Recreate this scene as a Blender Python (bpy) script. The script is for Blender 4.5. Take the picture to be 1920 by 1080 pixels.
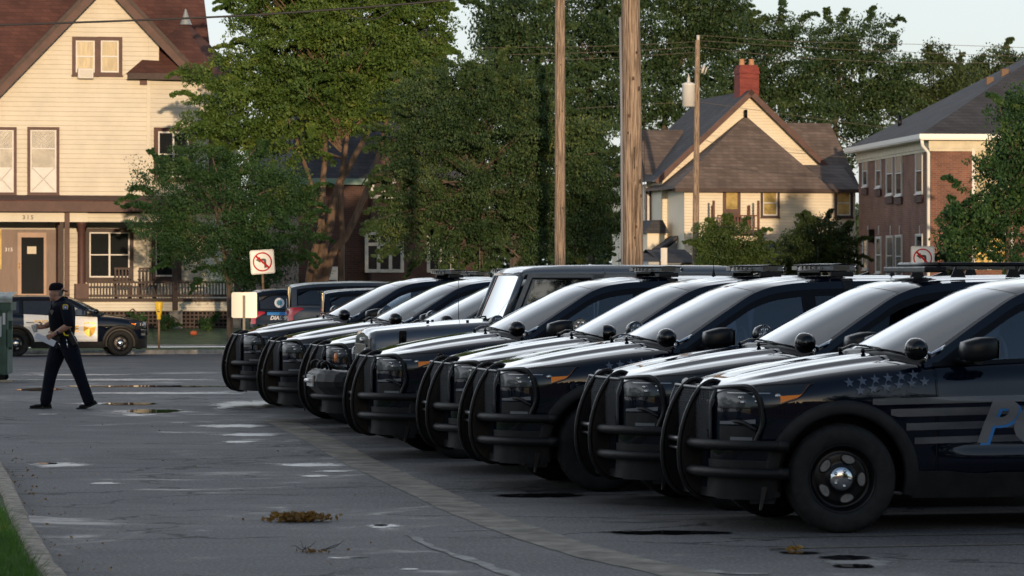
import bpy, bmesh, math, random
import numpy as np
from mathutils import Vector, Matrix, noise
from math import sin, cos, pi, radians as R, sqrt, exp

for o in list(bpy.data.objects):
    bpy.data.objects.remove(o)
scene = bpy.context.scene
C = scene.collection
random.seed(7)
rng = np.random.default_rng(11)

# ------------------------------------------------------------------ camera, sky, sun, exposure
F = 6700.0            # focal length in pixels of the 1920 wide photograph
HZ = 524.0            # row of the horizon
CH = 1.745            # camera height
cam = bpy.data.cameras.new('camera')
camo = bpy.data.objects.new('camera', cam)
C.objects.link(camo)
camo.location = (0, 0, CH)
camo.rotation_euler = (R(90), 0, 0)
cam.sensor_width = 36
cam.lens = F / 1920 * 36
cam.shift_y = (HZ - 540) / 1920
cam.clip_start = 0.5
cam.clip_end = 3000
cam.dof.use_dof = True
cam.dof.focus_distance = 42
cam.dof.aperture_fstop = 9
scene.camera = camo

SUN_AZ = 7           # degrees to the right of straight behind the camera
SUN_EL = 4.0
world = bpy.data.worlds.new('World')
scene.world = world
world.use_nodes = True
nt = world.node_tree
nt.nodes.clear()
sky = nt.nodes.new('ShaderNodeTexSky')
sky.sky_type = 'NISHITA'
sky.sun_disc = False
sky.sun_elevation = R(SUN_EL)
sd = Vector((sin(R(SUN_AZ)), -cos(R(SUN_AZ)), math.tan(R(SUN_EL)))).normalized()
sky.sun_rotation = math.atan2(sd.x, sd.y)
sky.altitude = 0
sky.air_density = 1.0
sky.dust_density = 1.0
sky.ozone_density = 2.5
bg = nt.nodes.new('ShaderNodeBackground')
bg.inputs['Strength'].default_value = 0.14
wo = nt.nodes.new('ShaderNodeOutputWorld')
# a veil of high cloud lies over the far and left side of the sky, with an unseen band brightened to whiten hoods and windshields; the sun side stays clear
def wn(t, **k):
    n = nt.nodes.new(t)
    for a, v in k.items(): setattr(n, a, v)
    return n
def wrange(src, a, b, c, d):
    n = wn('ShaderNodeMapRange', interpolation_type='SMOOTHSTEP')
    for i, v in enumerate((a, b, c, d)): n.inputs[i+1].default_value = v
    nt.links.new(src, n.inputs[0]); return n.outputs[0]
def wmath(op, a, b):
    n = wn('ShaderNodeMath', operation=op)
    for i, v in enumerate((a, b)):
        if isinstance(v, float): n.inputs[i].default_value = v
        else: nt.links.new(v, n.inputs[i])
    return n.outputs[0]
tcw = wn('ShaderNodeTexCoord'); spw = wn('ShaderNodeSeparateXYZ'); nt.links.new(tcw.outputs['Generated'], spw.inputs[0])
mpw = wn('ShaderNodeMapping'); mpw.inputs['Scale'].default_value = (1.2, 1.2, 4)
nzw = wn('ShaderNodeTexNoise'); nzw.inputs['Scale'].default_value = 1.7; nzw.inputs['Detail'].default_value = 5
nt.links.new(tcw.outputs['Generated'], mpw.inputs[0]); nt.links.new(mpw.outputs[0], nzw.inputs['Vector'])
lean = wmath('SUBTRACT', spw.outputs[1], wmath('MULTIPLY', spw.outputs[0], 0.55))
cover = wmath('MULTIPLY', wrange(lean, -0.35, 0.45, 0.10, 0.86), wrange(nzw.outputs[0], 0.3, 0.7, 0.75, 1.1))
veil = wn('ShaderNodeMix', data_type='RGBA')
nt.links.new(cover, veil.inputs[0])
glow = wmath('MULTIPLY', wrange(spw.outputs[2], 0.085, 0.22, 3.9, 9.3), wrange(spw.outputs[2], 0.26, 0.58, 1.0, 0.22))
vc = wn('ShaderNodeVectorMath', operation='SCALE'); vc.inputs[0].default_value = (0.95, 1.0, 1.06)
nt.links.new(glow, vc.inputs[3])
nt.links.new(vc.outputs[0], veil.inputs[7])
nt.links.new(sky.outputs[0], veil.inputs[6])
nt.links.new(veil.outputs[2], bg.inputs[0])
nt.links.new(bg.outputs[0], wo.inputs[0])
sun = bpy.data.lights.new('sun', 'SUN')
sun.energy = 2.0
sun.angle = R(0.5)
sun.color = (1.0, 0.73, 0.47)
suno = bpy.data.objects.new('sun', sun)
C.objects.link(suno)
suno.rotation_euler = sd.to_track_quat('Z', 'Y').to_euler()
scene.view_settings.view_transform = 'Standard'
scene.view_settings.look = 'None'
scene.view_settings.gamma = 1
scene.view_settings.exposure = 0.92

# ------------------------------------------------------------------ materials
MATS = {}
def new_mat(name):
    m = bpy.data.materials.new(name)
    m.use_nodes = True
    m.node_tree.nodes.clear()
    out = m.node_tree.nodes.new('ShaderNodeOutputMaterial')
    return m, m.node_tree, out

def pr(name, col, rough=0.6, metal=0.0, coat=0.0, var=0.0, vscale=3.0, bump=0.0, bscale=40.0, spec=0.5,
       trans=0.0, emit=None, estr=0.0, col2=None, stretch=None, rvar=0.0, sss=0.0, coat_rough=0.03):
    """principled material with optional noise variation in colour, roughness and relief"""
    if name in MATS:
        return MATS[name]
    m, t, out = new_mat(name)
    p = t.nodes.new('ShaderNodeBsdfPrincipled')
    p.inputs['Base Color'].default_value = (*col, 1)
    p.inputs['Roughness'].default_value = rough
    p.inputs['Metallic'].default_value = metal
    p.inputs['Coat Weight'].default_value = coat
    p.inputs['Coat Roughness'].default_value = coat_rough
    p.inputs['Specular IOR Level'].default_value = spec
    p.inputs['Transmission Weight'].default_value = trans
    if emit:
        p.inputs['Emission Color'].default_value = (*emit, 1)
        p.inputs['Emission Strength'].default_value = estr
    t.links.new(p.outputs[0], out.inputs[0])
    tc = None
    if var or bump or col2 or rvar:
        tc = t.nodes.new('ShaderNodeTexCoord')
        mp = t.nodes.new('ShaderNodeMapping')
        if stretch:
            mp.inputs['Scale'].default_value = stretch
        t.links.new(tc.outputs['Object'], mp.inputs[0])
    if var or col2 or rvar:
        n = t.nodes.new('ShaderNodeTexNoise')
        n.inputs['Scale'].default_value = vscale
        n.inputs['Detail'].default_value = 6
        n.inputs['Roughness'].default_value = 0.62
        t.links.new(mp.outputs[0], n.inputs['Vector'])
        rp = t.nodes.new('ShaderNodeValToRGB')
        a = tuple(max(0, c * (1 - var)) for c in col)
        b = col2 if col2 else tuple(min(1, c * (1 + var)) for c in col)
        rp.color_ramp.elements[0].position = 0.36
        rp.color_ramp.elements[1].position = 0.64
        rp.color_ramp.elements[0].color = (*a, 1)
        rp.color_ramp.elements[1].color = (*b, 1)
        t.links.new(n.outputs['Fac'], rp.inputs[0])
        t.links.new(rp.outputs[0], p.inputs['Base Color'])
        if rvar:
            mr = t.nodes.new('ShaderNodeMapRange')
            mr.inputs[1].default_value = 0.3
            mr.inputs[2].default_value = 0.7
            mr.inputs[3].default_value = max(0.02, rough - rvar)
            mr.inputs[4].default_value = min(1, rough + rvar)
            t.links.new(n.outputs['Fac'], mr.inputs[0])
            t.links.new(mr.outputs[0], p.inputs['Roughness'])
    if bump:
        nb = t.nodes.new('ShaderNodeTexNoise')
        nb.inputs['Scale'].default_value = bscale
        nb.inputs['Detail'].default_value = 3
        t.links.new(mp.outputs[0], nb.inputs['Vector'])
        bp = t.nodes.new('ShaderNodeBump')
        bp.inputs['Strength'].default_value = bump
        bp.inputs['Distance'].default_value = 0.01
        t.links.new(nb.outputs['Fac'], bp.inputs['Height'])
        t.links.new(bp.outputs[0], p.inputs['Normal'])
    MATS[name] = m
    return m

def glass_mat(name, tint=(0.55, 0.6, 0.62), dark=0.35, rough=0.02, ior=1.5):
    """thin pane: fresnel reflection over a tinted see-through sheet"""
    if name in MATS:
        return MATS[name]
    m, t, out = new_mat(name)
    fr = t.nodes.new('ShaderNodeFresnel'); fr.inputs[0].default_value = ior
    gl = t.nodes.new('ShaderNodeBsdfGlossy'); gl.inputs['Roughness'].default_value = rough
    gl.inputs['Color'].default_value = (0.95, 0.97, 1, 1)
    tr = t.nodes.new('ShaderNodeBsdfTransparent'); tr.inputs[0].default_value = (*tint, 1)
    df = t.nodes.new('ShaderNodeBsdfDiffuse'); df.inputs[0].default_value = (0.02, 0.022, 0.025, 1)
    mx = t.nodes.new('ShaderNodeMixShader'); mx.inputs[0].default_value = dark
    t.links.new(tr.outputs[0], mx.inputs[1]); t.links.new(df.outputs[0], mx.inputs[2])
    mr = t.nodes.new('ShaderNodeMapRange')
    mr.inputs[1].default_value = 0.0; mr.inputs[2].default_value = 1.0
    mr.inputs[3].default_value = 0.03; mr.inputs[4].default_value = 1.0
    t.links.new(fr.outputs[0], mr.inputs[0])
    m2 = t.nodes.new('ShaderNodeMixShader')
    t.links.new(mr.outputs[0], m2.inputs[0])
    t.links.new(mx.outputs[0], m2.inputs[1]); t.links.new(gl.outputs[0], m2.inputs[2])
    t.links.new(m2.outputs[0], out.inputs[0])
    MATS[name] = m
    return m

def brick_mat(name, c1, c2, mortar, scale=1.0, bw=0.22, bh=0.075, off=(0, 0, 0), rough=0.85, ax='XZ', msize=0.012, bump=0.25):
    if name in MATS:
        return MATS[name]
    m, t, out = new_mat(name)
    p = t.nodes.new('ShaderNodeBsdfPrincipled')
    p.inputs['Roughness'].default_value = rough
    tc = t.nodes.new('ShaderNodeTexCoord')
    sp = t.nodes.new('ShaderNodeSeparateXYZ')
    cb = t.nodes.new('ShaderNodeCombineXYZ')
    t.links.new(tc.outputs['Object'], sp.inputs[0])
    if ax == 'XZ':      # walls along x and y alike
        ad = t.nodes.new('ShaderNodeMath'); ad.operation = 'ADD'
        t.links.new(sp.outputs[0], ad.inputs[0]); t.links.new(sp.outputs[1], ad.inputs[1])
        t.links.new(ad.outputs[0], cb.inputs[0]); t.links.new(sp.outputs[2], cb.inputs[1])
    else:
        t.links.new(sp.outputs[0], cb.inputs[0]); t.links.new(sp.outputs[2], cb.inputs[1])
    b = t.nodes.new('ShaderNodeTexBrick')
    b.inputs['Color1'].default_value = (*c1, 1)
    b.inputs['Color2'].default_value = (*c2, 1)
    b.inputs['Mortar'].default_value = (*mortar, 1)
    b.inputs['Scale'].default_value = scale
    b.inputs['Mortar Size'].default_value = msize
    b.inputs['Bias'].default_value = 0.0
    b.inputs['Brick Width'].default_value = bw
    b.inputs['Row Height'].default_value = bh
    t.links.new(cb.outputs[0], b.inputs['Vector'])
    n = t.nodes.new('ShaderNodeTexNoise'); n.inputs['Scale'].default_value = 0.9; n.inputs['Detail'].default_value = 6
    t.links.new(tc.outputs['Object'], n.inputs['Vector'])
    mr = t.nodes.new('ShaderNodeMapRange'); mr.inputs[1].default_value = 0.3; mr.inputs[2].default_value = 0.7
    mr.inputs[3].default_value = 0.72; mr.inputs[4].default_value = 1.25
    t.links.new(n.outputs['Fac'], mr.inputs[0])
    mu = t.nodes.new('ShaderNodeMix'); mu.data_type = 'RGBA'; mu.blend_type = 'MULTIPLY'; mu.inputs[0].default_value = 1
    t.links.new(b.outputs['Color'], mu.inputs[6]); t.links.new(mr.outputs[0], mu.inputs[7])
    t.links.new(mu.outputs[2], p.inputs['Base Color'])
    bp = t.nodes.new('ShaderNodeBump'); bp.inputs['Strength'].default_value = bump; bp.inputs['Distance'].default_value = 0.01
    bp.invert = True
    t.links.new(b.outputs['Fac'], bp.inputs['Height']); t.links.new(bp.outputs[0], p.inputs['Normal'])
    t.links.new(p.outputs[0], out.inputs[0])
    MATS[name] = m
    return m

def leaf_mat(name, c1, c2, c3=None, scale=0.8):
    if name in MATS:
        return MATS[name]
    m, t, out = new_mat(name)
    tc = t.nodes.new('ShaderNodeTexCoord')
    n = t.nodes.new('ShaderNodeTexNoise'); n.inputs['Scale'].default_value = scale; n.inputs['Detail'].default_value = 2
    wn = t.nodes.new('ShaderNodeTexNoise'); wn.inputs['Scale'].default_value = 2.2; wn.inputs['Detail'].default_value = 1
    t.links.new(tc.outputs['Object'], n.inputs['Vector']); t.links.new(tc.outputs['Object'], wn.inputs['Vector'])
    ad = t.nodes.new('ShaderNodeMath'); ad.operation = 'ADD'
    t.links.new(n.outputs['Fac'], ad.inputs[0]); t.links.new(wn.outputs['Fac'], ad.inputs[1])
    ml = t.nodes.new('ShaderNodeMath'); ml.operation = 'MULTIPLY'; ml.inputs[1].default_value = 0.5
    t.links.new(ad.outputs[0], ml.inputs[0])
    rp = t.nodes.new('ShaderNodeValToRGB')
    rp.color_ramp.elements[0].position = 0.4; rp.color_ramp.elements[0].color = (*c1, 1)
    rp.color_ramp.elements[1].position = 0.58; rp.color_ramp.elements[1].color = (*c2, 1)
    if c3:
        e = rp.color_ramp.elements.new(0.66); e.color = (*c3, 1)
    t.links.new(ml.outputs[0], rp.inputs[0])
    d = t.nodes.new('ShaderNodeBsdfPrincipled'); d.inputs['Roughness'].default_value = 0.55
    d.inputs['Specular IOR Level'].default_value = 0.3
    tl = t.nodes.new('ShaderNodeBsdfTranslucent')
    t.links.new(rp.outputs[0], d.inputs['Base Color']); t.links.new(rp.outputs[0], tl.inputs[0])
    mx = t.nodes.new('ShaderNodeMixShader'); mx.inputs[0].default_value = 0.3
    t.links.new(d.outputs[0], mx.inputs[1]); t.links.new(tl.outputs[0], mx.inputs[2])
    t.links.new(mx.outputs[0], out.inputs[0])
    MATS[name] = m
    return m

# ------------------------------------------------------------------ mesh builder
class MB:
    def __init__(s):
        s.v = []; s.f = []; s.mi = []; s.sm = []
    def add(s, vs, fs, mi=0, smooth=False):
        b = len(s.v)
        s.v += [tuple(p) for p in vs]
        for q in fs:
            s.f.append(tuple(b + i for i in q)); s.mi.append(mi); s.sm.append(smooth)
        return s
    def box(s, x0, x1, y0, y1, z0, z1, mi=0, M=None, bev=0.0):
        if x0 > x1: x0, x1 = x1, x0
        if y0 > y1: y0, y1 = y1, y0
        if z0 > z1: z0, z1 = z1, z0
        if bev:
            b = min(bev, (x1-x0)*.45, (y1-y0)*.45, (z1-z0)*.45)
            vs = []; 
            bm = bmesh.new()
            bmesh.ops.create_cube(bm, size=1)
            for v in bm.verts:
                v.co = Vector(((x0+x1)/2 + v.co.x*(x1-x0), (y0+y1)/2 + v.co.y*(y1-y0), (z0+z1)/2 + v.co.z*(z1-z0)))
            bmesh.ops.bevel(bm, geom=bm.edges[:], offset=b, segments=2, profile=0.5, affect='EDGES')
            bm.verts.index_update()
            vs = [v.co.copy() for v in bm.verts]
            fs = [[v.index for v in f.verts] for f in bm.faces]
            bm.free()
            if M: vs = [M @ v for v in vs]
            return s.add(vs, fs, mi, False)
        vs = [Vector(p) for p in ((x0,y0,z0),(x1,y0,z0),(x1,y1,z0),(x0,y1,z0),(x0,y0,z1),(x1,y0,z1),(x1,y1,z1),(x0,y1,z1))]
        if M: vs = [M @ v for v in vs]
        return s.add(vs, [(0,3,2,1),(4,5,6,7),(0,1,5,4),(1,2,6,5),(2,3,7,6),(3,0,4,7)], mi)
    def tube(s, pts, r, seg=8, mi=0, cap=True, smooth=True, flat=1.0):
        pts = [Vector(p) for p in pts]
        n = len(pts)
        rs = r if isinstance(r, (list, tuple)) else [r] * n
        vs = []; up = Vector((0, 0, 1)); prev = None
        for i, p in enumerate(pts):
            d = (pts[min(i+1, n-1)] - pts[max(i-1, 0)])
            if d.length < 1e-9: d = Vector((0,0,1))
            d.normalize()
            if prev is None:
                a = d.cross(up)
                if a.length < 0.05: a = d.cross(Vector((1, 0, 0)))
            else:
                a = prev - d * prev.dot(d)
                if a.length < 1e-6: a = d.cross(up)
            a.normalize(); prev = a
            b = d.cross(a)
            for k in range(seg):
                t = 2*pi*k/seg
                vs.append(p + a*cos(t)*rs[i] + b*sin(t)*rs[i]*flat)
        fs = []
        for i in range(n-1):
            for k in range(seg):
                k2 = (k+1) % seg
                fs.append((i*seg+k, i*seg+k2, (i+1)*seg+k2, (i+1)*seg+k))
        s.add(vs, fs, mi, smooth)
        if cap:
            b = len(s.v) - len(vs)
            s.f.append(tuple(b+k for k in reversed(range(seg)))); s.mi.append(mi); s.sm.append(False)
            s.f.append(tuple(b+(n-1)*seg+k for k in range(seg))); s.mi.append(mi); s.sm.append(False)
        return s
    def lathe(s, prof, axis='Z', seg=24, c=(0,0,0), mi=0, smooth=True, a0=0, a1=2*pi):
        """prof: (radius, along-axis)"""
        vs = []; full = abs(a1-a0-2*pi) < 1e-6
        m = seg if full else seg+1
        for (r, h) in prof:
            for k in range(m):
                t = a0 + (a1-a0)*k/seg
                u, w = r*cos(t), r*sin(t)
                if axis == 'Z': q = (u, w, h)
                elif axis == 'Y': q = (u, h, w)
                else: q = (h, u, w)
                vs.append((q[0]+c[0], q[1]+c[1], q[2]+c[2]))
        fs = []
        for i in range(len(prof)-1):
            for k in range(seg):
                k2 = (k+1) % m if full else k+1
                fs.append((i*m+k, i*m+k2, (i+1)*m+k2, (i+1)*m+k))
        return s.add(vs, fs, mi, smooth)
    def ball(s, c, r, seg=16, mi=0, sc=(1,1,1), M=None):
        vs = []; n = max(6, seg//2)
        for i in range(n+1):
            a = pi*i/n
            for k in range(seg):
                t = 2*pi*k/seg
                v = Vector((r*sin(a)*cos(t)*sc[0], r*sin(a)*sin(t)*sc[1], r*cos(a)*sc[2]))
                if M: v = M @ v
                vs.append(v + Vector(c))
        fs = []
        for i in range(n):
            for k in range(seg):
                k2 = (k+1) % seg
                fs.append((i*seg+k, (i+1)*seg+k, (i+1)*seg+k2, i*seg+k2))
        return s.add(vs, fs, mi, True)
    def grid(s, P, mi=0, smooth=True, closed=False):
        """P: rows of points"""
        n, m = len(P), len(P[0])
        vs = [p for row in P for p in row]
        fs = []
        for i in range(n-1):
            for j in range(m if closed else m-1):
                j2 = (j+1) % m
                fs.append((i*m+j, i*m+j2, (i+1)*m+j2, (i+1)*m+j))
        return s.add(vs, fs, mi, smooth)
    def prism(s, poly, a, b, plane='XZ', mi=0, M=None):
        """extrude a 2d outline between a and b along the third axis"""
        def q(p, h):
            v = Vector((p[0], h, p[1])) if plane == 'XZ' else (Vector((h, p[0], p[1])) if plane == 'YZ' else Vector((p[0], p[1], h)))
            return M @ v if M else v
        n = len(poly)
        vs = [q(p, a) for p in poly] + [q(p, b) for p in poly]
        fs = [tuple(range(n)), tuple(reversed(range(n, 2*n)))]
        fs += [(i, n+i, n+(i+1) % n, (i+1) % n) for i in range(n)]
        return s.add(vs, fs, mi)
    def build(s, name, mat, parent=None, col=None):
        me = bpy.data.meshes.new(name)
        me.from_pydata([tuple(v) for v in s.v], [], s.f)
        mats = mat if isinstance(mat, (list, tuple)) else [mat]
        for m in mats: me.materials.append(m)
        me.polygons.foreach_set('material_index', s.mi)
        me.polygons.foreach_set('use_smooth', s.sm)
        me.update()
        bm = bmesh.new(); bm.from_mesh(me)
        bmesh.ops.recalc_face_normals(bm, faces=bm.faces)
        bm.to_mesh(me); bm.free()
        o = bpy.data.objects.new(name, me)
        C.objects.link(o)
        if parent: o.parent = parent
        return o

def tag(o, label=None, cat=None, group=None, kind=None):
    if label: o['label'] = label
    if cat: o['category'] = cat
    if group: o['group'] = group
    if kind: o['kind'] = kind
    return o
def thing(name, label, cat, loc=(0,0,0), rz=0.0, group=None):
    o = bpy.data.objects.new(name, None)
    C.objects.link(o)
    o.location = loc; o.rotation_euler = (0, 0, rz)
    o.empty_display_size = 0.2
    return tag(o, label, cat, group)
def copy_tree(o, parent=None):
    c = o.copy()
    C.objects.link(c)
    if parent: c.parent = parent
    for ch in list(o.children):
        copy_tree(ch, c)
    return c
def structure(o):
    o['kind'] = 'structure'
    return o

def pchip(keys):
    xs = [k[0] for k in keys]; ys = [k[1] for k in keys]
    n = len(xs); h = [xs[i+1]-xs[i] for i in range(n-1)]; d = [(ys[i+1]-ys[i])/h[i] for i in range(n-1)]
    m = [0]*n
    m[0] = d[0]; m[-1] = d[-1]
    for i in range(1, n-1):
        if d[i-1]*d[i] > 0:
            w1 = 2*h[i]+h[i-1]; w2 = h[i]+2*h[i-1]
            m[i] = (w1+w2)/(w1/d[i-1]+w2/d[i])
    def f(x):
        if x <= xs[0]: return ys[0]
        if x >= xs[-1]: return ys[-1]
        i = 0
        while x > xs[i+1]: i += 1
        t = (x-xs[i])/h[i]
        return ((1+2*t)*(1-t)**2*ys[i] + t*(1-t)**2*h[i]*m[i] + t*t*(3-2*t)*ys[i+1] + t*t*(t-1)*h[i]*m[i+1])
    return f
def lin(a, b, n): return [a+(b-a)*i/(n-1) for i in range(n)]
def smooth(a, b, x):
    t = max(0, min(1, (x-a)/(b-a))); return t*t*(3-2*t)

def text_mesh(txt, size, shear=0.0, spacing=1.0, bold=0.0):
    """flat glyphs as (verts2d, faces)"""
    cu = bpy.data.curves.new('glyphs', 'FONT')
    cu.body = txt; cu.size = size; cu.shear = shear; cu.space_character = spacing; cu.offset = bold
    cu.resolution_u = 4
    o = bpy.data.objects.new('glyphs', cu)
    C.objects.link(o)
    dg = bpy.context.evaluated_depsgraph_get()
    me = bpy.data.meshes.new_from_object(o.evaluated_get(dg))
    bm = bmesh.new(); bm.from_mesh(me)
    bmesh.ops.triangulate(bm, faces=bm.faces)
    for _ in range(3):
        es = [e for e in bm.edges if e.calc_length() > size*.16]
        if es: bmesh.ops.subdivide_edges(bm, edges=es, cuts=1)
        bmesh.ops.triangulate(bm, faces=bm.faces)
    bm.verts.index_update()
    vs = [(v.co.x, v.co.y) for v in bm.verts]
    fs = [tuple(v.index for v in f.verts) for f in bm.faces]
    bm.free()
    bpy.data.objects.remove(o); bpy.data.curves.remove(cu); bpy.data.meshes.remove(me)
    return vs, fs

# world point from a pixel of the photograph and a distance
def at(px, py, Y):
    return Vector(((px-960)/F*Y, Y, CH-(py-HZ)/F*Y))
TH = R(12.0)          # the street grid is turned 12 degrees
UX = Vector((cos(TH), sin(TH), 0)); VY = Vector((-sin(TH), cos(TH), 0))

# lot: flat, then falling to the street; lawn rises to the house
_gz = pchip([(-60, 0), (0, 0), (56, 0), (64, -0.03), (80, -0.22), (96, -0.43), (103, -0.485), (107, -0.49)])
def ww(X, Y): return -X*sin(TH)+Y*cos(TH)
def gz(X, Y): return _gz(ww(X, Y))
def lz(X, Y): return _lz(ww(X, Y))
def ground_at(px, py, fn=None):
    fn = fn or gz
    Y = 40.0
    for _ in range(60):
        X = (px-960)/F*Y
        Y = Y*.5+.5*(CH-fn(X, Y))*F/max(8, py-HZ)
    X = (px-960)/F*Y
    return Vector((X, Y, fn(X, Y)))
_lz = pchip([(107, -0.37), (109, -0.33), (112, -0.25), (121, 0.12), (140, 0.2), (700, 0.3)])

# ------------------------------------------------------------------ shared materials
paint = pr('navy_black_paint', (0.0022, 0.0042, 0.011), rough=0.5, coat=1.0, spec=0.0, coat_rough=0.02)
paint_white = pr('white_paint', (0.78, 0.77, 0.74), rough=0.35, coat=0.8, coat_rough=0.05)
paint_grey = pr('dark_grey_paint', (0.045, 0.05, 0.058), rough=0.35, metal=0.3, coat=1.0, coat_rough=0.05)
paint_jeep = pr('slate_metallic_paint', (0.075, 0.085, 0.105), rough=0.36, metal=0.6, coat=0.8, coat_rough=0.05)
plastic = pr('black_plastic', (0.014, 0.014, 0.015), rough=0.5, spec=0.25, var=0.3, vscale=8, bump=0.1, bscale=300)
trim = pr('satin_black_trim', (0.004, 0.004, 0.005), rough=0.35, spec=0.2)
steelblk = pr('powder_coated_steel', (0.005, 0.005, 0.006), rough=0.38, spec=0.28, bump=0.15, bscale=220, rvar=0.08, vscale=14)
rubber = pr('tyre_rubber', (0.018, 0.0175, 0.017), rough=0.72, spec=0.25, var=0.25, vscale=18, bump=0.2, bscale=90)
rimblk = pr('black_steel_wheel', (0.005, 0.005, 0.006), rough=0.3, spec=0.3)
brake = pr('dull_steel', (0.20, 0.19, 0.18), rough=0.6, metal=0.2, var=0.25, vscale=30)
chrome = pr('chrome', (0.75, 0.75, 0.76), rough=0.1, metal=1.0)
ws_glass = glass_mat('windshield_glass', tint=(0.35, 0.4, 0.42), dark=0.25, ior=2.3)
side_glass = glass_mat('side_glass', tint=(0.78, 0.85, 0.90), dark=0.03, ior=1.9)
tint_glass = glass_mat('tinted_glass', tint=(0.06, 0.07, 0.08), dark=0.6)
lens = glass_mat('lamp_lens', tint=(0.75, 0.77, 0.8), dark=0.05)
amber = pr('amber_lens', (1.0, 0.26, 0.02), rough=0.4, spec=.2, coat=.3)
redlens = pr('red_lens', (0.35, 0.012, 0.015), rough=0.15, coat=1)
led = pr('led_optics', (0.55, 0.55, 0.55), rough=0.18, metal=0.85)
interior = pr('cabin_trim', (0.03, 0.032, 0.036), rough=0.7)
seatcloth = pr('seat_cloth', (0.10, 0.11, 0.13), rough=0.85)
star_m = pr('grey_decal', (0.075, 0.088, 0.12), rough=0.5, coat=0.9, spec=.2, coat_rough=.03)
stripe_m = pr('grey_stripe_decal', (0.04, 0.042, 0.05), rough=0.5, col2=(0.12, 0.115, 0.115), vscale=1.3, stretch=(1, 1, 3), coat=1, spec=.2, coat_rough=.02)
blue_m = pr('blue_decal', (0.03, 0.20, 0.52), rough=0.35, coat=0.6)
letter_m = pr('grey_letter_decal', (0.17, 0.17, 0.175), rough=0.5, coat=0.7, spec=.2)
white_decal = pr('white_decal', (0.7, 0.7, 0.72), rough=0.4)
gold_m = pr('gold_reflective_decal', (0.62, 0.36, 0.06), rough=0.35, metal=0.35)

# ------------------------------------------------------------------ the patrol SUV, x runs back from the front axle
WBASE = 3.025
Wf = pchip([(-.83, .42), (-.80, .58), (-.74, .70), (-.66, .80), (-.52, .885), (-.3, .945), (0, .975), (.6, .985),
            (2, .995), (3.2, .985), (3.6, .965), (3.95, .91), (4.07, .84), (4.12, .74)])
ZB = pchip([(-.83, .30), (-.78, .25), (-.5, .22), (0, .24), (.6, .245), (2.4, .245), (3.4, .26), (3.8, .32), (4.12, .40)])
ZE = pchip([(-.83, .91), (-.80, .955), (-.74, .985), (-.6, 1.012), (-.4, 1.04), (0, 1.095), (.35, 1.135), (.6, 1.155),
            (1.0, 1.172), (2, 1.205), (3, 1.245), (3.7, 1.27), (3.98, 1.27), (4.08, 1.22), (4.12, 1.12)])
G1 = pchip([(.2, .93), (.30, .955), (.42, .982), (.50, 1.0), (.545, .992), (.62, .972), (.74, .972), (.84, .994), (.89, 1.0),
            (.94, .990), (1.04, .968), (1.3, .93)])
G0 = pchip([(.2, .93), (.35, .968), (.55, .99), (.75, 1.0), (.9, .996), (1.0, .98), (1.3, .94)])
RA = 0.452
ARCHES = (0.0, WBASE)
def zbot(x):
    z = ZB(x)
    for xc in ARCHES:
        if abs(x-xc) < RA:
            z = max(z, .375 + sqrt(max(0, RA*RA-(x-xc)**2)))
    return z
def side(x, z):
    """half width of the lower body at x, z"""
    k = smooth(.45, .95, x) * (1 - smooth(3.5, 3.9, x))
    g = G1(z)*k + G0(z)*(1-k)
    ze = ZE(x)
    t = (z-(ze-.13))/.13
    if t > 0: g -= .075*t*t
    return Wf(x)*g
def hood_z(x, y):
    """top surface of the bonnet"""
    ye = side(x, ZE(x)); u = min(1, abs(y)/ye)
    cr = pchip_crown(x)
    z = ZE(x) + cr*(1-u**2.4)
    k = smooth(-.72, -.35, x)
    z += .013*k*exp(-((u-.60)/.07)**2) - .008*k*exp(-((u-.72)/.05)**2) + .008*k*exp(-((u-.30)/.10)**2)
    return z
pchip_crown = pchip([(-.83, .005), (-.78, .02), (-.6, .045), (0, .078), (.35, .085), (.62, .075)])
# roof edge / pillar line: x -> z ; half width follows from the height
EZ = pchip([(.59, 1.158), (.80, 1.296), (1.1, 1.484), (1.38, 1.640), (1.55, 1.690), (1.85, 1.722), (2.6, 1.735), (3.4, 1.715), (3.9, 1.67), (4.03, 1.64)])
def gy(x, z):
    """half width of the cabin side"""
    t = (z-1.16)
    return (.893 - .40*t - .12*t*t) * (1 - .07*smooth(2.9, 4.1, x))
WT = lambda x: min(EZ(x) - .115, 1.612 - .02*smooth(2.6, 3.9, x)*2)
STX = sorted(set([round(v, 4) for v in
      [-.83, -.825, -.815, -.80, -.785, -.765, -.74, -.71, -.68, -.64, -.60, -.55, -.50, -.47] +
      [xc+s*RA*cos(pi/2*i/16) for xc in ARCHES for s in (-1, 1) for i in range(17)] +
      [xc+s*(RA+.0008) for xc in ARCHES for s in (-1, 1)] +
      lin(.5, 2.55, 26) + lin(3.5, 3.95, 7) + [4.0, 4.04, 4.07, 4.095, 4.11, 4.12]]))

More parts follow.
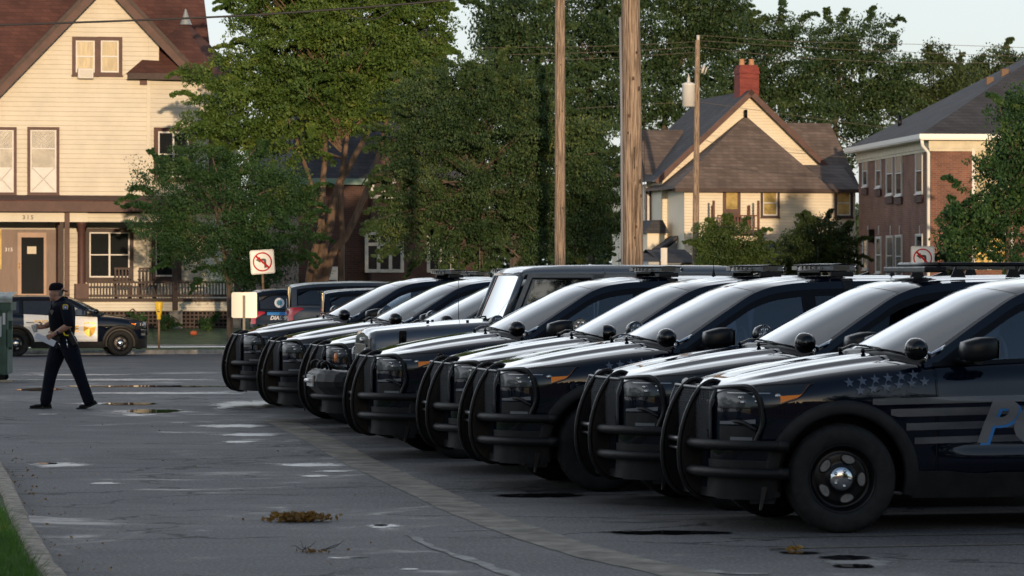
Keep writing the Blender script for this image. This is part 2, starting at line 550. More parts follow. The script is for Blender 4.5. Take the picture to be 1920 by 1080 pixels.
def strip(mb, x0, x1, zlo, zhi, off=.004, n=None, m=6, surf=side, mi=0, sgn=(-1, 1), ends=False):
    """patch on the car's flank between two curves"""
    n = n or max(2, int(abs(x1-x0)/.035)+1)
    for s in sgn:
        P = []
        for x in lin(x0, x1, n):
            a = zlo(x) if callable(zlo) else zlo
            b = zhi(x) if callable(zhi) else zhi
            P.append([(x, s*(surf(x, z)+off), z) for z in lin(a, b, m)])
        mb.grid(P, mi)
    return mb
def ribbon(mb, pts, w, off, surf=side, mi=0, sgn=(-1, 1)):
    """thin line drawn along the flank"""
    for s in sgn:
        P = []
        for i, (x, z) in enumerate(pts):
            a = pts[max(0, i-1)]; b = pts[min(len(pts)-1, i+1)]
            dx, dz = b[0]-a[0], b[1]-a[1]; L = sqrt(dx*dx+dz*dz) or 1
            nx, nz = -dz/L*w/2, dx/L*w/2
            P.append([(x+nx, s*(surf(x+nx, z+nz)+off), z+nz), (x-nx, s*(surf(x-nx, z-nz)+off), z-nz)])
        mb.grid(P, mi, False)

def hull_mesh():
    mb = MB(); NS, NH = 20, 20
    P = []
    for x in STX:
        zb, ze = zbot(x), ZE(x)
        row = []
        side_pts = []
        for i in range(NS):
            t = i/(NS-1)
            z = zb+(ze-zb)*t
            side_pts.append((side(x, z), z))
        ye = side_pts[-1][0]
        top = []
        for i in range(1, NH):
            y = ye*(1-i/(NH-1))
            if x < .62: z = hood_z(x, y)
            else: z = ze - .035*min(1, (ye-y)/.06)
            top.append((y, z))
        half = side_pts+top
        row = [(x, -y, z) for y, z in half] + [(x, y, z) for y, z in reversed(half[:-1])]
        P.append(row)
    n = len(P); m = len(P[0])
    vs = [p for r in P for p in r]
    mb.add(vs, [], 0)
    for i in range(n-1):
        dark = STX[i] > .60 and STX[i+1] < 4.0
        for j in range(m-1):
            inner = NS+1 <= j <= m-NS-3
            mb.f.append((i*m+j, i*m+j+1, (i+1)*m+j+1, (i+1)*m+j))
            mb.mi.append(1 if (dark and inner) else 0); mb.sm.append(True)
    mb.f.append(tuple(range(m))); mb.mi.append(0); mb.sm.append(False)
    mb.f.append(tuple((n-1)*m+k for k in range(m))); mb.mi.append(0); mb.sm.append(False)
    return mb

def ws_point(u, v):
    """windshield: v along the pillar, u across"""
    x = .59+(1.38-.59)*v
    z = EZ(x); y = gy(x, z)
    q = 1-abs(u)**2.2
    return (x-(.22-.13*v)*q, y*u, z+(.066-.022*v)*q)
def roof_point(u, x):
    z = EZ(x); y = gy(x, z)
    q = 1-abs(u)**2.4
    bow = .09*(1-smooth(1.38, 1.9, x)) - .06*smooth(3.4, 4.03, x)
    zz = z+.044*q + (0.006*exp(-((abs(u)-.80)/.04)**2) + .004*sin(abs(u)*34)*smooth(.05, .2, abs(u))*(1-smooth(.6, .75, abs(u))))*smooth(1.5, 1.8, x)
    return (x-bow*q, y*u, zz)
def rear_point(u, v):
    x = 4.03+.075*v - .03*v*v
    z = 1.64+(1.20-1.64)*v
    y = gy(4.03, z)*(1-.02*v)
    q = 1-abs(u)**2.2
    return (x+(.06-.02*v)*q, y*u, z+.04*q*(1-v))

def wheel_mesh(kind):
    """wheel standing on the ground with its outer face towards -y, centred on the origin"""
    t = MB()
    ro, w = .378, .125
    prof = [(.232, -w*.80), (.24, -w*.90), (.262, -w*.985), (.30, -w*1.04), (.335, -w*1.0), (.356, -w*.93), (.368, -w*.82), (ro-.003, -w*.62),
            (ro, -w*.3), (ro, w*.3), (ro-.003, w*.62), (.36, w*.9), (.30, w), (.24, w*.9)]
    t.lathe(prof, 'Y', 64)
    for k in range(72):                        # tread blocks on the shoulder
        a = 2*pi*k/72
        M = Matrix.Rotation(a, 4, 'Y')
        t.box(-.010, .010, -w*.60, -w*.32, ro-.014, ro+.0012, M=M)
        t.box(-.010, .010, w*.32, w*.60, ro-.014, ro+.0012, M=M)
    r = MB()
    r.lathe([(.228, .10), (.228, -w*.70), (.236, -w*.88), (.231, -w*.90), (.222, -w*.80), (.205, -w*.45), (.192, -w*.36), (.176, -w*.44),
             (.155, -w*.50), (.12, -w*.46), (.098, -w*.50), (.09, -w*.56), (0.0, -w*.56)], 'Y', 56)
    d = MB()
    for k in range(5):
        a = pi/2+2*pi*k/5
        cx, cz = .140*cos(a), .140*sin(a)
        M = Matrix.Translation((cx, -w*.525, cz)) @ Matrix.Rotation(-(a-pi/2), 4, 'Y')
        n = 20
        ov = [(.046*cos(2*pi*i/n)*(1+.16*sin(2*pi*i/n)), .027*sin(2*pi*i/n)) for i in range(n)]
        d.add([M @ Vector((p[0], 0, p[1])) for p in ov], [tuple(range(n))])
        r.tube([M @ Vector((p[0]*1.12, -.001, p[1]*1.18)) for p in ov+ov[:1]], .0055, 6, cap=False)
    for k in range(1):
        a = .35
    h = MB()
    h.lathe([(.086, -w*.50), (.086, -w*.60), (.080, -w*.68), (.06, -w*.76), (.03, -w*.80), (0, -w*.81)], 'Y', 32)
    for k in range(5):
        a = pi/2+2*pi*k/5
        h.ball((.055*cos(a), -w*.78, .055*sin(a)), .013, 10)
    return t, r, d, h

def star_poly(cx, cz, r, rot=0):
    return [(cx + (r if i % 2 == 0 else r*.42)*sin(rot+pi*i/5), cz + (r if i % 2 == 0 else r*.42)*cos(rot+pi*i/5)) for i in range(10)]

def flank_poly(mb, poly, off, sgn=(-1, 1), mi=0):
    for s in sgn:
        c = (sum(p[0] for p in poly)/len(poly), sum(p[1] for p in poly)/len(poly))
        vs = [(c[0], s*(side(*c)+off), c[1])]+[(p[0], s*(side(p[0], p[1])+off), p[1]) for p in poly]
        n = len(poly)
        mb.add(vs, [(0, 1+i, 1+(i+1) % n) for i in range(n)], mi)
def flank_text(mb, txt, size, x, z, off, shear=0.2, sgn=(-1,), mi=0, surf=side, spacing=1.0, sx=1.0, bold=0.0, flip=False):
    vs, fs = text_mesh(txt, size, shear, spacing, bold)
    if not vs: return
    for s in sgn:
        w = max(v[0] for v in vs)
        out = []
        for (a, b) in vs:
            xx = x + a*sx if s < 0 else x + (w-a)*sx
            out.append((xx, s*(surf(xx, z+b)+off), z+b))
        mb.add(out, fs, mi)

_cache = {}
def shared(key, fn, name, mat):
    """build a mesh once and reuse its data"""
    if key not in _cache:
        o = fn().build(name, mat)
        _cache[key] = o.data
        bpy.data.objects.remove(o)
    return _cache[key]
def part(name, key, fn, mat, parent, loc=None, rot=None):
    me = shared(key, fn, name, mat)
    o = bpy.data.objects.new(name, me)
    C.objects.link(o); o.parent = parent
    if loc: o.location = loc
    if rot: o.rotation_euler = rot
    return o

def make_suv(label, group, livery='row', guard=True, bar='bar', spots=(0, 0), paintm=None, antenna=True, name='police_suv', glassopen=False, wheel_turn=-6, cat='police SUV', steel=True):
    root = thing(name, label, cat, group=group)
    pm = paintm or paint
    pk = pm.name
    part('body', 'hull'+pk, hull_mesh, [pm, interior], root)
    # doors, 4 mm proud of the flank
    dm = paint_white if livery == 'twotone' else pm
    def door_f():
        m = MB(); strip(m, .675, 1.80, .43, lambda x: ZE(x)-.004, .004, n=30, m=22, sgn=(S,)); return m
    def door_r():
        def lo(x):
            return max(.43, .375+sqrt(max(0, (RA+.055)**2-(x-WBASE)**2))) if x > WBASE-RA-.055 else .43
        m = MB(); strip(m, 1.822, 2.80, lo, lambda x: ZE(x)-.004, .004, n=40, m=22, sgn=(S,)); return m
    for S in (-1, 1):
        for nm, fn, hx in (('door', door_f, 1.60), ('door', door_r, 2.62)):
            d = part(nm, 'd%s%s%d' % (fn.__name__, dm.name, S), fn, dm, root)
            def hd():
                m = MB()
                y = side(hx, .98)
                m.tube([(hx-.11, S*(y+.004), .985), (hx-.09, S*(y+.03), .985), (hx, S*(y+.036), .988), (hx+.09, S*(y+.03), .991), (hx+.11, S*(y+.004), .991)], .012, 8, flat=.8)
                return m
            part('door_handle', 'hd%g%s%d' % (hx, pm.name, S), hd, pm if livery != 'twotone' else trim, d)
    def bonnet_seam():
        m = MB()
        for s in (-1, 1):
            P = []
            for x in lin(-.72, .60, 40):
                ye = side(x, ZE(x))*.955
                P.append([(x, s*(ye+.003), hood_z(x, ye+.003)+.0015), (x, s*(ye-.003), hood_z(x, ye-.003)+.0015)])
            m.grid(P, 0, False)
        ribbon(m, [(.662, z) for z in lin(.30, ZE(.662)-.01, 16)], .007, .0025)
        ribbon(m, [(1.811, z) for z in lin(.30, ZE(1.811)-.01, 16)], .008, .0025)
        P = lin(-.50, -.3, 8)
        ribbon(m, [(x, .66+(x+.5)*.9) for x in P], .006, .0025)
        ribbon(m, [(2.81, z) for z in lin(.93, 1.22, 8)], .007, .0025)
        return m
    part('panel_seam', 'seam', bonnet_seam, trim, root)
    # cabin
    def frame():
        m = MB()
        xs = lin(.60, 4.03, 110)
        for s in (-1, 1):
            m.grid([[(x, s*gy(x, z), z) for z in lin(max(ZE(x)-.02, EZ(x)-.062), EZ(x), 4)] for x in xs])
            m.grid([[(x, s*gy(x, z), z) for z in lin(ZE(x)-.02, EZ(x), 8)] for x in lin(3.92, 4.04, 5)])     # rear pillar
            m.grid([[(x, s*gy(x, z), z) for z in lin(ZE(x)-.02, max(ZE(x)-.018, WT(x)+.03), 8)] for x in lin(2.86, 2.93, 3)])
        m.grid([[roof_point(u, x) for u in lin(-1, 1, 61)] for x in lin(1.38, 4.03, 44)])
        # tailgate
        m.grid([[(4.095+.045*(1-abs(u)**2)*1.0, .72*u*(1+.02*sin(pi*t)), .45+(1.21-.45)*t) for u in lin(-1, 1, 20)] for t in lin(0, 1, 8)])
        m.grid([[(p[0]+.02, p[1]*1.0, p[2]+.012) for p in [roof_point(u, 4.0+.10*t) for u in lin(-.95, .95, 20)]] for t in lin(0, 1, 4)])
        return m
    part('roof', 'frame'+pk, frame, pm, root)
    def blacks():
        m = MB()
        for s in (-1, 1):
            xs = lin(.72, 3.95, 100)
            m.grid([[(x, s*(gy(x, z)-.002), z) for z in lin(max(ZE(x)-.02, WT(x)), EZ(x)-.058, 4)] for x in xs])
            for (a, b) in ((1.76, 1.88), (2.80, 2.90)):
                m.grid([[(x, s*(gy(x, z)-.001), z) for z in lin(ZE(x)-.02, WT(x)+.02, 8)] for x in lin(a, b, 4)])
            m.grid([[(x, s*(gy(x, z)+.006), z) for z in (ZE(x)-.016, ZE(x)+.012)] for x in lin(.66, 3.9, 60)], smooth=False)
            m.grid([[(x, s*(gy(x, z)+.001), z) for z in lin(ZE(x)-.02, max(ZE(x)-.01, WT(x)), 5)] for x in lin(.68, .93, 8)])
        return m
    part('window_surround', 'blacks', blacks, trim, root)
    def wsg():
        m = MB(); m.grid([[ws_point(u, v) for u in lin(-.955, .955, 41)] for v in lin(.02, .985, 20)]); return m
    part('windshield', 'ws', wsg, ws_glass, root)
    def wsp():
        m = MB()
        for s in (-1, 1):
            m.grid([[Vector(ws_point(s*u, v))+Vector((0, 0, -.001)) for u in lin(.945, 1, 4)] for v in lin(0, 1, 20)])
        m.grid([[Vector(ws_point(u, v)) for u in lin(-1, 1, 41)] for v in (.975, 1)])
        return m
    part('windshield_pillar', 'wsp'+pk, wsp, pm, root)
    def cowl():
        m = MB()
        m.grid([[Vector(ws_point(u, v))+Vector((-.01, 0, dz)) for u in lin(-1, 1, 41)] for v, dz in ((.0, -.02), (.0, .004), (.045, .004))])
        return m
    part('cowl', 'cowl', cowl, trim, root)
    def wip():
        m = MB()
        for (u0, u1, v1) in (WV,):
            a = Vector(ws_point(u0, .0))+Vector((-.03, 0, .02)); b = Vector(ws_point(u1, v1))+Vector((-.02, 0, .03))
            m.tube([a, (a+b)/2+Vector((-.01, 0, .02)), b], [.009, .007, .005], 6)
            c = Vector(ws_point(u1-.2, v1+.01))+Vector((-.012, 0, .014)); d = Vector(ws_point(min(.7, u1+.5), v1+.03))+Vector((-.012, 0, .014))
            m.tube([c, (c+d)/2+Vector((-.012, 0, .004)), d], .008, 6)
            m.ball(a, .018, 8)
        return m
    for WV in ((-.30, -.78, .035), (.30, -.22, .05)): part('wiper', 'wip%g' % WV[0], wip, trim, root)
    wins = [('front', .93, 1.765), ('rear', 1.875, 2.805), ('quarter', 2.895, 3.90)]
    for (wn, a, b) in wins:
        for s in (-1, 1):
            def wg():
                m = MB()
                xs = [.74]+lin(.78, b, 34) if wn == 'front' else lin(a, b, 24)
                hi = (lambda x: max(ZE(x)+.0, WT(x)+.004))
                if wn == 'quarter':
                    hi = lambda x: WT(x)+.004 - .10*smooth(3.5, 3.9, x)**2
                m.grid([[(x, s*(gy(x, z)-.006), z) for z in lin(ZE(x)-.01, hi(x), 8)] for x in xs])
                return m
            if glassopen and wn == 'front' and s < 0: continue
            part('side_window', 'wg%s%d%s' % (wn, s, wn == 'front'), wg, side_glass if wn == 'front' else tint_glass, root)
    def rg():
        m = MB(); m.grid([[rear_point(u, v) for u in lin(-.96, .96, 24)] for v in lin(.02, 1, 10)]); return m
    part('rear_window', 'rg', rg, tint_glass, root)
    def seats():
        m = MB()
        for y in (-.38, .38):
            m.box(1.55, 2.05, y-.24, y+.24, .95, 1.12, 0, None, .04)
            M = Matrix.Translation((2.05, y, 1.05)) @ Matrix.Rotation(R(16), 4, 'Y')
            m.box(-.07, .07, -.24, .24, 0, .40, 0, M, .05)
            m.box(-.045, .045, -.13, .13, .43, .58, 0, M, .04)
        for y in (-.4, 0, .4):
            m.box(2.98, 3.08, y-.13, y+.13, 1.2, 1.48, 0, None, .04)
        m.box(2.9, 3.1, -.62, .62, 1.15, 1.32, 0, None, .04)
        m.lathe([(.165, -.012), (.182, 0), (.165, .012), (.155, 0), (.165, -.012)], 'X', 24, (1.33, -.38, 1.17))
        m.box(.72, 1.12, -.8, .8, 1.08, 1.20, 0, None, .06)
        m.box(1.05, 1.22, -.10, .22, 1.16, 1.36, 0, None, .02)      # laptop on its mount
        return m
    part('seats', 'seats', seats, seatcloth, root)
    def part_cage():
        m = MB()
        for z in lin(1.2, 1.62, 2): m.tube([(2.30, -.62, z), (2.30, .62, z)], .012, 6)
        for y in lin(-.62, .62, 4): m.tube([(2.30, y, 1.18), (2.30, y, 1.64)], .010, 6)
        return m
    if livery != 'plain': part('partition', 'cage', part_cage, trim, root)
    # underbody, wheel housings
    def under():
        m = MB()
        m.box(.46, 2.56, -.90, .90, .27, .80)
        m.box(-.72, .46, -.70, .70, .27, .86)
        m.box(2.56, 3.95, -.70, .70, .30, .86)
        m.box(3.5, 4.05, -.80, .80, .36, .75)
        for xc in ARCHES:
            for s in (-1, 1):
                m.grid([[(xc+(RA+.004)*cos(a), s*y, .375+(RA+.004)*sin(a)) for y in lin(.68, .955, 2)] for a in lin(-.2, pi+.2, 24)])
        return m
    part('underbody', 'under', under, trim, root)
    def flare():
        m = MB()
        for xc in (XC,):
            for s in (S,):
                P = []
                for a in lin(R(-14), R(180+16), 44):
                    row = []
                    for (r, o) in ((RA-.012, -.02), (RA-.008, .014), (RA+.01, .022), (RA+.07, .018), (RA+.086, .010), (RA+.088, -.004)):
                        x = xc+r*cos(a); z = .375+r*sin(a)
                        x2 = max(-.78, x)
                        row.append((x, s*(side(x2, max(z, .2))+o), z))
                    P.append(row)
                m.grid(P)
        return m
    for XC in ARCHES:
        for S in (-1, 1): part('fender_flare', 'flare%g%d' % (XC, S), flare, plastic, root)
    def rock():
        m = MB()
        strip(m, .50, 2.55, lambda x: .235, lambda x: .425-.02*smooth(.7, .95, x)+.02*smooth(1.6, 2.4, x), .012, m=6)
        strip(m, .95, 2.4, lambda x: .375, lambda x: .375+.035*smooth(.95, 1.05, x), .020, m=4)
        for s in (-1, 1):
            m.box(.50, 2.55, s*.70, s*.93, .235, .25)
        strip(m, 3.50, 4.11, lambda x: ZB(x)-.02, .56, .010, m=6)
        return m
    part('rocker_panel', 'rock', rock, plastic, root)
    def bump():
        m = MB()
        strip(m, -.825, -.52, lambda x: .235-.0*x, lambda x: .50, .010, n=24, m=6)
        P = [[(-.835+.02*abs(u)**2, .43*u, z) for u in lin(-1, 1, 13)] for z in lin(.235, .60, 5)]
        m.grid(P)
        strip(m, -.79, -.60, lambda x: .56+.06*smooth(-.8, -.6, x), lambda x: .735, .007, n=16, m=4)
        strip(m, -.80, -.54, .228, .262, .022, n=14, m=3)
        strip(m, -.62, -.46, .20, .30, .0, n=6, m=3)
        return m
    bp_ = part('front_bumper', 'bump', bump, plastic, root)
    def accent():
        m = MB(); strip(m, -.79, -.60, lambda x: .745+.05*(x+.79), lambda x: .765+.10*(x+.79), .012, n=12, m=2); strip(m, -.74, -.62, lambda x: .60, lambda x: .66, .010, n=6, m=2); return m
    part('bumper_accent', 'acc', accent, pr('grey_gloss_accent', (0.16, 0.165, 0.18), rough=.2, coat=1), bp_)
    def gri():
        m = MB()
        def gp(u, z):      # u lateral position
            return Vector((-.866+.030*(abs(u)/.55)**2.2 + .40*max(0, z-.88)+.02*max(0, .8-z), u, z))
        def brk(u, z): return gp(u, z)
        zs = (.60, .985)
        n = 22
        for sgn in (-1, 1):
            for k in range(-18, 50):
                pts = []
                for t in lin(0, 1, 12):
                    z = zs[0]+(zs[1]-zs[0])*t
                    u = -.56+k*.035*1.0 + sgn*(t-.5)*.42
                    lim = .50+.06*t
                    if abs(u) <= lim: pts.append(brk(u, z))
                if len(pts) > 1: m.tube(pts, .0036, 4, cap=False, smooth=False)
        for z in zs:
            m.tube([gp(u, z)+Vector((-.004, 0, 0)) for u in lin(-.55, .55, 14)], .012, 6)
        for s in (-1, 1):
            m.tube([gp(s*.54, z) for z in lin(*zs, 5)], .012, 6)
        return m
    def griback():
        m = MB()
        m.grid([[(-.852+.030*(abs(u)/.55)**2.2 + .40*max(0, z-.88), u, z) for u in lin(-.54, .54, 12)] for z in lin(.60, .98, 4)])
        return m
    g = part('grille', 'gri', gri, pr('grey_grille_plastic', (0.045, 0.047, 0.052), rough=0.4, spec=.4), root)
    part('grille_recess', 'grib', griback, trim, g)
    for s in (-1, 1):
        hz0 = lambda x: .862+.01*(x+.8)+.06*smooth(-.55, -.30, x)+.105*smooth(-.34, -.20, x)
        hz1 = lambda x: min(1.0+.05*(x+.8), ZE(x)-.008)
        def hl():
            m = MB(); strip(m, -.795, -.20, hz0, hz1, .006, n=40, m=6, sgn=(s,)); return m
        def hlo():
            m = MB(); xs = lin(-.79, -.205, 24)
            ribbon(m, [(x, hz0(x)-.003) for x in xs], .009, .0055, sgn=(s,)); ribbon(m, [(x, hz1(x)+.003) for x in xs], .009, .0055, sgn=(s,)); return m
        part('headlight_gasket', 'hlo%d' % s, hlo, trim, root)
        h = part('headlight', 'hl%d' % s, hl, pr('headlamp_shell', (0.010, 0.012, 0.016), rough=0.3, coat=0.8, spec=0.3), root)
        def hl2():
            m = MB()
            for x, z in ((-.675, .932), (-.665, .900), (-.590, .938), (-.580, .906), (-.45, .945)):
                y = side(x, z)+.006
                m.ball((x-.004, s*y, z), .019, 12, sc=(1.25, .5, .8))
            strip(m, -.745, -.50, .960, .966, .009, n=8, m=2, sgn=(s,))
            return m
        part('projector', 'hl2%d' % s, hl2, led, h)
        def hl3():
            m = MB(); strip(m, -.44, -.235, lambda x: max(.892+.02*(x+.44), hz0(x)+.006), lambda x: max(.945+.06*(x+.44), hz0(x)+.007), .009, n=12, m=4, sgn=(s,)); return m
        part('side_marker', 'hl3%d' % s, hl3, amber, h)
        def tl():
            m = MB()
            strip(m, 3.79, 4.115, lambda x: 1.17-.12*smooth(3.78, 4.05, x)-.06*smooth(3.95, 4.1, x), lambda x: 1.20+.02*smooth(3.7, 3.9, x)-.05*smooth(4.04, 4.115, x), .010, n=20, m=5, sgn=(s,))
            strip(m, 4.0, 4.117, lambda x: .93, lambda x: 1.12-.0*x, .008, n=8, m=5, sgn=(s,))
            m.grid([[(4.13, s*y, z) for y in lin(.50, .74, 4)] for z in lin(.98, 1.17, 3)])
            return m
        part('tail_light', 'tl%d' % s, tl, redlens, root)
        # mirror
        def mir():
            m = MB()
            vs = []
            bm = bmesh.new(); bmesh.ops.create_cube(bm, size=1)
            bmesh.ops.subdivide_edges(bm, edges=bm.edges[:], cuts=3, use_grid_fill=True)
            for v in bm.verts:
                p = v.co.copy()*2
                q = Vector((p.x*sqrt(max(0, 1-p.y**2/2-p.z**2/2+p.y**2*p.z**2/3)), p.y*sqrt(max(0, 1-p.x**2/2-p.z**2/2+p.x**2*p.z**2/3)), p.z*sqrt(max(0, 1-p.x**2/2-p.y**2/2+p.x**2*p.y**2/3))))
                w = p.lerp(q, .42)
                taper = 1-.16*smooth(0, 1, -p.x)
                v.co = Vector((.925+w.x*.125, s*(1.08+w.y*.115*taper), 1.262+w.z*.085*taper+.012*w.x))
            vs = [v.co.copy() for v in bm.verts]; bm.verts.index_update()
            m.add(vs, [[v.index for v in f.verts] for f in bm.faces], 0, True); bm.free()
            m.tube([(.84, s*.885, 1.185), (.90, s*.98, 1.175), (.93, s*1.08, 1.185)], [.045, .045, .05], 8, flat=.5)
            return m
        mo = part('mirror', 'mir%d' % s, mir, pr('mirror_shell', (0.006, 0.007, 0.009), rough=0.35, spec=0.3), root)
        def mgl():
            m = MB(); m.prism([(s*.985, 1.20), (s*1.17, 1.20), (s*1.175, 1.33), (s*.985, 1.33)], 1.049, 1.053, 'YZ'); return m
        part('mirror_glass', 'mgl%d' % s, mgl, chrome, mo)
        # spotlight
        if livery != 'plain' and spots[0 if s < 0 else 1] is not None:
            ang = spots[0 if s < 0 else 1]
            key = 'sp%d%g' % (s, ang)
            base = Vector((.60, s*.835, 1.205)); cpos = Vector((.545, s*.90, 1.262))
            if s > 0: base = Vector((.76, s*.78, 1.29)); cpos = Vector((.70, s*.84, 1.30))
            def arm():
                m = MB()
                m.tube([base+Vector((.17, -s*.0, .075)), base+Vector((.12, s*.035, .05)), base+Vector((.05, s*.055, .022)), base+Vector((.015, s*.06, .030)), cpos+Vector((.04, 0, -.012))], [.012, .016, .011, .013, .014], 8)
                m.tube([base+Vector((.03, s*.02, .01)), base+Vector((.03, s*.02, -.03))], .010, 8)
                m.ball(base+Vector((.045, s*.01, .024)), .017, 8)
                return m
            sp = part('spotlight', key+'s', lambda: spot_shell(cpos, ang, s), pr('gloss_black', (0.002, 0.002, 0.003), rough=0.4, coat=1, spec=0), root)
            part('spotlight_arm', key+'a', arm, chrome, sp)
            part('spotlight_lens', key+'l', lambda: spot_lens(cpos, ang, s), led, sp)
    # wheels
    t_, r_, d_, h_ = [None]*4
    for xc in ARCHES:
        for s in (-1, 1):
            rot = R(wheel_turn) if xc == 0 else 0
            rz = rot if s < 0 else pi+rot
            wt = part('wheel', 'rim', lambda: wheel_mesh(0)[1], rimblk, root, (xc, s*.855, .375), (0, R(random.choice((3, 20, 41, 55))), rz))
            part('tyre', 'tyre', lambda: wheel_mesh(0)[0], rubber, wt)
            part('brake_disc', 'disc', lambda: wheel_mesh(0)[2], brake, wt)
            part('hubcap', 'hub', lambda: wheel_mesh(0)[3], chrome, wt)
    # push guard
    if guard:
        front = [(-.68, 1.02), (-.73, 1.035), (-.79, 1.015), (-.85, .955), (-.90, .87), (-.94, .77), (-.968, .66), (-.98, .55), (-.975, .45),
                 (-.95, .35), (-.91, .28), (-.86, .235), (-.80, .215), (-.74, .22)]
        fc = pchip_curve(front, 40)
        def plates():
            m = MB()
            for y in (-.235, .235):
                poly = fc+[(-.74, .24), (-.79, .45), (-.79, .70), (-.76, .93), (-.70, 1.0)]
                m.prism(poly, y-.004, y+.004, 'XZ')
                for (x, z) in ((-.84, .30), (-.80, .30), (-.86, .80), (-.80, .93), (-.84, .62)):
                    m.tube([(x, y-.010, z), (x, y+.010, z)], .008, 8)
                m.prism([(-.90, .70), (-.855, .70), (-.855, .80), (-.88, .80)], y-.012, y+.012, 'XZ')
            return m
        gd = part('push_guard', 'plates', plates, steelblk, root)
        def rings():
            m = MB()
            for y in (YY,):
                m.tube([(p[0], y, p[1]) for p in fc], .017, 10)
            return m
        for YY in (-.235, .235): part('guard_rim', 'rings%g' % YY, rings, steelblk, gd)
        def wings():
            m = MB()
            for s in (S,):
                top = [(-.76, .24, .985), (-.755, .45, .99), (-.70, .68, 1.005), (-.655, .80, 1.01), (-.625, .865, .995), (-.60, .895, .95), (-.575, .905, .85), (-.565, .908, .77), (-.60, .90, .66), (-.62, .89, .60)]
                m.tube(curve3([(a, s*b, c) for a, b, c in top], 4), .0175, 10)
                mid = [(-.80, .24, .745), (-.79, .40, .75), (-.75, .62, .765), (-.69, .78, .765), (-.60, .89, .71)]
                m.tube(curve3([(a, s*b, c) for a, b, c in mid], 4), .015, 8)
                m.lathe([(.0, .0), (.03, .0), (.03, .012), (.0, .012)], 'Y', 12, (-.80, s*.243-(0 if s > 0 else .012), .745))
                m.lathe([(.0, .0), (.034, .0), (.034, .014), (.0, .014)], 'Y', 12, (-.76, s*.243-(0 if s > 0 else .014), .985))
            return m
        for S in (-1, 1): part('guard_wing', 'wings%d' % S, wings, steelblk, gd)
        part('guard_crossbar', 'xbar', lambda: MB().tube([(-.755, -.235, .985), (-.755, .235, .985)], .020, 10), steelblk, gd)
        def bars():
            m = MB()
            for s in (S,):
                for z in (ZZ,):
                    p = [(-.905, .24, z), (-.895, .42, z), (-.83, .66, z), (-.70, .86, z), (-.54, .96, z), (-.42, 1.0, z)]
                    m.tube(curve3([(a, s*b, c) for a, b, c in p], 4), .036, 12)
                    m.tube([(-.47, s*.985, z), (-.405, s*1.005, z)], .040, 12)
            return m
        for S in (-1, 1):
          for ZZ in (.605, .415): part('guard_bar', 'bars%d%g' % (S, ZZ), bars, pr('bar_sleeve', (0.007, 0.007, 0.008), rough=0.5, spec=0.25, bump=0.3, bscale=160), gd)
        def brackets():
            m = MB()
            m.tube([(-.93, -.235, .62), (-.93, .235, .62)], .020, 10)
            m.tube([(-.93, -.225, .555), (-.93, .225, .555)], .012, 10)
            for s in (-1, 1):
                m.box(-.80, -.55, s*.50, s*.53, .40, .64)
                m.prism([(-.575, .16), (-.56, .16), (-.52, .32), (-.56, .32)], s*.86, s*.87, 'XZ')
            return m
        part('guard_bracket', 'brk', brackets, pr('worn_steel', (0.05, 0.05, 0.052), rough=0.35, metal=0.7), gd)
    # light bar
    if bar == 'bar':
        def lb(dz=0):
            m = MB()
            for k in range(-5, 6):
                pass
            P = []
            for u in lin(-1, 1, 25):
                y = .44*u; sw = .10*(abs(u)**2.2)
                w = .15 if abs(u) < .96 else .11
                P.append([(2.10+sw-w, y, 1.822), (2.10+sw-w-.008, y, 1.842), (2.10+sw-w+.012, y, 1.866), (2.10+sw+w-.012, y, 1.866), (2.10+sw+w+.008, y, 1.842), (2.10+sw+w, y, 1.822)])
            m.grid(P, 0, False)
            for row in (P[0], P[-1]): m.add(row, [tuple(range(6))])
            return m
        l = part('light_bar', 'lb', lb, pr('clear_smoked_dome', (0.26, 0.26, 0.26), rough=0.12, coat=1), root)
        def lb2():
            m = MB()
            P = []
            for u in lin(-1, 1, 25):
                y = .445*u; sw = .10*(abs(u)**2.2); w = .157 if abs(u) < .96 else .117
                P.append([(2.10+sw-w, y, 1.866), (2.10+sw-w, y, 1.874), (2.10+sw, y, 1.880), (2.10+sw+w, y, 1.874), (2.10+sw+w, y, 1.866), (2.10+sw-w, y, 1.866)])
            m.grid(P, 0, False)
            for row in (P[0], P[-1]): m.add(row[:5], [tuple(range(5))])
            m.box(2.04, 2.28, -.30, .30, 1.806, 1.820, bev=.003)
            return m
        part('bar_cover', 'lb2', lb2, trim, l)
        def lb3():
            m = MB()
            for s in (-1, 1):
                for k in range(5):
                    y = s*(.07+k*.082); sw = .10*(abs(y/.44)**2.2)
                    m.box(2.10+sw-.162, 2.10+sw-.154, y-.033, y+.033, 1.828, 1.860)
                    m.box(2.10+sw+.154, 2.10+sw+.162, y-.045, y+.045, 1.828, 1.860)
                m.box(2.10+.02, 2.10+.16, s*.438, s*.446, 1.828, 1.860)
            return m
        part('bar_lamp', 'lb3', lb3, pr('bar_led', (0.14, 0.13, 0.11), rough=0.25, metal=0.3), l)
        def foot():
            m = MB()
            for s in (-1, 1):
                m.box(2.08, 2.28, s*.44, s*.50, 1.768, 1.812, bev=.008)
                m.grid([[(x, s*(gy(x, z)+.006), z) for x in (2.14, 2.22)] for z in lin(1.66, 1.735, 3)], smooth=False)
                m.grid([[Vector(roof_point(s*u, x))+Vector((0, 0, .006)) for x in (2.14, 2.22)] for u in lin(.88, 1, 3)], smooth=False)
            return m
        part('bar_foot', 'foot', foot, plastic, l)
    elif bar == 'rack':
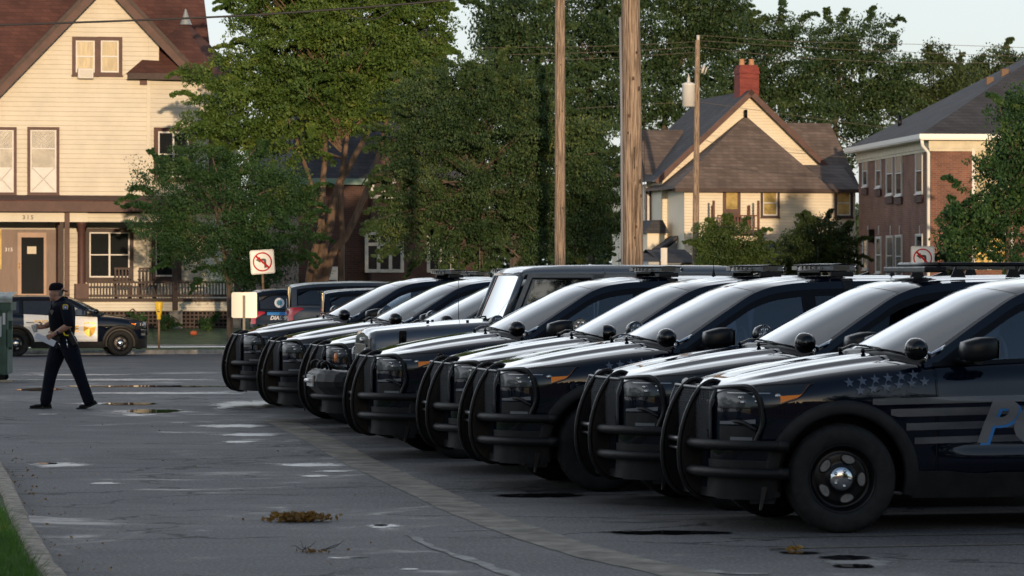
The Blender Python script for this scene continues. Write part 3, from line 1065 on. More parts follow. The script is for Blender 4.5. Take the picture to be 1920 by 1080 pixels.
        def lb():
            m = MB()
            m.box(1.62, 1.80, -.52, .52, 1.80, 1.845, bev=.01)
            for y in (-.50, .50):
                m.tube([(1.75, y, 1.862), (2.9, y, 1.862)], .018, 8)
            m.tube([(1.75, -.5, 1.862), (1.75, .5, 1.862)], .018, 8)
            m.tube([(2.9, -.5, 1.862), (2.9, .5, 1.862)], .018, 8)
            return m
        l = part('light_bar', 'rk', lb, steelblk, root)
        def lb2():
            m = MB()
            for k in range(9):
                x = 1.80+k*.13
                for y in (-.50, .50):
                    m.box(x-.045, x+.045, y-.012, y+.012, 1.822, 1.848, bev=.004)
            return m
        part('bar_lamp', 'rk2', lb2, pr('bar_led', (0.38, 0.33, 0.22)), l)
        def foot():
            m = MB()
            for x in (1.9, 2.35, 2.8):
                for y in (-.5, .5):
                    m.prism([(x-.06, 1.76), (x+.06, 1.76), (x+.02, 1.86), (x-.02, 1.86)], y-.01, y+.01, 'XZ')
            return m
        part('bar_foot', 'rkf', foot, plastic, l)
    elif bar == 'flat':
        def lb():
            m = MB(); m.box(1.45, 1.60, -.62, .62, 1.765, 1.80, bev=.01); return m
        part('light_bar', 'fl', lb, trim, root)
    if antenna:
        def an():
            m = MB()
            m.lathe([(.028, 1.77), (.022, 1.80), (.008, 1.84), (.004, 1.86)], 'Z', 10, (2.75, -.1, 0))
            m.tube([(2.75, -.1, 1.84), (2.75, -.1, 2.06)], [.004, .002], 5)
            m.prism([(3.1, 1.76), (3.3, 1.76), (3.27, 1.82)], -.015, .015, 'XZ')
            return m
        part('antenna', 'ant', an, trim, root)
    # markings
    if livery == 'row':
        def stars():
            m = MB()
            for k in range(6):
                flank_poly(m, star_poly(.045+k*.093, 1.035+.0105*k, .037), .0065, (S,))
            for k in range(6):
                flank_poly(m, star_poly(.115+k*.093, .982+.0115*k, .037), .0065, (S,))
            return m
        for S in (-1, 1): part('star_decal', 'stars%d' % S, stars, star_m, root)
        def stripes():
            m = MB()
            def fr(x): return .375+sqrt(max(0, (RA+.095)**2-x*x)) if x < RA+.095 else 0
            for (x0, z0, z1, x1) in ((.20, .885, .93, 3.6), (.33, .80, .855, 3.4), (.44, .705, .755, 3.2), (.50, .61, .655, 3.0)):
                strip(m, x0, x1, lambda x: max(z0+.018*(x-.5), fr(x)), lambda x: max(z1+.018*(x-.5), fr(x)+.001), .0072, n=60, m=5, sgn=(S,))
            return m
        for S in (-1, 1): part('stripe_decal', 'stripes%d' % S, stripes, stripe_m, root)
        def letters(o1):
            m = MB(); flank_text(m, 'POLICE', .40, .945+.020*(o1 < .011), .625-(0 if o1 > .011 else .016), o1, shear=.32, sgn=(S,), spacing=1.02, sx=1.12, bold=.012); return m
        for S in (-1, 1):
            part('blue_letter_shadow', 'lt1%d' % S, lambda: letters(.0095), blue_m, root)
            part('lettering', 'lt2%d' % S, lambda: letters(.013), letter_m, root)
    if livery == 'twotone':
        def num():
            m = MB()
            flank_text(m, '100', .13, 3.25, 1.02, .008, 0, (-1, 1), bold=.008)
            flank_text(m, 'S O', .12, 3.20, 1.15, -.0, 0, (-1, 1), bold=.008, surf=lambda x, z: max(side(x, min(z, ZE(x))), gy(x, z))+.012)
            return m
        part('number_decal', 'tt1', num, white_decal, root)
        def gold():
            m = MB()
            flank_text(m, 'POLICE', .24, 1.22, .72, .008, 0, (-1, 1), bold=.012, sx=1.05)
            for s in (-1, 1):
                pts = [(.76, .98), (.86, .985), (.93, 1.0), (.99, .985), (1.08, .98), (1.10, .86), (1.09, .72), (1.03, .62), (.93, .56), (.83, .62), (.77, .72), (.75, .86)]
                flank_poly(m, [(p[0]-.02, p[1]) for p in pts], .009, (s,))
            return m
        part('gold_badge_decal', 'tt2', gold, gold_m, root)
        def dial():
            m = MB(); flank_text(m, 'POLICE', .12, 2.1, .97, .008, 0, (-1, 1), bold=.004); return m
        part('small_lettering', 'tt3', dial, gold_m, root)
    if livery == 'dial':
        def d1():
            m = MB()
            flank_text(m, 'DIAL 911', .125, 3.18, 1.03, .010, .25, (1,), bold=.004, sx=1.0)
            flank_text(m, '115', .12, 3.02, 1.33, .012, .0, (1,), bold=.005, surf=gy)
            return m
        part('lettering', 'dl1', d1, white_decal, root)
        def d2():
            m = MB(); strip(m, 2.3, 3.74, lambda x: 1.135+.0*x, lambda x: 1.205, .009, n=30, m=4, sgn=(1,)); return m
        part('blue_stripe', 'dl2', d2, blue_m, root)
        def d3():
            m = MB(); m.add([(3.45+.115*cos(2*pi*i/28), gy(3.45+.115*cos(2*pi*i/28), 1.42+.115*sin(2*pi*i/28))+.008, 1.42+.115*sin(2*pi*i/28)) for i in range(28)], [tuple(range(28))]); return m
        s_ = part('seal_decal', 'dl3', d3, white_decal, root)
        def d4():
            m = MB()
            pl = [(3.45+(.075 if i % 2 else .055)*cos(2*pi*i/16), 1.42+(.075 if i % 2 else .055)*sin(2*pi*i/16)) for i in range(16)]
            m.add([(x, gy(x, z)+.010, z) for x, z in pl], [tuple(range(16))]); return m
        part('seal_star', 'dl4', d4, pr('seal_teal', (0.06, 0.22, 0.30), rough=0.4), s_)
    return root

def pchip_curve(pts, n):
    """smooth open 2d curve through points, by arc length"""
    t = [0]
    for a, b in zip(pts, pts[1:]): t.append(t[-1]+sqrt((a[0]-b[0])**2+(a[1]-b[1])**2))
    fx = pchip([(t[i], pts[i][0]) for i in range(len(pts))]); fz = pchip([(t[i], pts[i][1]) for i in range(len(pts))])
    return [(fx(v), fz(v)) for v in lin(0, t[-1], n)]
def curve3(pts, k=4):
    t = [0]; pts = [Vector(p) for p in pts]
    for a, b in zip(pts, pts[1:]): t.append(t[-1]+max(1e-5, (a-b).length))
    fs = [pchip([(t[i], pts[i][j]) for i in range(len(pts))]) for j in range(3)]
    return [Vector([f(v) for f in fs]) for v in lin(0, t[-1], k*(len(pts)-1)+1)]
def spot_M(c, ang, s):
    # lens looks forward (-x); ang turns it about z
    return Matrix.Translation(c) @ Matrix.Rotation(R(ang), 4, 'Z')
def spot_shell(c, ang, s):
    M = spot_M(c, ang, s); m = MB()
    m2 = MB(); m2.lathe([(0, .075), (.03, .072), (.055, .058), (.070, .036), (.077, .008), (.079, -.018), (.079, -.034), (.073, -.036)], 'X', 28)
    m.add([M @ Vector(v) for v in m2.v], m2.f, 0, True)
    return m
def spot_lens(c, ang, s):
    M = spot_M(c, ang, s); m = MB()
    m2 = MB(); m2.lathe([(0, -.030), (.073, -.030)], 'X', 24)
    for k in range(7):
        a = 2*pi*k/6; r = 0 if k == 6 else .042
        m2.ball((-.031, r*cos(a), r*sin(a)), .017, 8, sc=(.4, 1, 1))
    m.add([M @ Vector(v) for v in m2.v], m2.f, 0, False)
    return m

# ------------------------------------------------------------------ ground
def asphalt(name, dark, light, wet=0.5, seed=0.0):
    m, t, out = new_mat(name)
    N = t.nodes.new; L = t.links.new
    p = N('ShaderNodeBsdfPrincipled')
    g = N('ShaderNodeNewGeometry')
    def mapn(sc, rot=TH, off=seed):
        mp = N('ShaderNodeMapping'); mp.inputs['Scale'].default_value = sc; mp.inputs['Rotation'].default_value = (0, 0, -rot)
        mp.inputs['Location'].default_value = (off, off*1.7, 0)
        L(g.outputs['Position'], mp.inputs[0]); return mp
    def nz(sc, scale, det=6, rough=.6, rot=TH, dist=0):
        n = N('ShaderNodeTexNoise'); n.inputs['Scale'].default_value = scale; n.inputs['Detail'].default_value = det
        n.inputs['Roughness'].default_value = rough; n.inputs['Distortion'].default_value = dist
        L(mapn(sc, rot).outputs[0], n.inputs['Vector']); return n
    def ramp(src, a, b, va=0.0, vb=1.0):
        r = N('ShaderNodeMapRange'); r.inputs[1].default_value = a; r.inputs[2].default_value = b
        r.inputs[3].default_value = va; r.inputs[4].default_value = vb; r.interpolation_type = 'SMOOTHSTEP'
        L(src, r.inputs[0]); return r.outputs[0]
    def mathn(op, a, b):
        q = N('ShaderNodeMath'); q.operation = op
        if isinstance(a, float): q.inputs[0].default_value = a
        else: L(a, q.inputs[0])
        if isinstance(b, float): q.inputs[1].default_value = b
        else: L(b, q.inputs[1])
        return q.outputs[0]
    def mixc(f, a, b, mode='MIX'):
        q = N('ShaderNodeMix'); q.data_type = 'RGBA'; q.blend_type = mode
        if isinstance(f, float): q.inputs[0].default_value = f
        else: L(f, q.inputs[0])
        for i, c in ((6, a), (7, b)):
            if isinstance(c, tuple): q.inputs[i].default_value = (*c, 1)
            else: L(c, q.inputs[i])
        return q.outputs[2]
    big = nz((1, 1, 1), .22, 5)
    mid = nz((.5, 1.2, 1), 1.3, 8, .7)
    fine = nz((1, 1, 1), 38, 4, .8)
    col = mixc(ramp(big.outputs[0], .35, .66), dark, light)
    col = mixc(ramp(mid.outputs[0], .36, .7, .0, .55), col, tuple(c*.62 for c in dark))
    col = mixc(ramp(fine.outputs[0], .52, .62, 0, .55), col, tuple(min(1, c*2.6) for c in light))
    col = mixc(ramp(fine.outputs[0], .48, .40, 0, .55), col, tuple(c*.3 for c in dark))
    dirt = nz((.5, 1.0, 1), .8, 9, .72, dist=.8)
    col = mixc(ramp(dirt.outputs[0], .54, .68, 0, .62), col, tuple(c*.35 for c in dark))
    # cracks
    dn = nz((1, 1, 1), 1.6, 4, .6)
    vm = mapn((.22, .36, 1))
    va = N('ShaderNodeVectorMath'); va.operation = 'ADD'
    sc = N('ShaderNodeVectorMath'); sc.operation = 'SCALE'; sc.inputs[3].default_value = .35
    L(dn.outputs['Color'], sc.inputs[0]); L(vm.outputs[0], va.inputs[0]); L(sc.outputs[0], va.inputs[1])
    vo = N('ShaderNodeTexVoronoi'); vo.feature = 'DISTANCE_TO_EDGE'; vo.inputs['Scale'].default_value = 1.0
    L(va.outputs[0], vo.inputs['Vector'])
    crack = mathn('MULTIPLY', ramp(vo.outputs['Distance'], .003, .014, 1, 0), ramp(nz((1, 1, 1), .35, 3).outputs[0], .40, .52))
    col = mixc(crack, col, (0.012, 0.012, 0.012))
    # damp areas, drawn out along the street direction
    wn = nz((.6, .6, 1), .75, 10, .74, dist=.9)
    wet_ = ramp(wn.outputs[0], .52 - .1*(wet-.5), .64 - .1*(wet-.5))
    col = mixc(mathn('MULTIPLY', wet_, .62), col, tuple(c*.42 for c in dark))
    L(col, p.inputs['Base Color'])
    rg = mathn('SUBTRACT', .82, mathn('MULTIPLY', wet_, .36))
    rg2 = mathn('ADD', rg, mathn('MULTIPLY', mathn('SUBTRACT', fine.outputs[0], .5), .35))
    L(rg2, p.inputs['Roughness'])
    p.inputs['Specular IOR Level'].default_value = .42
    bp = N('ShaderNodeBump'); bp.inputs['Distance'].default_value = .004; bp.inputs['Strength'].default_value = .9
    h = mathn('SUBTRACT', mathn('ADD', fine.outputs[0], mathn('MULTIPLY', mid.outputs[0], .8)), mathn('MULTIPLY', crack, 2.0))
    L(h, bp.inputs['Height']); L(bp.outputs[0], p.inputs['Normal'])
    L(p.outputs[0], out.inputs[0])
    return m
asph = asphalt('wet_asphalt', (0.074, 0.073, 0.076), (0.138, 0.132, 0.129), .5)
asph2 = asphalt('street_asphalt', (0.075, 0.076, 0.084), (0.12, 0.12, 0.13), .35, 5)
conc = pr('concrete', (0.30, 0.28, 0.25), rough=.85, var=.35, vscale=5, bump=.5, bscale=60)
strip_m = pr('worn_concrete_strip', (0.18, 0.158, 0.128), rough=.85, var=.5, vscale=3.5, bump=.6, bscale=70)
grass_m = pr('grass_soil', (0.05, 0.08, 0.022), rough=.95, var=.5, vscale=2.5, bump=.6, bscale=18)
blade_m = leaf_mat('grass_blades', (0.07, 0.12, 0.025), (0.13, 0.19, 0.045), (0.19, 0.20, 0.06), scale=.6)

def wp(u, w):      # street-grid coordinates to world x, y
    return (u*cos(TH)-w*sin(TH), u*sin(TH)+w*cos(TH))
def sheet(name, us, ws, zf, mat, dz=0.0, kind='structure'):
    m = MB()
    P = []
    for w in ws:
        P.append([(*wp(u, w), zf(w)+dz) for u in us])
    m.grid(P)
    o = m.build(name, mat); o['kind'] = kind
    return o
sheet('parking_lot', lin(-160, 200, 13), lin(-90, 50, 8)+lin(52, 99, 48), _gz, asph)
sheet('street', lin(-160, 200, 13), lin(99, 107, 9), _gz, asph2)
sheet('curb', lin(-160, 200, 13), [107.0, 107.001, 107.15], lambda w: _gz(w) if w < 107.0005 else -.37, conc, .001)
sheet('grass_verge', lin(-160, 200, 13), lin(107.15, 109.2, 3), _lz, grass_m, -.002)
sheet('sidewalk', lin(-160, 200, 13), lin(109.2, 110.7, 3), _lz, conc, .01)
sheet('lawn', lin(-400, 400, 21), lin(110.7, 125, 12)+[140, 200, 400, 1500], _lz, grass_m, -.002)

def blades(name, n, area, zf, h=(.04, .09), w=.006, mat=None, kind='stuff', lean=.5):
    """area: function returning random x, y"""
    xy = np.array([area() for _ in range(n)])
    a = rng.uniform(0, 2*pi, n); hh = rng.uniform(*h, n); l = rng.normal(0, lean, (n, 2))*hh[:, None]
    z = np.array([zf(x, y) for x, y in xy])
    V = np.zeros((n, 3, 3))
    V[:, 0, 0] = xy[:, 0]-cos_(a)*w; V[:, 0, 1] = xy[:, 1]-sin_(a)*w; V[:, 0, 2] = z
    V[:, 1, 0] = xy[:, 0]+cos_(a)*w; V[:, 1, 1] = xy[:, 1]+sin_(a)*w; V[:, 1, 2] = z
    V[:, 2, 0] = xy[:, 0]+l[:, 0]; V[:, 2, 1] = xy[:, 1]+l[:, 1]; V[:, 2, 2] = z+hh
    me = np_mesh(name, V.reshape(-1, 3), 3)
    me.materials.append(mat or blade_m)
    o = bpy.data.objects.new(name, me); C.objects.link(o); o['kind'] = kind
    return o
cos_, sin_ = np.cos, np.sin
def np_mesh(name, V, k):
    me = bpy.data.meshes.new(name)
    nv = len(V); nf = nv//k
    me.vertices.add(nv); me.vertices.foreach_set('co', np.asarray(V, dtype=np.float32).ravel())
    me.loops.add(nv); me.loops.foreach_set('vertex_index', np.arange(nv, dtype=np.int32))
    me.polygons.add(nf); me.polygons.foreach_set('loop_start', np.arange(0, nv, k, dtype=np.int32))
    me.update(calc_edges=True)
    return me
def a_lawn():
    u = rng.uniform(-26, 4); w = 110.9+(rng.uniform(0, 1)**1.3)*11
    return wp(u, w)
blades('lawn_grass', 26000, a_lawn, lz, (.05, .12), .012)
blades('verge_grass', 9000, lambda: wp(rng.uniform(-26, 4), rng.uniform(107.2, 109.2)), lz, (.04, .10), .012)

# seam strip in front of the parked row, with worn paint along it
def ribbon_ground(name, pts, width, mat, dz, rag=.0, kind='structure', zf=gz):
    m = MB(); P = []
    pts = curve3([(p[0], p[1], 0) for p in pts], 12)
    for i, p in enumerate(pts):
        d = pts[min(i+1, len(pts)-1)]-pts[max(0, i-1)]
        n = Vector((-d.y, d.x, 0)).normalized()
        wl = width/2*(1+rag*(noise.noise(p*3.1))); wr = width/2*(1+rag*noise.noise(p*2.7+Vector((9, 0, 0))))
        a = p+n*wl; b = p-n*wr
        P.append([(a.x, a.y, zf(a.x, a.y)+dz), (b.x, b.y, zf(b.x, b.y)+dz)])
    m.grid(P, 0, False)
    o = m.build(name, mat); o['kind'] = kind
    return o
seam = [ground_at(*q) for q in ((1420, 1130), (1296, 1080), (1127, 1042), (975, 995), (890, 963), (797, 921), (680, 868), (590, 820), (520, 788))]
ribbon_ground('concrete_strip', seam, .36, strip_m, .004, .12)
ln = pr('worn_white_paint', (0.09, 0.09, 0.092), rough=.75, col2=(0.30, 0.29, 0.27), vscale=5, bump=.4, bscale=80)
yl = pr('worn_yellow_paint', (0.115, 0.10, 0.075), rough=.8, var=.4, vscale=9)
for i, q in enumerate((((768, 1003), (800, 1022), (850, 1040)), ((850, 1040), (905, 1058), (985, 1090)), ((850, 996), (905, 994), (1010, 990)),
                       ((1310, 1070), (1370, 1076), (1440, 1077)), ((620, 1044), (650, 1046), (690, 1045)))):
    ribbon_ground('road_marking', [ground_at(*a) for a in q], (.06, .08, .03, .10, .06)[i], ln, .005, 1.3)
for k, (rx, ry) in enumerate(((2.082, 25.5), (1.509, 27.9), (.562, 30.3), (.14, 32.8), (-.669, 35.7), (-1.16, 38.6), (-1.458, 41.4), (-2.13, 44.1), (-2.3, 46.8))):
    for dd in ((-1.28,) if k else (-1.25, -2.2)):
        bx, by = rx-.9*cos(TH)-dd*sin(TH), ry-.9*sin(TH)+dd*cos(TH)
        ribbon_ground('stall_line', [(bx, by), (bx+3*cos(TH), by+3*sin(TH)), (bx+6*cos(TH), by+6*sin(TH))], .07, yl, .004, .6)

# standing water: level surfaces, mirror smooth
def water(name):
    m, t, out = new_mat(name)
    p = t.nodes.new('ShaderNodeBsdfPrincipled')
    p.inputs['Base Color'].default_value = (.012, .012, .013, 1); p.inputs['Roughness'].default_value = .03
    nn = t.nodes.new('ShaderNodeTexNoise'); nn.inputs['Scale'].default_value = 2.5
    bp = t.nodes.new('ShaderNodeBump'); bp.inputs['Strength'].default_value = .02; bp.inputs['Distance'].default_value = .01
    cv = t.nodes.new('ShaderNodeCombineXYZ'); cv.inputs[2].default_value = 1
    t.links.new(nn.outputs[0], bp.inputs['Height']); t.links.new(cv.outputs[0], bp.inputs['Normal'])
    t.links.new(bp.outputs[0], p.inputs['Normal'])
    t.links.new(p.outputs[0], out.inputs[0])
    return m
def soft_edge(m, sharp, amp):
    """let a ground sheet die away raggedly towards its rim"""
    t = m.node_tree; N = t.nodes.new; L = t.links.new
    out = [n for n in t.nodes if n.type == 'OUTPUT_MATERIAL'][0]; src = out.inputs[0].links[0].from_socket
    tc = N('ShaderNodeTexCoord'); va = N('ShaderNodeVectorMath'); va.operation = 'SUBTRACT'; va.inputs[1].default_value = (.5, .5, .5)
    L(tc.outputs['Generated'], va.inputs[0])
    sx = N('ShaderNodeSeparateXYZ'); L(va.outputs[0], sx.inputs[0]); cb = N('ShaderNodeCombineXYZ'); L(sx.outputs[0], cb.inputs[0]); L(sx.outputs[1], cb.inputs[1])
    ln_ = N('ShaderNodeVectorMath'); ln_.operation = 'LENGTH'; L(cb.outputs[0], ln_.inputs[0])
    g = N('ShaderNodeNewGeometry'); mp = N('ShaderNodeMapping'); mp.inputs['Scale'].default_value = (1.6, 1.2, 1); L(g.outputs['Position'], mp.inputs[0])
    nz = N('ShaderNodeTexNoise'); nz.inputs['Scale'].default_value = 2.6; nz.inputs['Detail'].default_value = 9; nz.inputs['Roughness'].default_value = .7; L(mp.outputs[0], nz.inputs['Vector'])
    m1 = N('ShaderNodeMath'); m1.operation = 'MULTIPLY_ADD'; m1.inputs[1].default_value = amp; L(nz.outputs[0], m1.inputs[0]); L(ln_.outputs['Value'], m1.inputs[2])
    mr = N('ShaderNodeMapRange'); mr.inputs[1].default_value = .42+amp*.5-sharp; mr.inputs[2].default_value = .42+amp*.5; mr.inputs[3].default_value = 1; mr.inputs[4].default_value = 0
    L(m1.outputs[0], mr.inputs[0])
    tr = N('ShaderNodeBsdfTransparent'); mx = N('ShaderNodeMixShader'); L(mr.outputs[0], mx.inputs[0]); L(tr.outputs[0], mx.inputs[1]); L(src, mx.inputs[2]); L(mx.outputs[0], out.inputs[0])
puddle_m = water('puddle_water')
soft_edge(puddle_m, .05, .8)
damp_m = pr('pale_damp_sheen', (0.15, 0.15, 0.152), rough=.40, var=.5, vscale=3, spec=.8, rvar=.12, stretch=(.4, 2, 1))  # damp streaks; the pale colour stands in for their sky sheen
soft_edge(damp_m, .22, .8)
def blot(name, px, py, hw, hh, mat, dz, rag=.35, n=72, seed=0):
    c = ground_at(px, py); a = ground_at(px, py-hh); b = ground_at(px, py+hh)
    rx = hw/F*c.y; ry0 = (a.y-c.y); ry1 = (c.y-b.y)
    m = MB(); ring = []
    for i in range(n):
        t = 2*pi*i/n
        k = 1+rag*noise.fractal(Vector((cos(t)*1.6+seed*3.1+px, sin(t)*1.6+py*.37, seed)), 1.0, 2.0, 4)
        x = c.x+rx*k*cos(t); y = c.y+(ry0 if sin(t) > 0 else ry1)*k*sin(t)
        ring.append((x, y, gz(x, y)+dz))
    m.add([(c.x, c.y, gz(c.x, c.y)+dz)]+ring, [(0, 1+i, 1+(i+1) % n) for i in range(n)])
    o = m.build(name, mat); o['kind'] = 'structure'
    return o
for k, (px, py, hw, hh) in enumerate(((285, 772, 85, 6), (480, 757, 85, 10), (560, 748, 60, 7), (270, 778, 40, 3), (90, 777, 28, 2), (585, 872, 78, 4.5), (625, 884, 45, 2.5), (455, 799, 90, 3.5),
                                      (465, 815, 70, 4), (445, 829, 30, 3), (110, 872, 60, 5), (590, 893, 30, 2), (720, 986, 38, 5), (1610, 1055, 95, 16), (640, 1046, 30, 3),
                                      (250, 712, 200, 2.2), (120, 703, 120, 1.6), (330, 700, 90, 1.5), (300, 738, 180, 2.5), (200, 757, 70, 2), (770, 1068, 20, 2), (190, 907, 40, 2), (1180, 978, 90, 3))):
    blot('damp_sheen_patch', px, py, hw, hh, damp_m, .0035, .75, seed=k)
for k, (px, py, hw, hh) in enumerate(((283, 772, 62, 3.6), (75, 731, 50, 3), (280, 725, 185, 1.7), (245, 758, 60, 2.4), (90, 870, 22, 1.5), (715, 986, 15, 1.6), (1590, 1047, 50, 5), (1605, 1063, 42, 4), (1500, 1038, 40, 2), (1250, 1000, 130, 4), (1010, 930, 90, 4))):
    blot('puddle', px, py, hw, hh, puddle_m, .0075, .5, seed=k+30)

# curb and grass island, bottom left
isl = [ground_at(*q) for q in ((-60, 830), (0, 882), (32, 940), (58, 1000), (80, 1040), (104, 1085), (135, 1150))]
ic = curve3(isl+[Vector((-2.15, 14, 0)), Vector((-2.0, 4, 0)), Vector((-2.0, -12, 0))], 10)
m = MB(); P = []
for i, p in enumerate(ic):
    d = (ic[min(i+1, len(ic)-1)]-ic[max(0, i-1)]); n = Vector((-d.y, d.x, 0)).normalized()
    if n.x > 0: n = -n
    j = .012*noise.noise(p*4); k2 = .02*noise.noise(p*7+Vector((3, 0, 0)))
    q = lambda o, z: (p.x+n.x*(o+j), p.y+n.y*(o+j), z)
    P.append([q(0, -.02), q(.012, .10+k2), q(.035, .135+k2), q(.13, .142+k2*.6), q(.15, .13), q(.16, .05)])
m.grid(P, 0, False); structure(m.build('island_curb', pr('weathered_curb', (0.26, 0.22, 0.17), rough=.9, var=.5, vscale=9, bump=1.0, bscale=35)))
m = MB(); P = []
for i, p in enumerate(ic):
    d = (ic[min(i+1, len(ic)-1)]-ic[max(0, i-1)]); n = Vector((-d.y, d.x, 0)).normalized()
    if n.x > 0: n = -n
    P.append([(p.x+n.x*.15, p.y+n.y*.15, .12), (p.x-1.5, p.y-.2, .14), (p.x-8, p.y-1, .14)])
m.grid(P); structure(m.build('grass_island', grass_m))
def a_isl():
    while True:
        i = int(rng.integers(0, 60)); t = rng.uniform(); p = ic[i].lerp(ic[i+1], t)
        o = .2+rng.uniform(0, 1)**1.5*1.2
        if p.y > 24.6 and rng.uniform() < .8: continue
        return (p.x-o, p.y-.15*o)
blades('island_grass', 26000, a_isl, lambda x, y: .12, (.05, .13), .0035, mat=leaf_mat('island_blades', (0.05, 0.12, 0.015), (0.10, 0.22, 0.03), (0.2, 0.25, 0.06), scale=1.5))

# fallen leaves: one countless scatter, and the clump on the drain
def leaves_flat(name, spots, size, mat, curl=.5, kind='stuff', zoff=0.008, pile=0):
    V = []
    for (x, y) in spots:
        s = random.uniform(*size); a = random.uniform(0, 2*pi)
        M = Matrix.Rotation(a, 3, 'Z') @ Matrix.Rotation(random.gauss(0, curl), 3, 'X') @ Matrix.Rotation(random.gauss(0, curl), 3, 'Y')
        z = (gz(x, y))+zoff+random.uniform(0, pile)+s*.2
        for p in ((-.5, 0, 0), (0, -.32, .06), (.5, 0, 0), (0, .32, .06)):
            q = M @ Vector(p)*s; V.append((x+q.x, y+q.y, z+q.z))
    me = np_mesh(name, np.array(V), 4); me.materials.append(mat)
    o = bpy.data.objects.new(name, me); C.objects.link(o)
    if kind: o['kind'] = kind
    return o
dry = leaf_mat('dry_leaf', (0.16, 0.09, 0.03), (0.36, 0.2, 0.05), (0.5, 0.36, 0.08), scale=7)
sp = []
for _ in range(110):
    px = random.uniform(10, 700) if random.random() < .8 else random.uniform(700, 1500); py = random.uniform(770, 1075)
    if random.random() > .35 and px > 330: continue
    v = ground_at(px, py); sp.append((v.x, v.y))
for _ in range(170):
    i = random.randrange(49)
    p = ic[i]; o = abs(random.gauss(0, .18)); sp.append((p.x+.03+o, p.y+random.uniform(-.3, .3)))
leaves_flat('fallen_leaves', sp, (.02, .036), dry, .5)
def pile(px, py, rx, ry, n, label, size=(.03, .07), h=.05, twigs=4):
    c = ground_at(px, py)
    sp = [(c.x+random.gauss(0, rx*.45), c.y+random.gauss(0, ry*.45)) for _ in range(n)]
    o = leaves_flat('leaf_pile', sp, size, dry, .9, None, .0, h)
    tag(o, label, 'leaf pile')
    m = MB()
    for _ in range(twigs):
        a = random.uniform(0, 2*pi); s = Vector((c.x+random.uniform(-rx, rx)*.7, c.y+random.uniform(-ry, ry)*.5, .02))
        m.tube([s, s+Vector((cos(a)*.06, sin(a)*.04, random.uniform(.01, .03))), s+Vector((cos(a)*.11, sin(a)*.08, random.uniform(.01, .06)))], [.003, .0025, .001], 5)
    m.build('twigs', pr('twig_bark', (0.06, 0.045, 0.03), rough=.9), o)
pile(565, 978, .22, .13, 330, 'heap of yellow brown fallen leaves and twigs on the open asphalt', h=.045, twigs=7)
pile(590, 1036, .14, .10, 50, 'thin scatter of dead twigs and leaves below the larger leaf heap', h=.012, size=(.015, .035), twigs=6)
pile(1493, 1034, .07, .06, 22, 'single curled brown leaf clump on the asphalt by the nearest front wheel', h=.02, size=(.03, .05), twigs=1)

# ------------------------------------------------------------------ unseen building added behind the camera, its stepped top shaping shade and sunlit gaps
wallb = pr('shade_caster_wall', (0.16, 0.10, 0.075), rough=.85, var=.2, vscale=2)
m = MB()
x_ = -75
for x1, h in ((6.4, 11.7), (9.4, 10.9), (10.1, 14.2), (11.6, 9.7), (14.0, 14.2), (17.5, 9.6), (90, 12.0)):
    m.box(x_+.001, x1, -53.2, -52, 0, h-.4); m.box(x_+.001, x1, -53.4, -51.8, h-.4, h); x_ = x1
bb = thing('shade_caster_building', 'unseen building added behind the camera, stepped in height to keep the lot in shade', 'building')
m.build('wall', wallb, bb)
m = MB()
for k in range(40):
    x = -72+k*4.1
    for z in (1.2, 4.8): m.box(x, x+1.6, -52.02, -51.9, z, z+1.8)
w_ = m.build('window', pr('shade_caster_pane', (0.05, 0.06, 0.07), rough=.1), bb); w_['kind'] = 'stuff'
bb.location = (0, 0, 0)

# ------------------------------------------------------------------ buildings
cream = pr('cream_siding', (0.60, 0.56, 0.47), rough=.6, var=.06, vscale=1.2, bump=.1, bscale=30)
cream2 = pr('pale_cream_siding', (0.66, 0.60, 0.48), rough=.6, var=.05, vscale=1.0)
brown = pr('brown_trim', (0.075, 0.032, 0.026), rough=.6, var=.2, vscale=3)
dkbrown = pr('dark_brown_wood', (0.045, 0.026, 0.022), rough=.65, var=.25, vscale=4)
whitew = pr('white_woodwork', (0.60, 0.59, 0.57), rough=.5, var=.06, vscale=3)
doorm = pr('varnished_door', (0.22, 0.085, 0.03), rough=.4, var=.3, vscale=4, stretch=(3, 3, .4))
pane_d = pr('dark_pane', (0.015, 0.017, 0.02), rough=.06, spec=.8, bump=.02, bscale=2)
pane_c = pr('curtained_pane', (0.26, 0.21, 0.11), rough=.25, var=.35, vscale=3, coat=.6, stretch=(4, 4, .5))
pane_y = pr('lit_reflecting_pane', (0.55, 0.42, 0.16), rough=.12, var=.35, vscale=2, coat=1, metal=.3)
roof_b = brick_mat('brown_shingle', (0.070, 0.028, 0.023), (0.10, 0.042, 0.033), (0.055, 0.024, 0.02), bw=.30, bh=.14, msize=.010, rough=.95)
roof_g = brick_mat('grey_brown_shingle', (0.105, 0.08, 0.07), (0.15, 0.118, 0.103), (0.075, 0.058, 0.05), bw=.33, bh=.15, msize=.010, rough=.95)
roof_s = brick_mat('slate_grey_shingle', (0.038, 0.039, 0.048), (0.056, 0.058, 0.068), (0.026, 0.026, 0.03), bw=.3, bh=.14, msize=.010, rough=.9)
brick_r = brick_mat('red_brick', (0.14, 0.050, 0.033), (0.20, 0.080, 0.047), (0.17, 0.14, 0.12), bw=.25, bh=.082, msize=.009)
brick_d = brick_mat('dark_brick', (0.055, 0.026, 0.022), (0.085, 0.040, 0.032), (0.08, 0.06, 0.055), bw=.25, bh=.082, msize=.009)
chim_m = brick_mat('painted_chimney_brick', (0.17, 0.032, 0.026), (0.21, 0.045, 0.034), (0.15, 0.035, 0.03), bw=.25, bh=.08, msize=.008)
stone = pr('foundation_stone', (0.22, 0.21, 0.19), rough=.9, var=.4, vscale=4, bump=1, bscale=12)

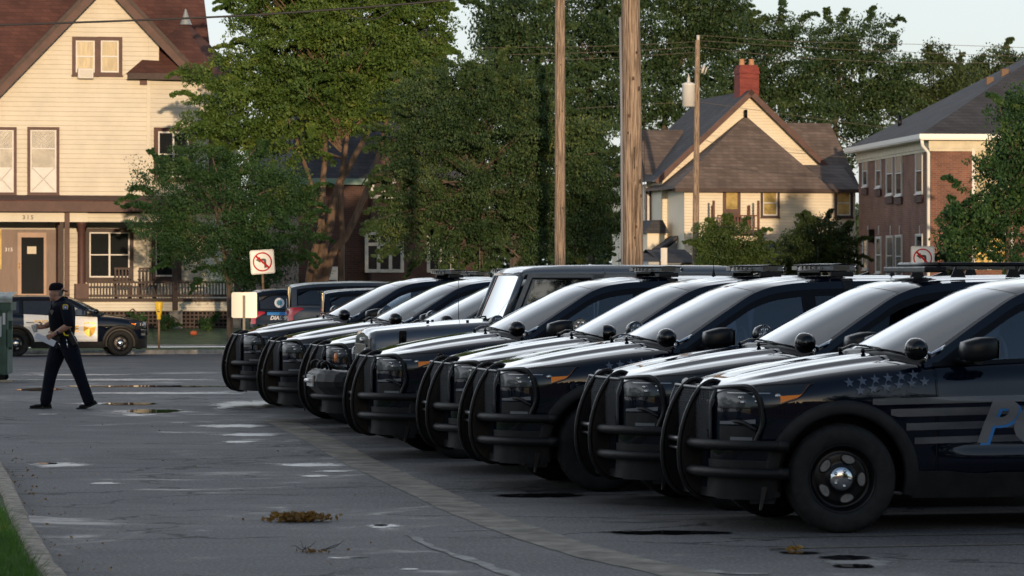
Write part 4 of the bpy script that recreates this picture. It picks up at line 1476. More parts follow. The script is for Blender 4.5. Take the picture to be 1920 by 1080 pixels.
class Fac:
    """street-facing plane through pixel px0 at distance Y0; local axes u along the street, v back, z up"""
    def __init__(s, px0, Y0, th=TH):
        s.O = Vector(((px0-960)/F*Y0, Y0, 0)); s.th = th
    def u(s, px, v=0.0):
        k = (px-960)/F; c, n = cos(s.th), sin(s.th)
        return (k*(s.O.y+v*c)-s.O.x+v*n)/(c-k*n)
    def z(s, px, py, v=0.0):
        Y = s.O.y+s.u(px, v)*sin(s.th)+v*cos(s.th)
        return CH-(py-HZ)/F*Y
    def p(s, px, py, v=0.0): return (s.u(px, v), s.z(px, py, v))
    def zc(s, py, v=0.0): return s.z(0, py, v)
    def root(s, name, label, cat, group=None):
        return thing(name, label, cat, tuple(s.O), s.th, group)

def siding(mb, poly, v, h=.16, lap=.018, mi=0):
    """clapboards filling a convex outline (u, z)"""
    z0 = min(p[1] for p in poly); z1 = max(p[1] for p in poly)
    def span(z):
        xs = []
        n = len(poly)
        for i in range(n):
            a, b = poly[i], poly[(i+1) % n]
            if abs(a[1]-b[1]) < 1e-9:
                if abs(a[1]-z) < 1e-6: xs += [a[0], b[0]]
                continue
            t = (z-a[1])/(b[1]-a[1])
            if -1e-6 <= t <= 1+1e-6: xs.append(a[0]+t*(b[0]-a[0]))
        return (min(xs), max(xs)) if xs else None
    k = int((z1-z0)/h)+1
    for i in range(k):
        a = z0+i*h; b = min(z1-1e-5, a+h)
        if b-a < 1e-4: continue
        sa, sb = span(a+1e-5), span(b)
        if not sa or not sb: continue
        e = min(.024, (b-a)*.4); se = span(a+e) or sa
        mb.add([(se[0], v-lap, a+e), (se[1], v-lap, a+e), (sb[1], v-.001, b), (sb[0], v-.001, b)], [(0, 1, 2, 3)], mi)
        mb.add([(se[0], v-lap, a+e), (se[1], v-lap, a+e), (sa[1], v, a), (sa[0], v, a)], [(0, 1, 2, 3)], mi)

def window(root, u0, u1, z0, z1, v=0.0, frame=brown, fw=.12, sash=whitew, pane=pane_d, style='double', label=None, proud=.085, M=None, sw=.05):
    m = MB()
    for (a, b, c, d) in ((u0-fw, u0, z0-fw*.8, z1+fw), (u1, u1+fw, z0-fw*.8, z1+fw), (u0, u1, z1, z1+fw), (u0, u1, z0-fw*.8, z0)):
        m.box(a, b, v-proud, v+.03, c, d, 0, M)
    m.box(u0-fw*1.2, u1+fw*1.2, v-proud-.05, v+.03, z0-fw*.8-.05, z0-fw*.8-.002, 0, M)
    w = m.build('window', frame, root)
    s = MB()
    zm = (z0+z1)/2
    def fr(a, b, c, d, dv):
        s.box(a, a+sw, v+dv-.045, v+dv-.012, c, d, 0, M); s.box(b-sw, b, v+dv-.045, v+dv-.012, c, d, 0, M)
        s.box(a+sw, b-sw, v+dv-.045, v+dv-.012, c, c+sw, 0, M); s.box(a+sw, b-sw, v+dv-.045, v+dv-.012, d-sw, d, 0, M)
    if style == 'double':
        fr(u0, u1, z0, zm+sw/2, -.01); fr(u0, u1, zm-sw/2+.001, z1, .004)
    elif style == 'pair':
        um = (u0+u1)/2
        fr(u0, um+sw/2, z0, z1, -.01); fr(um-sw/2+.001, u1, z0, z1, .004)
        s.box(u0+sw, u1-sw, v-.050, v-.015, zm-.025, zm+.025, 0, M)
    elif style == 'four':
        um = (u0+u1)/2
        fr(u0, u1, z0, z1, -.01)
        s.box(um-.03, um+.03, v-.053, v-.015, z0+sw, z1-sw, 0, M); s.box(u0+sw, um-.03, v-.053, v-.015, zm-.02, zm+.02, 0, M); s.box(um+.03, u1-sw, v-.053, v-.015, zm-.02, zm+.02, 0, M)
    elif style == 'lattice':
        fr(u0, u1, z0, z1, -.01)
        zt = z1-(z1-z0)*.30; zb_ = z0+(z1-z0)*.40
        s.box(u0+sw, u1-sw, v-.053, v-.015, zt-.02, zt+.02, 0, M)
        n = 5; W_ = (u1-u0-2*sw); H = z1-sw-zt
        for i in range(-n, n+1):
            for sg in (-1, 1):
                a = u0+sw+W_*(i/n); b = a+sg*H*.9
                pts = [(a+(b-a)*t, zt+H*t) for t in lin(0, 1, 12)]
                pts = [p for p in pts if u0+sw <= p[0] <= u1-sw]
                if len(pts) > 1:
                    q = [Vector((p[0], v-.032, p[1])) for p in (pts[0], pts[-1])]
                    s.tube([M @ x if M else x for x in q], .011, 4, cap=False)
        s.box(u0+sw, u1-sw, v-.040, v-.016, z0+sw, zb_, 0, M)                # solid lower storm panel
        for sg in (0, 1):
            a = (u0+sw, z0+sw) if sg else (u1-sw, z0+sw); b = (u1-sw, zb_) if sg else (u0+sw, zb_)
            q = [Vector((a[0], v-.042, a[1])), Vector((b[0], v-.042, b[1]))]
            s.tube([M @ x if M else x for x in q], .018, 4, cap=False)
    s.build('sash', sash, w)
    g = MB(); g.box(u0, u1, v-.026, v-.020, z0, z1, 0, M); g.build('pane', pane, w)
    return w

# ---- the cream house with the brown gable
H = Fac(0, 121.4)
ho = H.root('gabled_house', 'large cream clapboard house with a brown gable, deep front porch and number 315', 'house')
gz0 = .10
ul, ur = H.u(-150), H.u(278)
eave = H.z(345, 124)
apex = H.p(195, -34)
def rake(px, py): return H.p(px, py)
m = MB()
zl = H.z(-150, 312)
siding(m, [(ul, gz0), (ur, gz0), (ur, H.z(278, 58)), apex, (ul, zl)], 0)
# angled bay on the right
b1 = H.u(372); bv = -.35
def quad_siding(mb, A, B, z0, z1, h=.16, lap=.018):
    d = Vector((B[0]-A[0], B[1]-A[1], 0)).normalized(); n = Vector((d.y, -d.x, 0))
    k = int((z1-z0)/h)+1
    for i in range(k):
        a = z0+i*h; b = min(z1, a+h)
        e = min(.024, (b-a)*.4)
        mb.add([(A[0]+n.x*lap, A[1]+n.y*lap, a+e), (B[0]+n.x*lap, B[1]+n.y*lap, a+e), (B[0]+n.x*.001, B[1]+n.y*.001, b), (A[0]+n.x*.001, A[1]+n.y*.001, b)], [(0, 1, 2, 3)])
        mb.add([(A[0]+n.x*lap, A[1]+n.y*lap, a+e), (B[0]+n.x*lap, B[1]+n.y*lap, a+e), (B[0], B[1], a), (A[0], A[1], a)], [(0, 1, 2, 3)])
ur2, ur3 = H.u(382), H.u(452)
bayz = H.z(330, 152)
A0, A1, A2 = (ur+.001, 0.0), (ur2, .28), (ur3, 1.35)
quad_siding(m, A0, A1, gz0, bayz); quad_siding(m, A1, A2, gz0, bayz); quad_siding(m, A2, (ur3+.1, 7), gz0, bayz)
siding(m, [(ur+.002, H.z(298, 150)), (H.u(298), H.z(298, 150)), (H.u(298), H.z(298, 82)), (ur+.002, H.z(278, 62))], 0)
m.build('wall', cream, ho)
m = MB()
for A in (A0, A1, A2): m.box(A[0]-.06, A[0]+.06, A[1]-.06, A[1]+.03, gz0, bayz-.002)
m.box(ul-3, ul, 0, .2, gz0, zl)
m.build('corner_board', cream, ho)
# main roof behind the gable
m = MB()
rz0 = H.z(0, 150)-.4
k_ = 1.28
U0, U1 = H.u(-260), H.u(403, 1.0)
m.add([(U0, 1.0, rz0+.3), (U1, 1.0, rz0+.3), (U1-.15, 7.5, rz0+.3+6.5*k_), (U0, 7.5, rz0+.3+6.5*k_)], [(0, 1, 2, 3)])
m.add([(U0, 14, rz0+.3), (U1, 14, rz0+.3), (U1-.15, 7.5, rz0+.3+6.5*k_), (U0, 7.5, rz0+.3+6.5*k_)], [(0, 1, 2, 3)])
# gable roof slopes running back
L0 = (H.u(-190), H.z(-190, 352)); Rr = (H.u(352), H.z(352, 124))
ax, az = apex[0], apex[1]+.18
for (p_) in (L0, Rr):
    m.add([(p_[0], -.55, p_[1]+.1), (ax, -.55, az+.1), (ax, 7, az+.1), (p_[0], 7, p_[1]+.1)], [(0, 1, 2, 3)])
m.build('roof', roof_b, ho)
m = MB()      # side walls under the main roof
m.add([(U1-.5, 1.2, gz0), (U1-.5, 13.5, gz0), (U1-.5, 13.5, rz0), (U1-.5, 7.5, rz0+6.3*k_), (U1-.5, 1.2, rz0)], [(0, 1, 2, 3, 4)])
m.build('side_wall', cream, ho)
def barge(name, a, b, v0, v1, th, mat, parent, dz=0):
    m = MB(); a = Vector((a[0], 0, a[1])); b = Vector((b[0], 0, b[1])); d = (b-a).normalized(); n = Vector((-d.z, 0, d.x))
    if n.z > 0: n = -n
    m.prism([(a.x, a.z+dz), (b.x, b.z+dz), (b.x+n.x*th, b.z+n.z*th+dz), (a.x+n.x*th, a.z+n.z*th+dz)], v0, v1, 'XZ')
    return m.build(name, mat, parent)
for p_ in (L0, Rr):
    barge('barge_board', p_, (ax, az), -.60, -.50, .36, brown, ho, .085)
    barge('rake_moulding', p_, (ax, az), -.64, -.601, .13, dkbrown, ho, .11)
    barge('soffit', p_, (ax, az), -.49, -.003, .10, brown, ho, .06)
# turret roof over the bay
m = MB()
pk = Vector((H.u(348, 1.6), 1.6, H.z(348, 40, 1.6)))
ez = H.z(300, 140)
ring = [(H.u(236), -.55), (H.u(395), -.45), (H.u(462), .9), (H.u(470), 3.4), (H.u(420), 4), (H.u(236), 3.2)]
for i in range(6):
    a, b = ring[i], ring[(i+1) % 6]
    m.add([(a[0], a[1], ez+.02), (b[0], b[1], ez+.02), tuple(pk)], [(0, 1, 2)])
t_ = m.build('turret_roof', roof_b, ho)
m = MB(); m.lathe([(.02, .55), (.10, .30), (.22, 0)], 'Z', 10, (pk.x, pk.y, pk.z-.12)); m.build('finial', pr('grey_metal', (0.35, 0.38, 0.38), rough=.5, metal=.5), t_)
m = MB()
for i in range(5):
    a, b = Vector((*ring[i], 0)), Vector((*ring[i+1], 0)); d = (b-a).normalized(); n = Vector((d.y, -d.x, 0))
    m.add([(a.x, a.y, ez-.18), (b.x, b.y, ez-.18), (b.x, b.y, ez+.02), (a.x, a.y, ez+.02)], [(0, 1, 2, 3)])
m.add([(p[0], p[1], ez-.18) for p in ring], [tuple(range(6))])
m.build('turret_eave', dkbrown, t_)
m = MB()      # moulding below the turret eave
m.box(H.u(262), ur-.05, -.10, -.02, ez-.36, ez-.185); m.build('frieze_board', brown, ho)
# windows
def wpx(fac, root, x0, x1, y0, y1, v=0.0, **k):
    fw = k.get('fw', .12)
    return window(root, fac.u(x0, v)+fw, fac.u(x1, v)-fw, fac.z(x0, y1, v)+fw*.8, fac.z(x0, y0, v)-fw, v, **k)
wpx(H, ho, 135, 184, 69, 141, pane=pane_c, proud=.09); wpx(H, ho, 182, 229, 69, 141, pane=pane_c, proud=.085)
pane_w = pr('white_curtained_pane', (0.30, 0.29, 0.26), rough=.2, var=.3, vscale=2.5, coat=.6)
wpx(H, ho, -26, 31, 238, 365, style='lattice', pane=pane_w, fw=.10)
wpx(H, ho, 51, 111, 238, 365, style='lattice', pane=pane_w, fw=.10)
ac = thing('window_air_conditioner', 'small white air conditioner hanging in the attic window of the cream house', 'air conditioner', tuple(H.O), TH)
m = MB(); u0, u1 = H.u(146, -.3), H.u(175, -.3); z0, z1 = H.z(146, 147, -.3), H.z(146, 128, -.3)
m.box(u0, u1, -.38, -.02, z0, z1, bev=.02); m.build('case', whitew, ac)
m = MB()
for i in range(8): m.box(u0+.05, u1-.05, -.392, -.381, z0+.05+i*.032, z0+.068+i*.032)
m.build('grille', pr('light_grey_plastic', (0.45, 0.45, 0.42), rough=.5), ac)
def Mbay(A, B):
    d = Vector((B[0]-A[0], B[1]-A[1], 0)); L_ = d.length; d.normalize()
    return Matrix.Translation((A[0], A[1], 0)) @ Matrix.Rotation(math.atan2(d.y, d.x), 4, 'Z'), L_
Mb, Lb = Mbay(A0, A1)
window(ho, .32, 1.42, H.z(290, 332), H.z(290, 246), -.02, style='four', pane=pane_d, fw=.13, M=Mb, sw=.06)
Mb2, Lb2 = Mbay(A1, A2)
window(ho, .42, 1.30, H.z(400, 332), H.z(400, 250), -.02, style='four', pane=pane_d, fw=.12, M=Mb2, sw=.06)
# porch
PV = -2.4
fl = H.z(200, 560, PV)
pr0, pr1 = H.u(-150, PV), H.u(462, PV)
m = MB()
m.box(pr0, pr1, PV-.05, 0, fl-.10, fl); m.build('porch_floor', dkbrown, ho)
m = MB()
siding(m, [(pr0, fl-.42), (pr1, fl-.42), (pr1, fl-.10), (pr0, fl-.10)], PV, .10); m.build('porch_skirt', cream, ho)
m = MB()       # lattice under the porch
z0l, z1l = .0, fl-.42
m.box(pr0, pr1, PV+.30, PV+.33, z0l, z1l)  # near-black sheet stands in for the shade under the porch
m.build('porch_shade_panel', pr('porch_shade_black', (0.008, 0.007, 0.006), rough=1), ho)
m = MB()
n_ = int((pr1-pr0)/.14)
for i in range(n_): m.box(pr0+i*.14, pr0+i*.14+.05, PV+.02, PV+.035, z0l, z1l)
for i in range(int((z1l-z0l)/.13)+1): m.box(pr0, pr1, PV+.0, PV+.018, z0l+i*.13, z0l+i*.13+.05)
m.build('lattice', dkbrown, ho)
for px in (150, 330, 440):
    m = MB(); m.box(H.u(px, PV)-.22, H.u(px, PV)+.22, PV-.03, PV+.30, 0, fl-.42, bev=.02); m.build('stone_pier', stone, ho)
# porch roof, fascia, frieze
fz0, fz1 = H.z(100, 397, PV-.5), H.z(100, 376, PV-.5)
m = MB()
ue = H.u(246, PV-.5)
m.box(pr0, ue, PV-.55, PV-.42, fz0, fz1); m.box(ue, H.u(475, PV), PV-.40, PV-.28, fz0+.05, fz1)
m.box(pr0, H.u(475, PV), PV-.415, -.02, fz0+.02, fz0+.07)
m.build('porch_fascia', brown, ho)
m = MB()
zt = H.z(100, 366, 0)
m.add([(pr0, PV-.57, fz1+.01), (ue, PV-.57, fz1+.01), (ue, -.02, zt), (pr0, -.02, zt)], [(0, 1, 2, 3)])
m.add([(ue, PV-.42, fz1+.005), (H.u(475, PV), PV-.42, fz1+.005), (H.u(475, PV), -.02, zt), (ue, -.02, zt)], [(0, 1, 2, 3)])
m.add([(pr0, PV-.57, fz1-.02), (ue, PV-.57, fz1-.02), (ue, PV-.57, fz1+.01), (pr0, PV-.57, fz1+.01)], [(0, 1, 2, 3)])
m.build('porch_roof', roof_b, ho)
m = MB()
fr0, fr1 = H.z(60, 416, PV), H.z(60, 399, PV)
m.box(pr0, H.u(121, PV), PV-.10, PV+.10, fr0, fr1); m.box(H.u(130, PV), H.u(164, PV), PV-.13, PV+.10, fr0, fr1)
siding(m, [(H.u(164, PV), fr0), (pr1, fr0), (pr1, fr1), (H.u(164, PV), fr1)], PV, .13)
m.build('porch_frieze', cream, ho)
def house_text(txt, px, py, size, v, mat, root, fac=H, bold=.006, name='house_number', sp=1.1):
    vs, fs = text_mesh(txt, size, 0, sp, bold)
    u, z = fac.p(px, py, v)
    m = MB(); m.add([(u+a, v, z+b) for a, b in vs], fs); return m.build(name, mat, root)
house_text('315', 42, 411, .19, PV-.115, pr('black_numerals', (0.01, 0.01, 0.01), rough=.4), ho, sp=1.45)
# posts
def col(px0, px1, name='porch_column', round_=False, mat=dkbrown, v=PV):
    m = MB(); a, b = H.u(px0, v), H.u(px1, v)
    c = (a+b)/2; r = (b-a)/2
    if round_:
        m.lathe([(r*1.35, fl), (r*1.35, fl+.10), (r*1.15, fl+.12), (r, fl+.2), (r*.92, fr0-.15), (r*1.1, fr0-.12), (r*1.25, fr0-.02), (r*1.25, fr0)], 'Z', 20, (c, v+.02, 0))
        m.box(c-r*1.6, c+r*1.6, v-.2, v+.25, fl, fl+.5)
    else: m.box(a, b, v-(b-a)/2, v+(b-a)/2, fl-.4, fz0)
    return m.build(name, mat, ho)
col(145, 161, round_=True, mat=brown); col(121, 130, mat=brown, v=PV-.15); col(112, 119, mat=dkbrown, v=PV+.1); col(323, 333); col(440, 452)
# recessed entry
zd = fl
m = MB(); m.box(H.u(-40), H.u(106), -.14, -.03, zd, H.z(50, 430, -.1)); m.build('entry_surround', pr('varnished_panelling', (0.085, 0.034, 0.017), rough=.45, var=.3, vscale=4, stretch=(3, 3, .4)), ho)
m = MB(); m.box(H.u(33, -.2), H.u(87, -.2), -.2, -.141, zd, H.z(50, 436, -.2)); d_ = m.build('door', pr('orange_brown_door', (0.20, 0.08, 0.022), rough=.35, var=.2, vscale=3), ho)
m = MB(); m.box(H.u(40, -.2), H.u(82, -.2), -.215, -.201, H.z(40, 551, -.2), H.z(40, 445, -.2)); m.build('door_glass', pane_d, d_)
m = MB(); m.box(H.u(51, -.22), H.u(68, -.22), -.222, -.216, H.z(40, 476, -.2), H.z(40, 462, -.2)); m.build('paper_notice', pr('paper', (0.6, 0.55, 0.45), rough=.8), d_)
m = MB(); m.tube([(H.u(36, -.25), -.25, H.z(40, 503, -.2)), (H.u(36, -.25), -.25, H.z(40, 493, -.2))], .02, 8); m.build('door_handle', gold_m, d_)
m = MB(); m.box(H.u(33, -.3), H.u(89, -.3), -.34, -.202, zd, zd+.07); m.build('threshold', pr('brass_sill', (0.6, 0.36, 0.08), rough=.4, metal=.5), d_)
m = MB(); m.box(H.u(-14, -.2), H.u(3, -.2), -.17, -.141, H.z(0, 505, -.2), H.z(0, 430, -.2)); m.build('sidelight', pane_y, ho)
house_text('315', 9, 471, .17, -.16, white_decal, ho, sp=1.1, bold=0)
m = MB(); m.box(H.u(104), H.u(112), -1.2, -.03, zd, fr0); m.build('entry_side_panel', brown, ho)
m = MB(); m.box(pr0, pr1, PV+.2, -.02, fr0+.12, fr0+.16); m.build('porch_ceiling', dkbrown, ho)
wpx(H, ho, 160, 250, 428, 526, style='four', fw=.13, frame=dkbrown, sash=whitew, sw=.05)
wpx(H, ho, 284, 340, 428, 524, style='double', fw=.13, frame=dkbrown)
# railing
rt, rb_ = H.z(200, 529, PV), H.z(200, 557, PV)
m = MB()
ra, rbx = H.u(163, PV), H.u(452, PV)
m.box(ra, rbx, PV-.05, PV+.05, rt-.04, rt+.03); m.box(ra, rbx, PV-.035, PV+.035, rb_, rb_+.08)
m.build('porch_rail', dkbrown, ho)
m = MB()
for i in range(int((rbx-ra)/.105)): m.box(ra+i*.105+.02, ra+i*.105+.06, PV-.02, PV+.02, rb_+.08, rt-.04)
m.build('baluster_row', dkbrown, ho)
# porch chairs
def porch_chair(px, label):
    t = thing('porch_chair', label, 'chair', tuple(H.O), TH, 'dark chairs on the porch')
    u = H.u(px, PV+1.0); v = PV+1.0
    m = MB(); m.box(u-.27, u+.27, v-.25, v+.25, fl+.40, fl+.45); m.build('seat', dkbrown, t)
    m = MB()
    for i in range(5): m.box(u-.27+i*.12, u-.21+i*.12, v+.24, v+.28, fl+.45, fl+.98)
    m.box(u-.28, u+.28, v+.235, v+.285, fl+.98, fl+1.05); m.build('backrest', dkbrown, t)
    for sx in (-1, 1):
        for sy in (-1, 1):
            m = MB(); m.box(u+sx*.24-.03, u+sx*.24+.03, v+sy*.22-.03, v+sy*.22+.03, fl, fl+.40); m.build('leg', dkbrown, t)
        m = MB(); m.box(u+sx*.28-.04, u+sx*.28+.04, v-.28, v+.26, fl+.62, fl+.66); m.build('armrest', dkbrown, t)
porch_chair(231, 'dark wooden porch chair under the big porch window, the one nearer the door')
porch_chair(277, 'dark wooden porch chair right of the big porch window')

# ---- dark brick building glimpsed between the trees
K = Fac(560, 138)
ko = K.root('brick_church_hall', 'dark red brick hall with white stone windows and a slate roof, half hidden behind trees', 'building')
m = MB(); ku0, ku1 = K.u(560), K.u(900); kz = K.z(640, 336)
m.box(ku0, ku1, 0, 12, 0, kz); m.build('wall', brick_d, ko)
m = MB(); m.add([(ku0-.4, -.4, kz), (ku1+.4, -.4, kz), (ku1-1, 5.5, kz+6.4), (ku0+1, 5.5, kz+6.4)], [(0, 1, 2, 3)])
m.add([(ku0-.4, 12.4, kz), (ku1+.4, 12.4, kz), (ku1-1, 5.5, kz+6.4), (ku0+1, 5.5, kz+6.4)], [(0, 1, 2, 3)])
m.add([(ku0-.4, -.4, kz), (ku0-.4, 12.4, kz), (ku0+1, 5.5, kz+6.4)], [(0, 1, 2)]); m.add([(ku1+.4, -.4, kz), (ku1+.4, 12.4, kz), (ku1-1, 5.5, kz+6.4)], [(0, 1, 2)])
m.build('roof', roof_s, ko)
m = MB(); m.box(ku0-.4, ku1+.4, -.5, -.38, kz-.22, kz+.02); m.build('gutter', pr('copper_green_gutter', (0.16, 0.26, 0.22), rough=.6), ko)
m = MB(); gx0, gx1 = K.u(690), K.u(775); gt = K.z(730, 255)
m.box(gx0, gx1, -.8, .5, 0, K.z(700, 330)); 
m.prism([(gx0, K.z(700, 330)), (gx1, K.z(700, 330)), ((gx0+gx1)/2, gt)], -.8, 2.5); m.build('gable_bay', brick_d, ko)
m = MB()
for sx in (-1, 1):
    c_ = (gx0+gx1)/2
    e = (c_+sx*((gx1-gx0)/2+.35), K.z(700, 330)-.35)
    m.add([(e[0], -1.0, e[1]), (c_, -1.0, gt+.12), (c_, 4.5, gt+.12), (e[0], 4.5, e[1])], [(0, 1, 2, 3)])
m.build('gable_roof', roof_s, ko)
stonew = pr('limestone_trim', (0.50, 0.48, 0.44), rough=.8, var=.15, vscale=5)
def church_window(x0, x1, y0, y1, n, v):
    u0, u1 = K.u(x0, v), K.u(x1, v); z0, z1 = K.z(x0, y1, v), K.z(x0, y0, v)
    m = MB(); w = (u1-u0); fw = .13
    m.box(u0, u1, v-.06, v+.03, z0, z0+fw); m.box(u0, u1, v-.06, v+.03, z1-fw, z1)
    for i in range(n+1):
        a = u0+(w-fw)*i/n; m.box(a, a+fw, v-.058, v+.03, z0+fw, z1-fw)
    if y1-y0 > 60: m.box(u0+fw, u1-fw, v-.05, v+.03, (z0+z1)/2-.06+.3, (z0+z1)/2+.06+.3)
    o = m.build('window', stonew, ko)
    m = MB(); m.box(u0+.02, u1-.02, v-.02, v-.01, z0+.02, z1-.02); m.build('pane', pane_d, o)
church_window(684, 757, 434, 511, 3, -.8); church_window(695, 742, 335, 372, 2, -.8)
church_window(800, 850, 434, 511, 2, 0)
m = MB(); m.box(K.u(812, 4), K.u(838, 4), 4, 5, kz+3, K.z(820, 68, 4)); m.build('chimney', brick_d, ko)
sg = thing('church_notice_board', 'small white notice board standing before the dark brick hall by the leaning trunk', 'notice board', tuple(K.O), TH)
m = MB(); m.box(K.u(603, -3), K.u(635, -3), -3.05, -3, K.z(603, 525, -3), K.z(603, 500, -3)); m.build('board', whitew, sg)
for px in (604, 634):
    m = MB(); m.box(K.u(px, -3)-.04, K.u(px, -3)+.04, -3.0, -2.93, 0, K.z(603, 500, -3)); m.build('post', whitew, sg)
m = MB()
for i in range(3): m.box(K.u(608, -3), K.u(630-5*i, -3), -3.056, -3.051, K.z(603, 509+5*i, -3), K.z(603, 507+5*i, -3))
m.build('faded_text_line', pr('faded_grey', (0.35, 0.36, 0.3), rough=.8), sg)

# ---- cream house with the red chimney
Q = Fac(1235, 170)
qo = Q.root('gabled_house', 'pale cream clapboard house with a red brick chimney on its gable and a wooden balcony', 'house')
qa = Q.p(1403, 178)
qb = .2
ql, qr = Q.p(1222, 342), Q.p(1560, 325)
m = MB(); siding(m, [(Q.u(1240), qb), (Q.u(1556), qb), (Q.u(1556), qr[1]), qa, (Q.u(1240), ql[1])], 0, .14)
m.build('wall', cream2, qo)
m = MB()      # front block under the hip roof
v1 = -3.2
f0, f1 = Q.u(1283, v1), Q.u(1604, v1); zt = Q.z(1400, 356, v1)
siding(m, [(f0, qb), (f1, qb), (f1, zt), (f0, zt)], v1, .14)
m.box(f0, f0+.02, v1, 0, qb, zt); m.box(f1-.02, f1, v1, 0, qb, zt)
m.build('front_wall', cream2, qo)
m = MB()      # left side in shade
m.add([(Q.u(1240), 0, qb), (Q.u(1240), 10, qb), (Q.u(1240), 10, ql[1]), (Q.u(1240), 0, ql[1])], [(0, 1, 2, 3)])
siding(m, [(Q.u(1212, 2), qb), (Q.u(1240, 2), qb), (Q.u(1240, 2), Q.z(1220, 340, 2)), (Q.u(1212, 2), Q.z(1220, 340, 2))], 2, .14)
m.build('side_wall', cream2, qo)
m = MB()
for e in (ql, qr):
    m.add([(e[0], -.5, e[1]+.05), (qa[0], -.5, qa[1]+.22), (qa[0], 9, qa[1]+.22), (e[0], 9, e[1]+.05)], [(0, 1, 2, 3)])
m.build('main_roof', roof_s, qo)
for e in (ql, qr): barge('barge_board', (e[0], e[1]+.06), (qa[0], qa[1]+.24), -.56, -.45, .25, brown, qo)
for (xa, xb, ya, yb, vv) in ((1222, 1312, 243, 327, 1.5), (1478, 1606, 230, 352, 1.0)):
    m = MB(); ua, ub = Q.u(xa, vv), Q.u(xb, vv); z_lo = Q.z(xa, yb, vv); z_hi = Q.z(xa, ya, vv+3)
    sh = .35 if xa > 1400 else 0
    m.add([(ua-.3, vv, z_lo), (ub+.2, vv, z_lo), (ub-sh, vv+3.2, z_hi), (ua, vv+3.2, z_hi)], [(0, 1, 2, 3)])
    m.add([(ua-.3, vv+6.4, z_lo), (ub+.2, vv+6.4, z_lo), (ub-sh, vv+3.2, z_hi), (ua, vv+3.2, z_hi)], [(0, 1, 2, 3)])
    m.build('wing_roof', roof_g, qo)
m = MB(); ua, ub = Q.u(1500, 1.2), Q.u(1604, 1.2)
siding(m, [(ua, qb), (ub, qb), (ub, Q.z(1500, 350, 1.2)), (ua, Q.z(1500, 350, 1.2))], 1.2, .14); m.build('wing_wall', cream2, qo)
m = MB()      # hip roof in front
hp = Vector((Q.u(1398, -.2), -.2, Q.z(1398, 217, -.2)))
e0, e1 = Q.u(1262, v1-.4), Q.u(1560, v1-.4); ezz = zt+.02
m.add([(e0, v1-.4, ezz), (e1, v1-.4, ezz), tuple(hp)], [(0, 1, 2)])
m.add([(e0, v1-.4, ezz), (e0, 2, ezz), tuple(hp)], [(0, 1, 2)]); m.add([(e1, v1-.4, ezz), (e1+.2, 2, ezz), tuple(hp)], [(0, 1, 2)])
m.add([(e1-1.2, v1-.38, ezz+.01), (Q.u(1607, v1), v1-.38, ezz+.01), (Q.u(1607, v1), v1+2.4, ezz+1.25), (e1-1.2, v1+2.4, ezz+1.25)], [(0, 1, 2, 3)])
h_ = m.build('hip_roof', roof_g, qo)
m = MB(); m.box(e0, Q.u(1607, v1), v1-.45, v1-.39, ezz-.14, ezz+.02); m.build('eave_board', dkbrown, h_)
m = MB(); m.tube([(hp.x, hp.y-.05, hp.z-.1), (hp.x, hp.y-.05, hp.z+.28)], .08, 8); m.build('vent_pipe', trim, h_)
m = MB(); cu0, cu1 = Q.u(1384, .6), Q.u(1420, .6); cz0 = qa[1]-.8; cz1 = Q.z(1400, 127, .6)
m.box(cu0, cu1, .3, 1.3, cz0, cz1); m.box(cu0-.03, cu1+.03, .27, 1.33, cz1-.30, cz1-.18); m.box(cu0+.05, cu1-.05, .35, 1.25, cz1, cz1+.12)
c_ = m.build('chimney', chim_m, qo)
for dx in (.25, .75):
    m = MB(); m.lathe([(.14, cz1+.12), (.12, cz1+.38), (.14, cz1+.42), (.09, cz1+.42), (.09, cz1+.2)], 'Z', 12, (cu0+(cu1-cu0)*dx, .8, 0)); m.build('chimney_pot', pr('clay_pot', (0.42, 0.22, 0.12), rough=.8), c_)
lampm = pr('warm_window', (0.6, 0.42, 0.15), rough=.15, coat=1, var=.3, vscale=1.5)
window(qo, Q.u(1430, v1), Q.u(1457, v1), Q.z(1430, 404, v1), Q.z(1430, 357, v1), v1, pane=pane_y, fw=.11, frame=dkbrown)
window(qo, Q.u(1569, v1), Q.u(1594, v1), Q.z(1569, 404, v1), Q.z(1569, 357, v1), v1, pane=pane_y, fw=.12, frame=dkbrown)
window(qo, Q.u(1425, v1), Q.u(1452, v1), Q.z(1425, 496, v1), Q.z(1425, 458, v1), v1, pane=pane_d, fw=.11, frame=whitew)
window(qo, Q.u(1213, 2), Q.u(1217, 2), Q.z(1213, 430, 2), Q.z(1213, 355, 2), 2, pane=pane_d, fw=.08, frame=dkbrown)
m = MB(); m.box(Q.u(1355, v1), Q.u(1388, v1), v1-.06, v1-.02, Q.z(1355, 420, v1), Q.z(1355, 356, v1)); d_ = m.build('balcony_door', brown, qo)
m = MB(); m.box(Q.u(1361, v1), Q.u(1382, v1), v1-.075, v1-.061, Q.z(1355, 392, v1), Q.z(1355, 360, v1)); m.build('door_glass', pane_y, d_)
m = MB(); bv0 = v1-1.3; bz = Q.z(1380, 431, bv0)
bu0, bu1 = Q.u(1345, bv0), Q.u(1424, bv0)
m.box(bu0, bu1, bv0, v1-.02, bz-.18, bz); bo = m.build('balcony_deck', dkbrown, qo)
m = MB()
bt = Q.z(1380, 403, bv0)
m.box(bu0, bu1, bv0-.03, bv0+.03, bt-.06, bt); m.box(bu0, bu1, bv0-.03, bv0+.03, bz+.06, bz+.12)
for i in range(int((bu1-bu0)/.16)): m.box(bu0+i*.16, bu0+i*.16+.05, bv0-.02, bv0+.02, bz+.12, bt-.06)
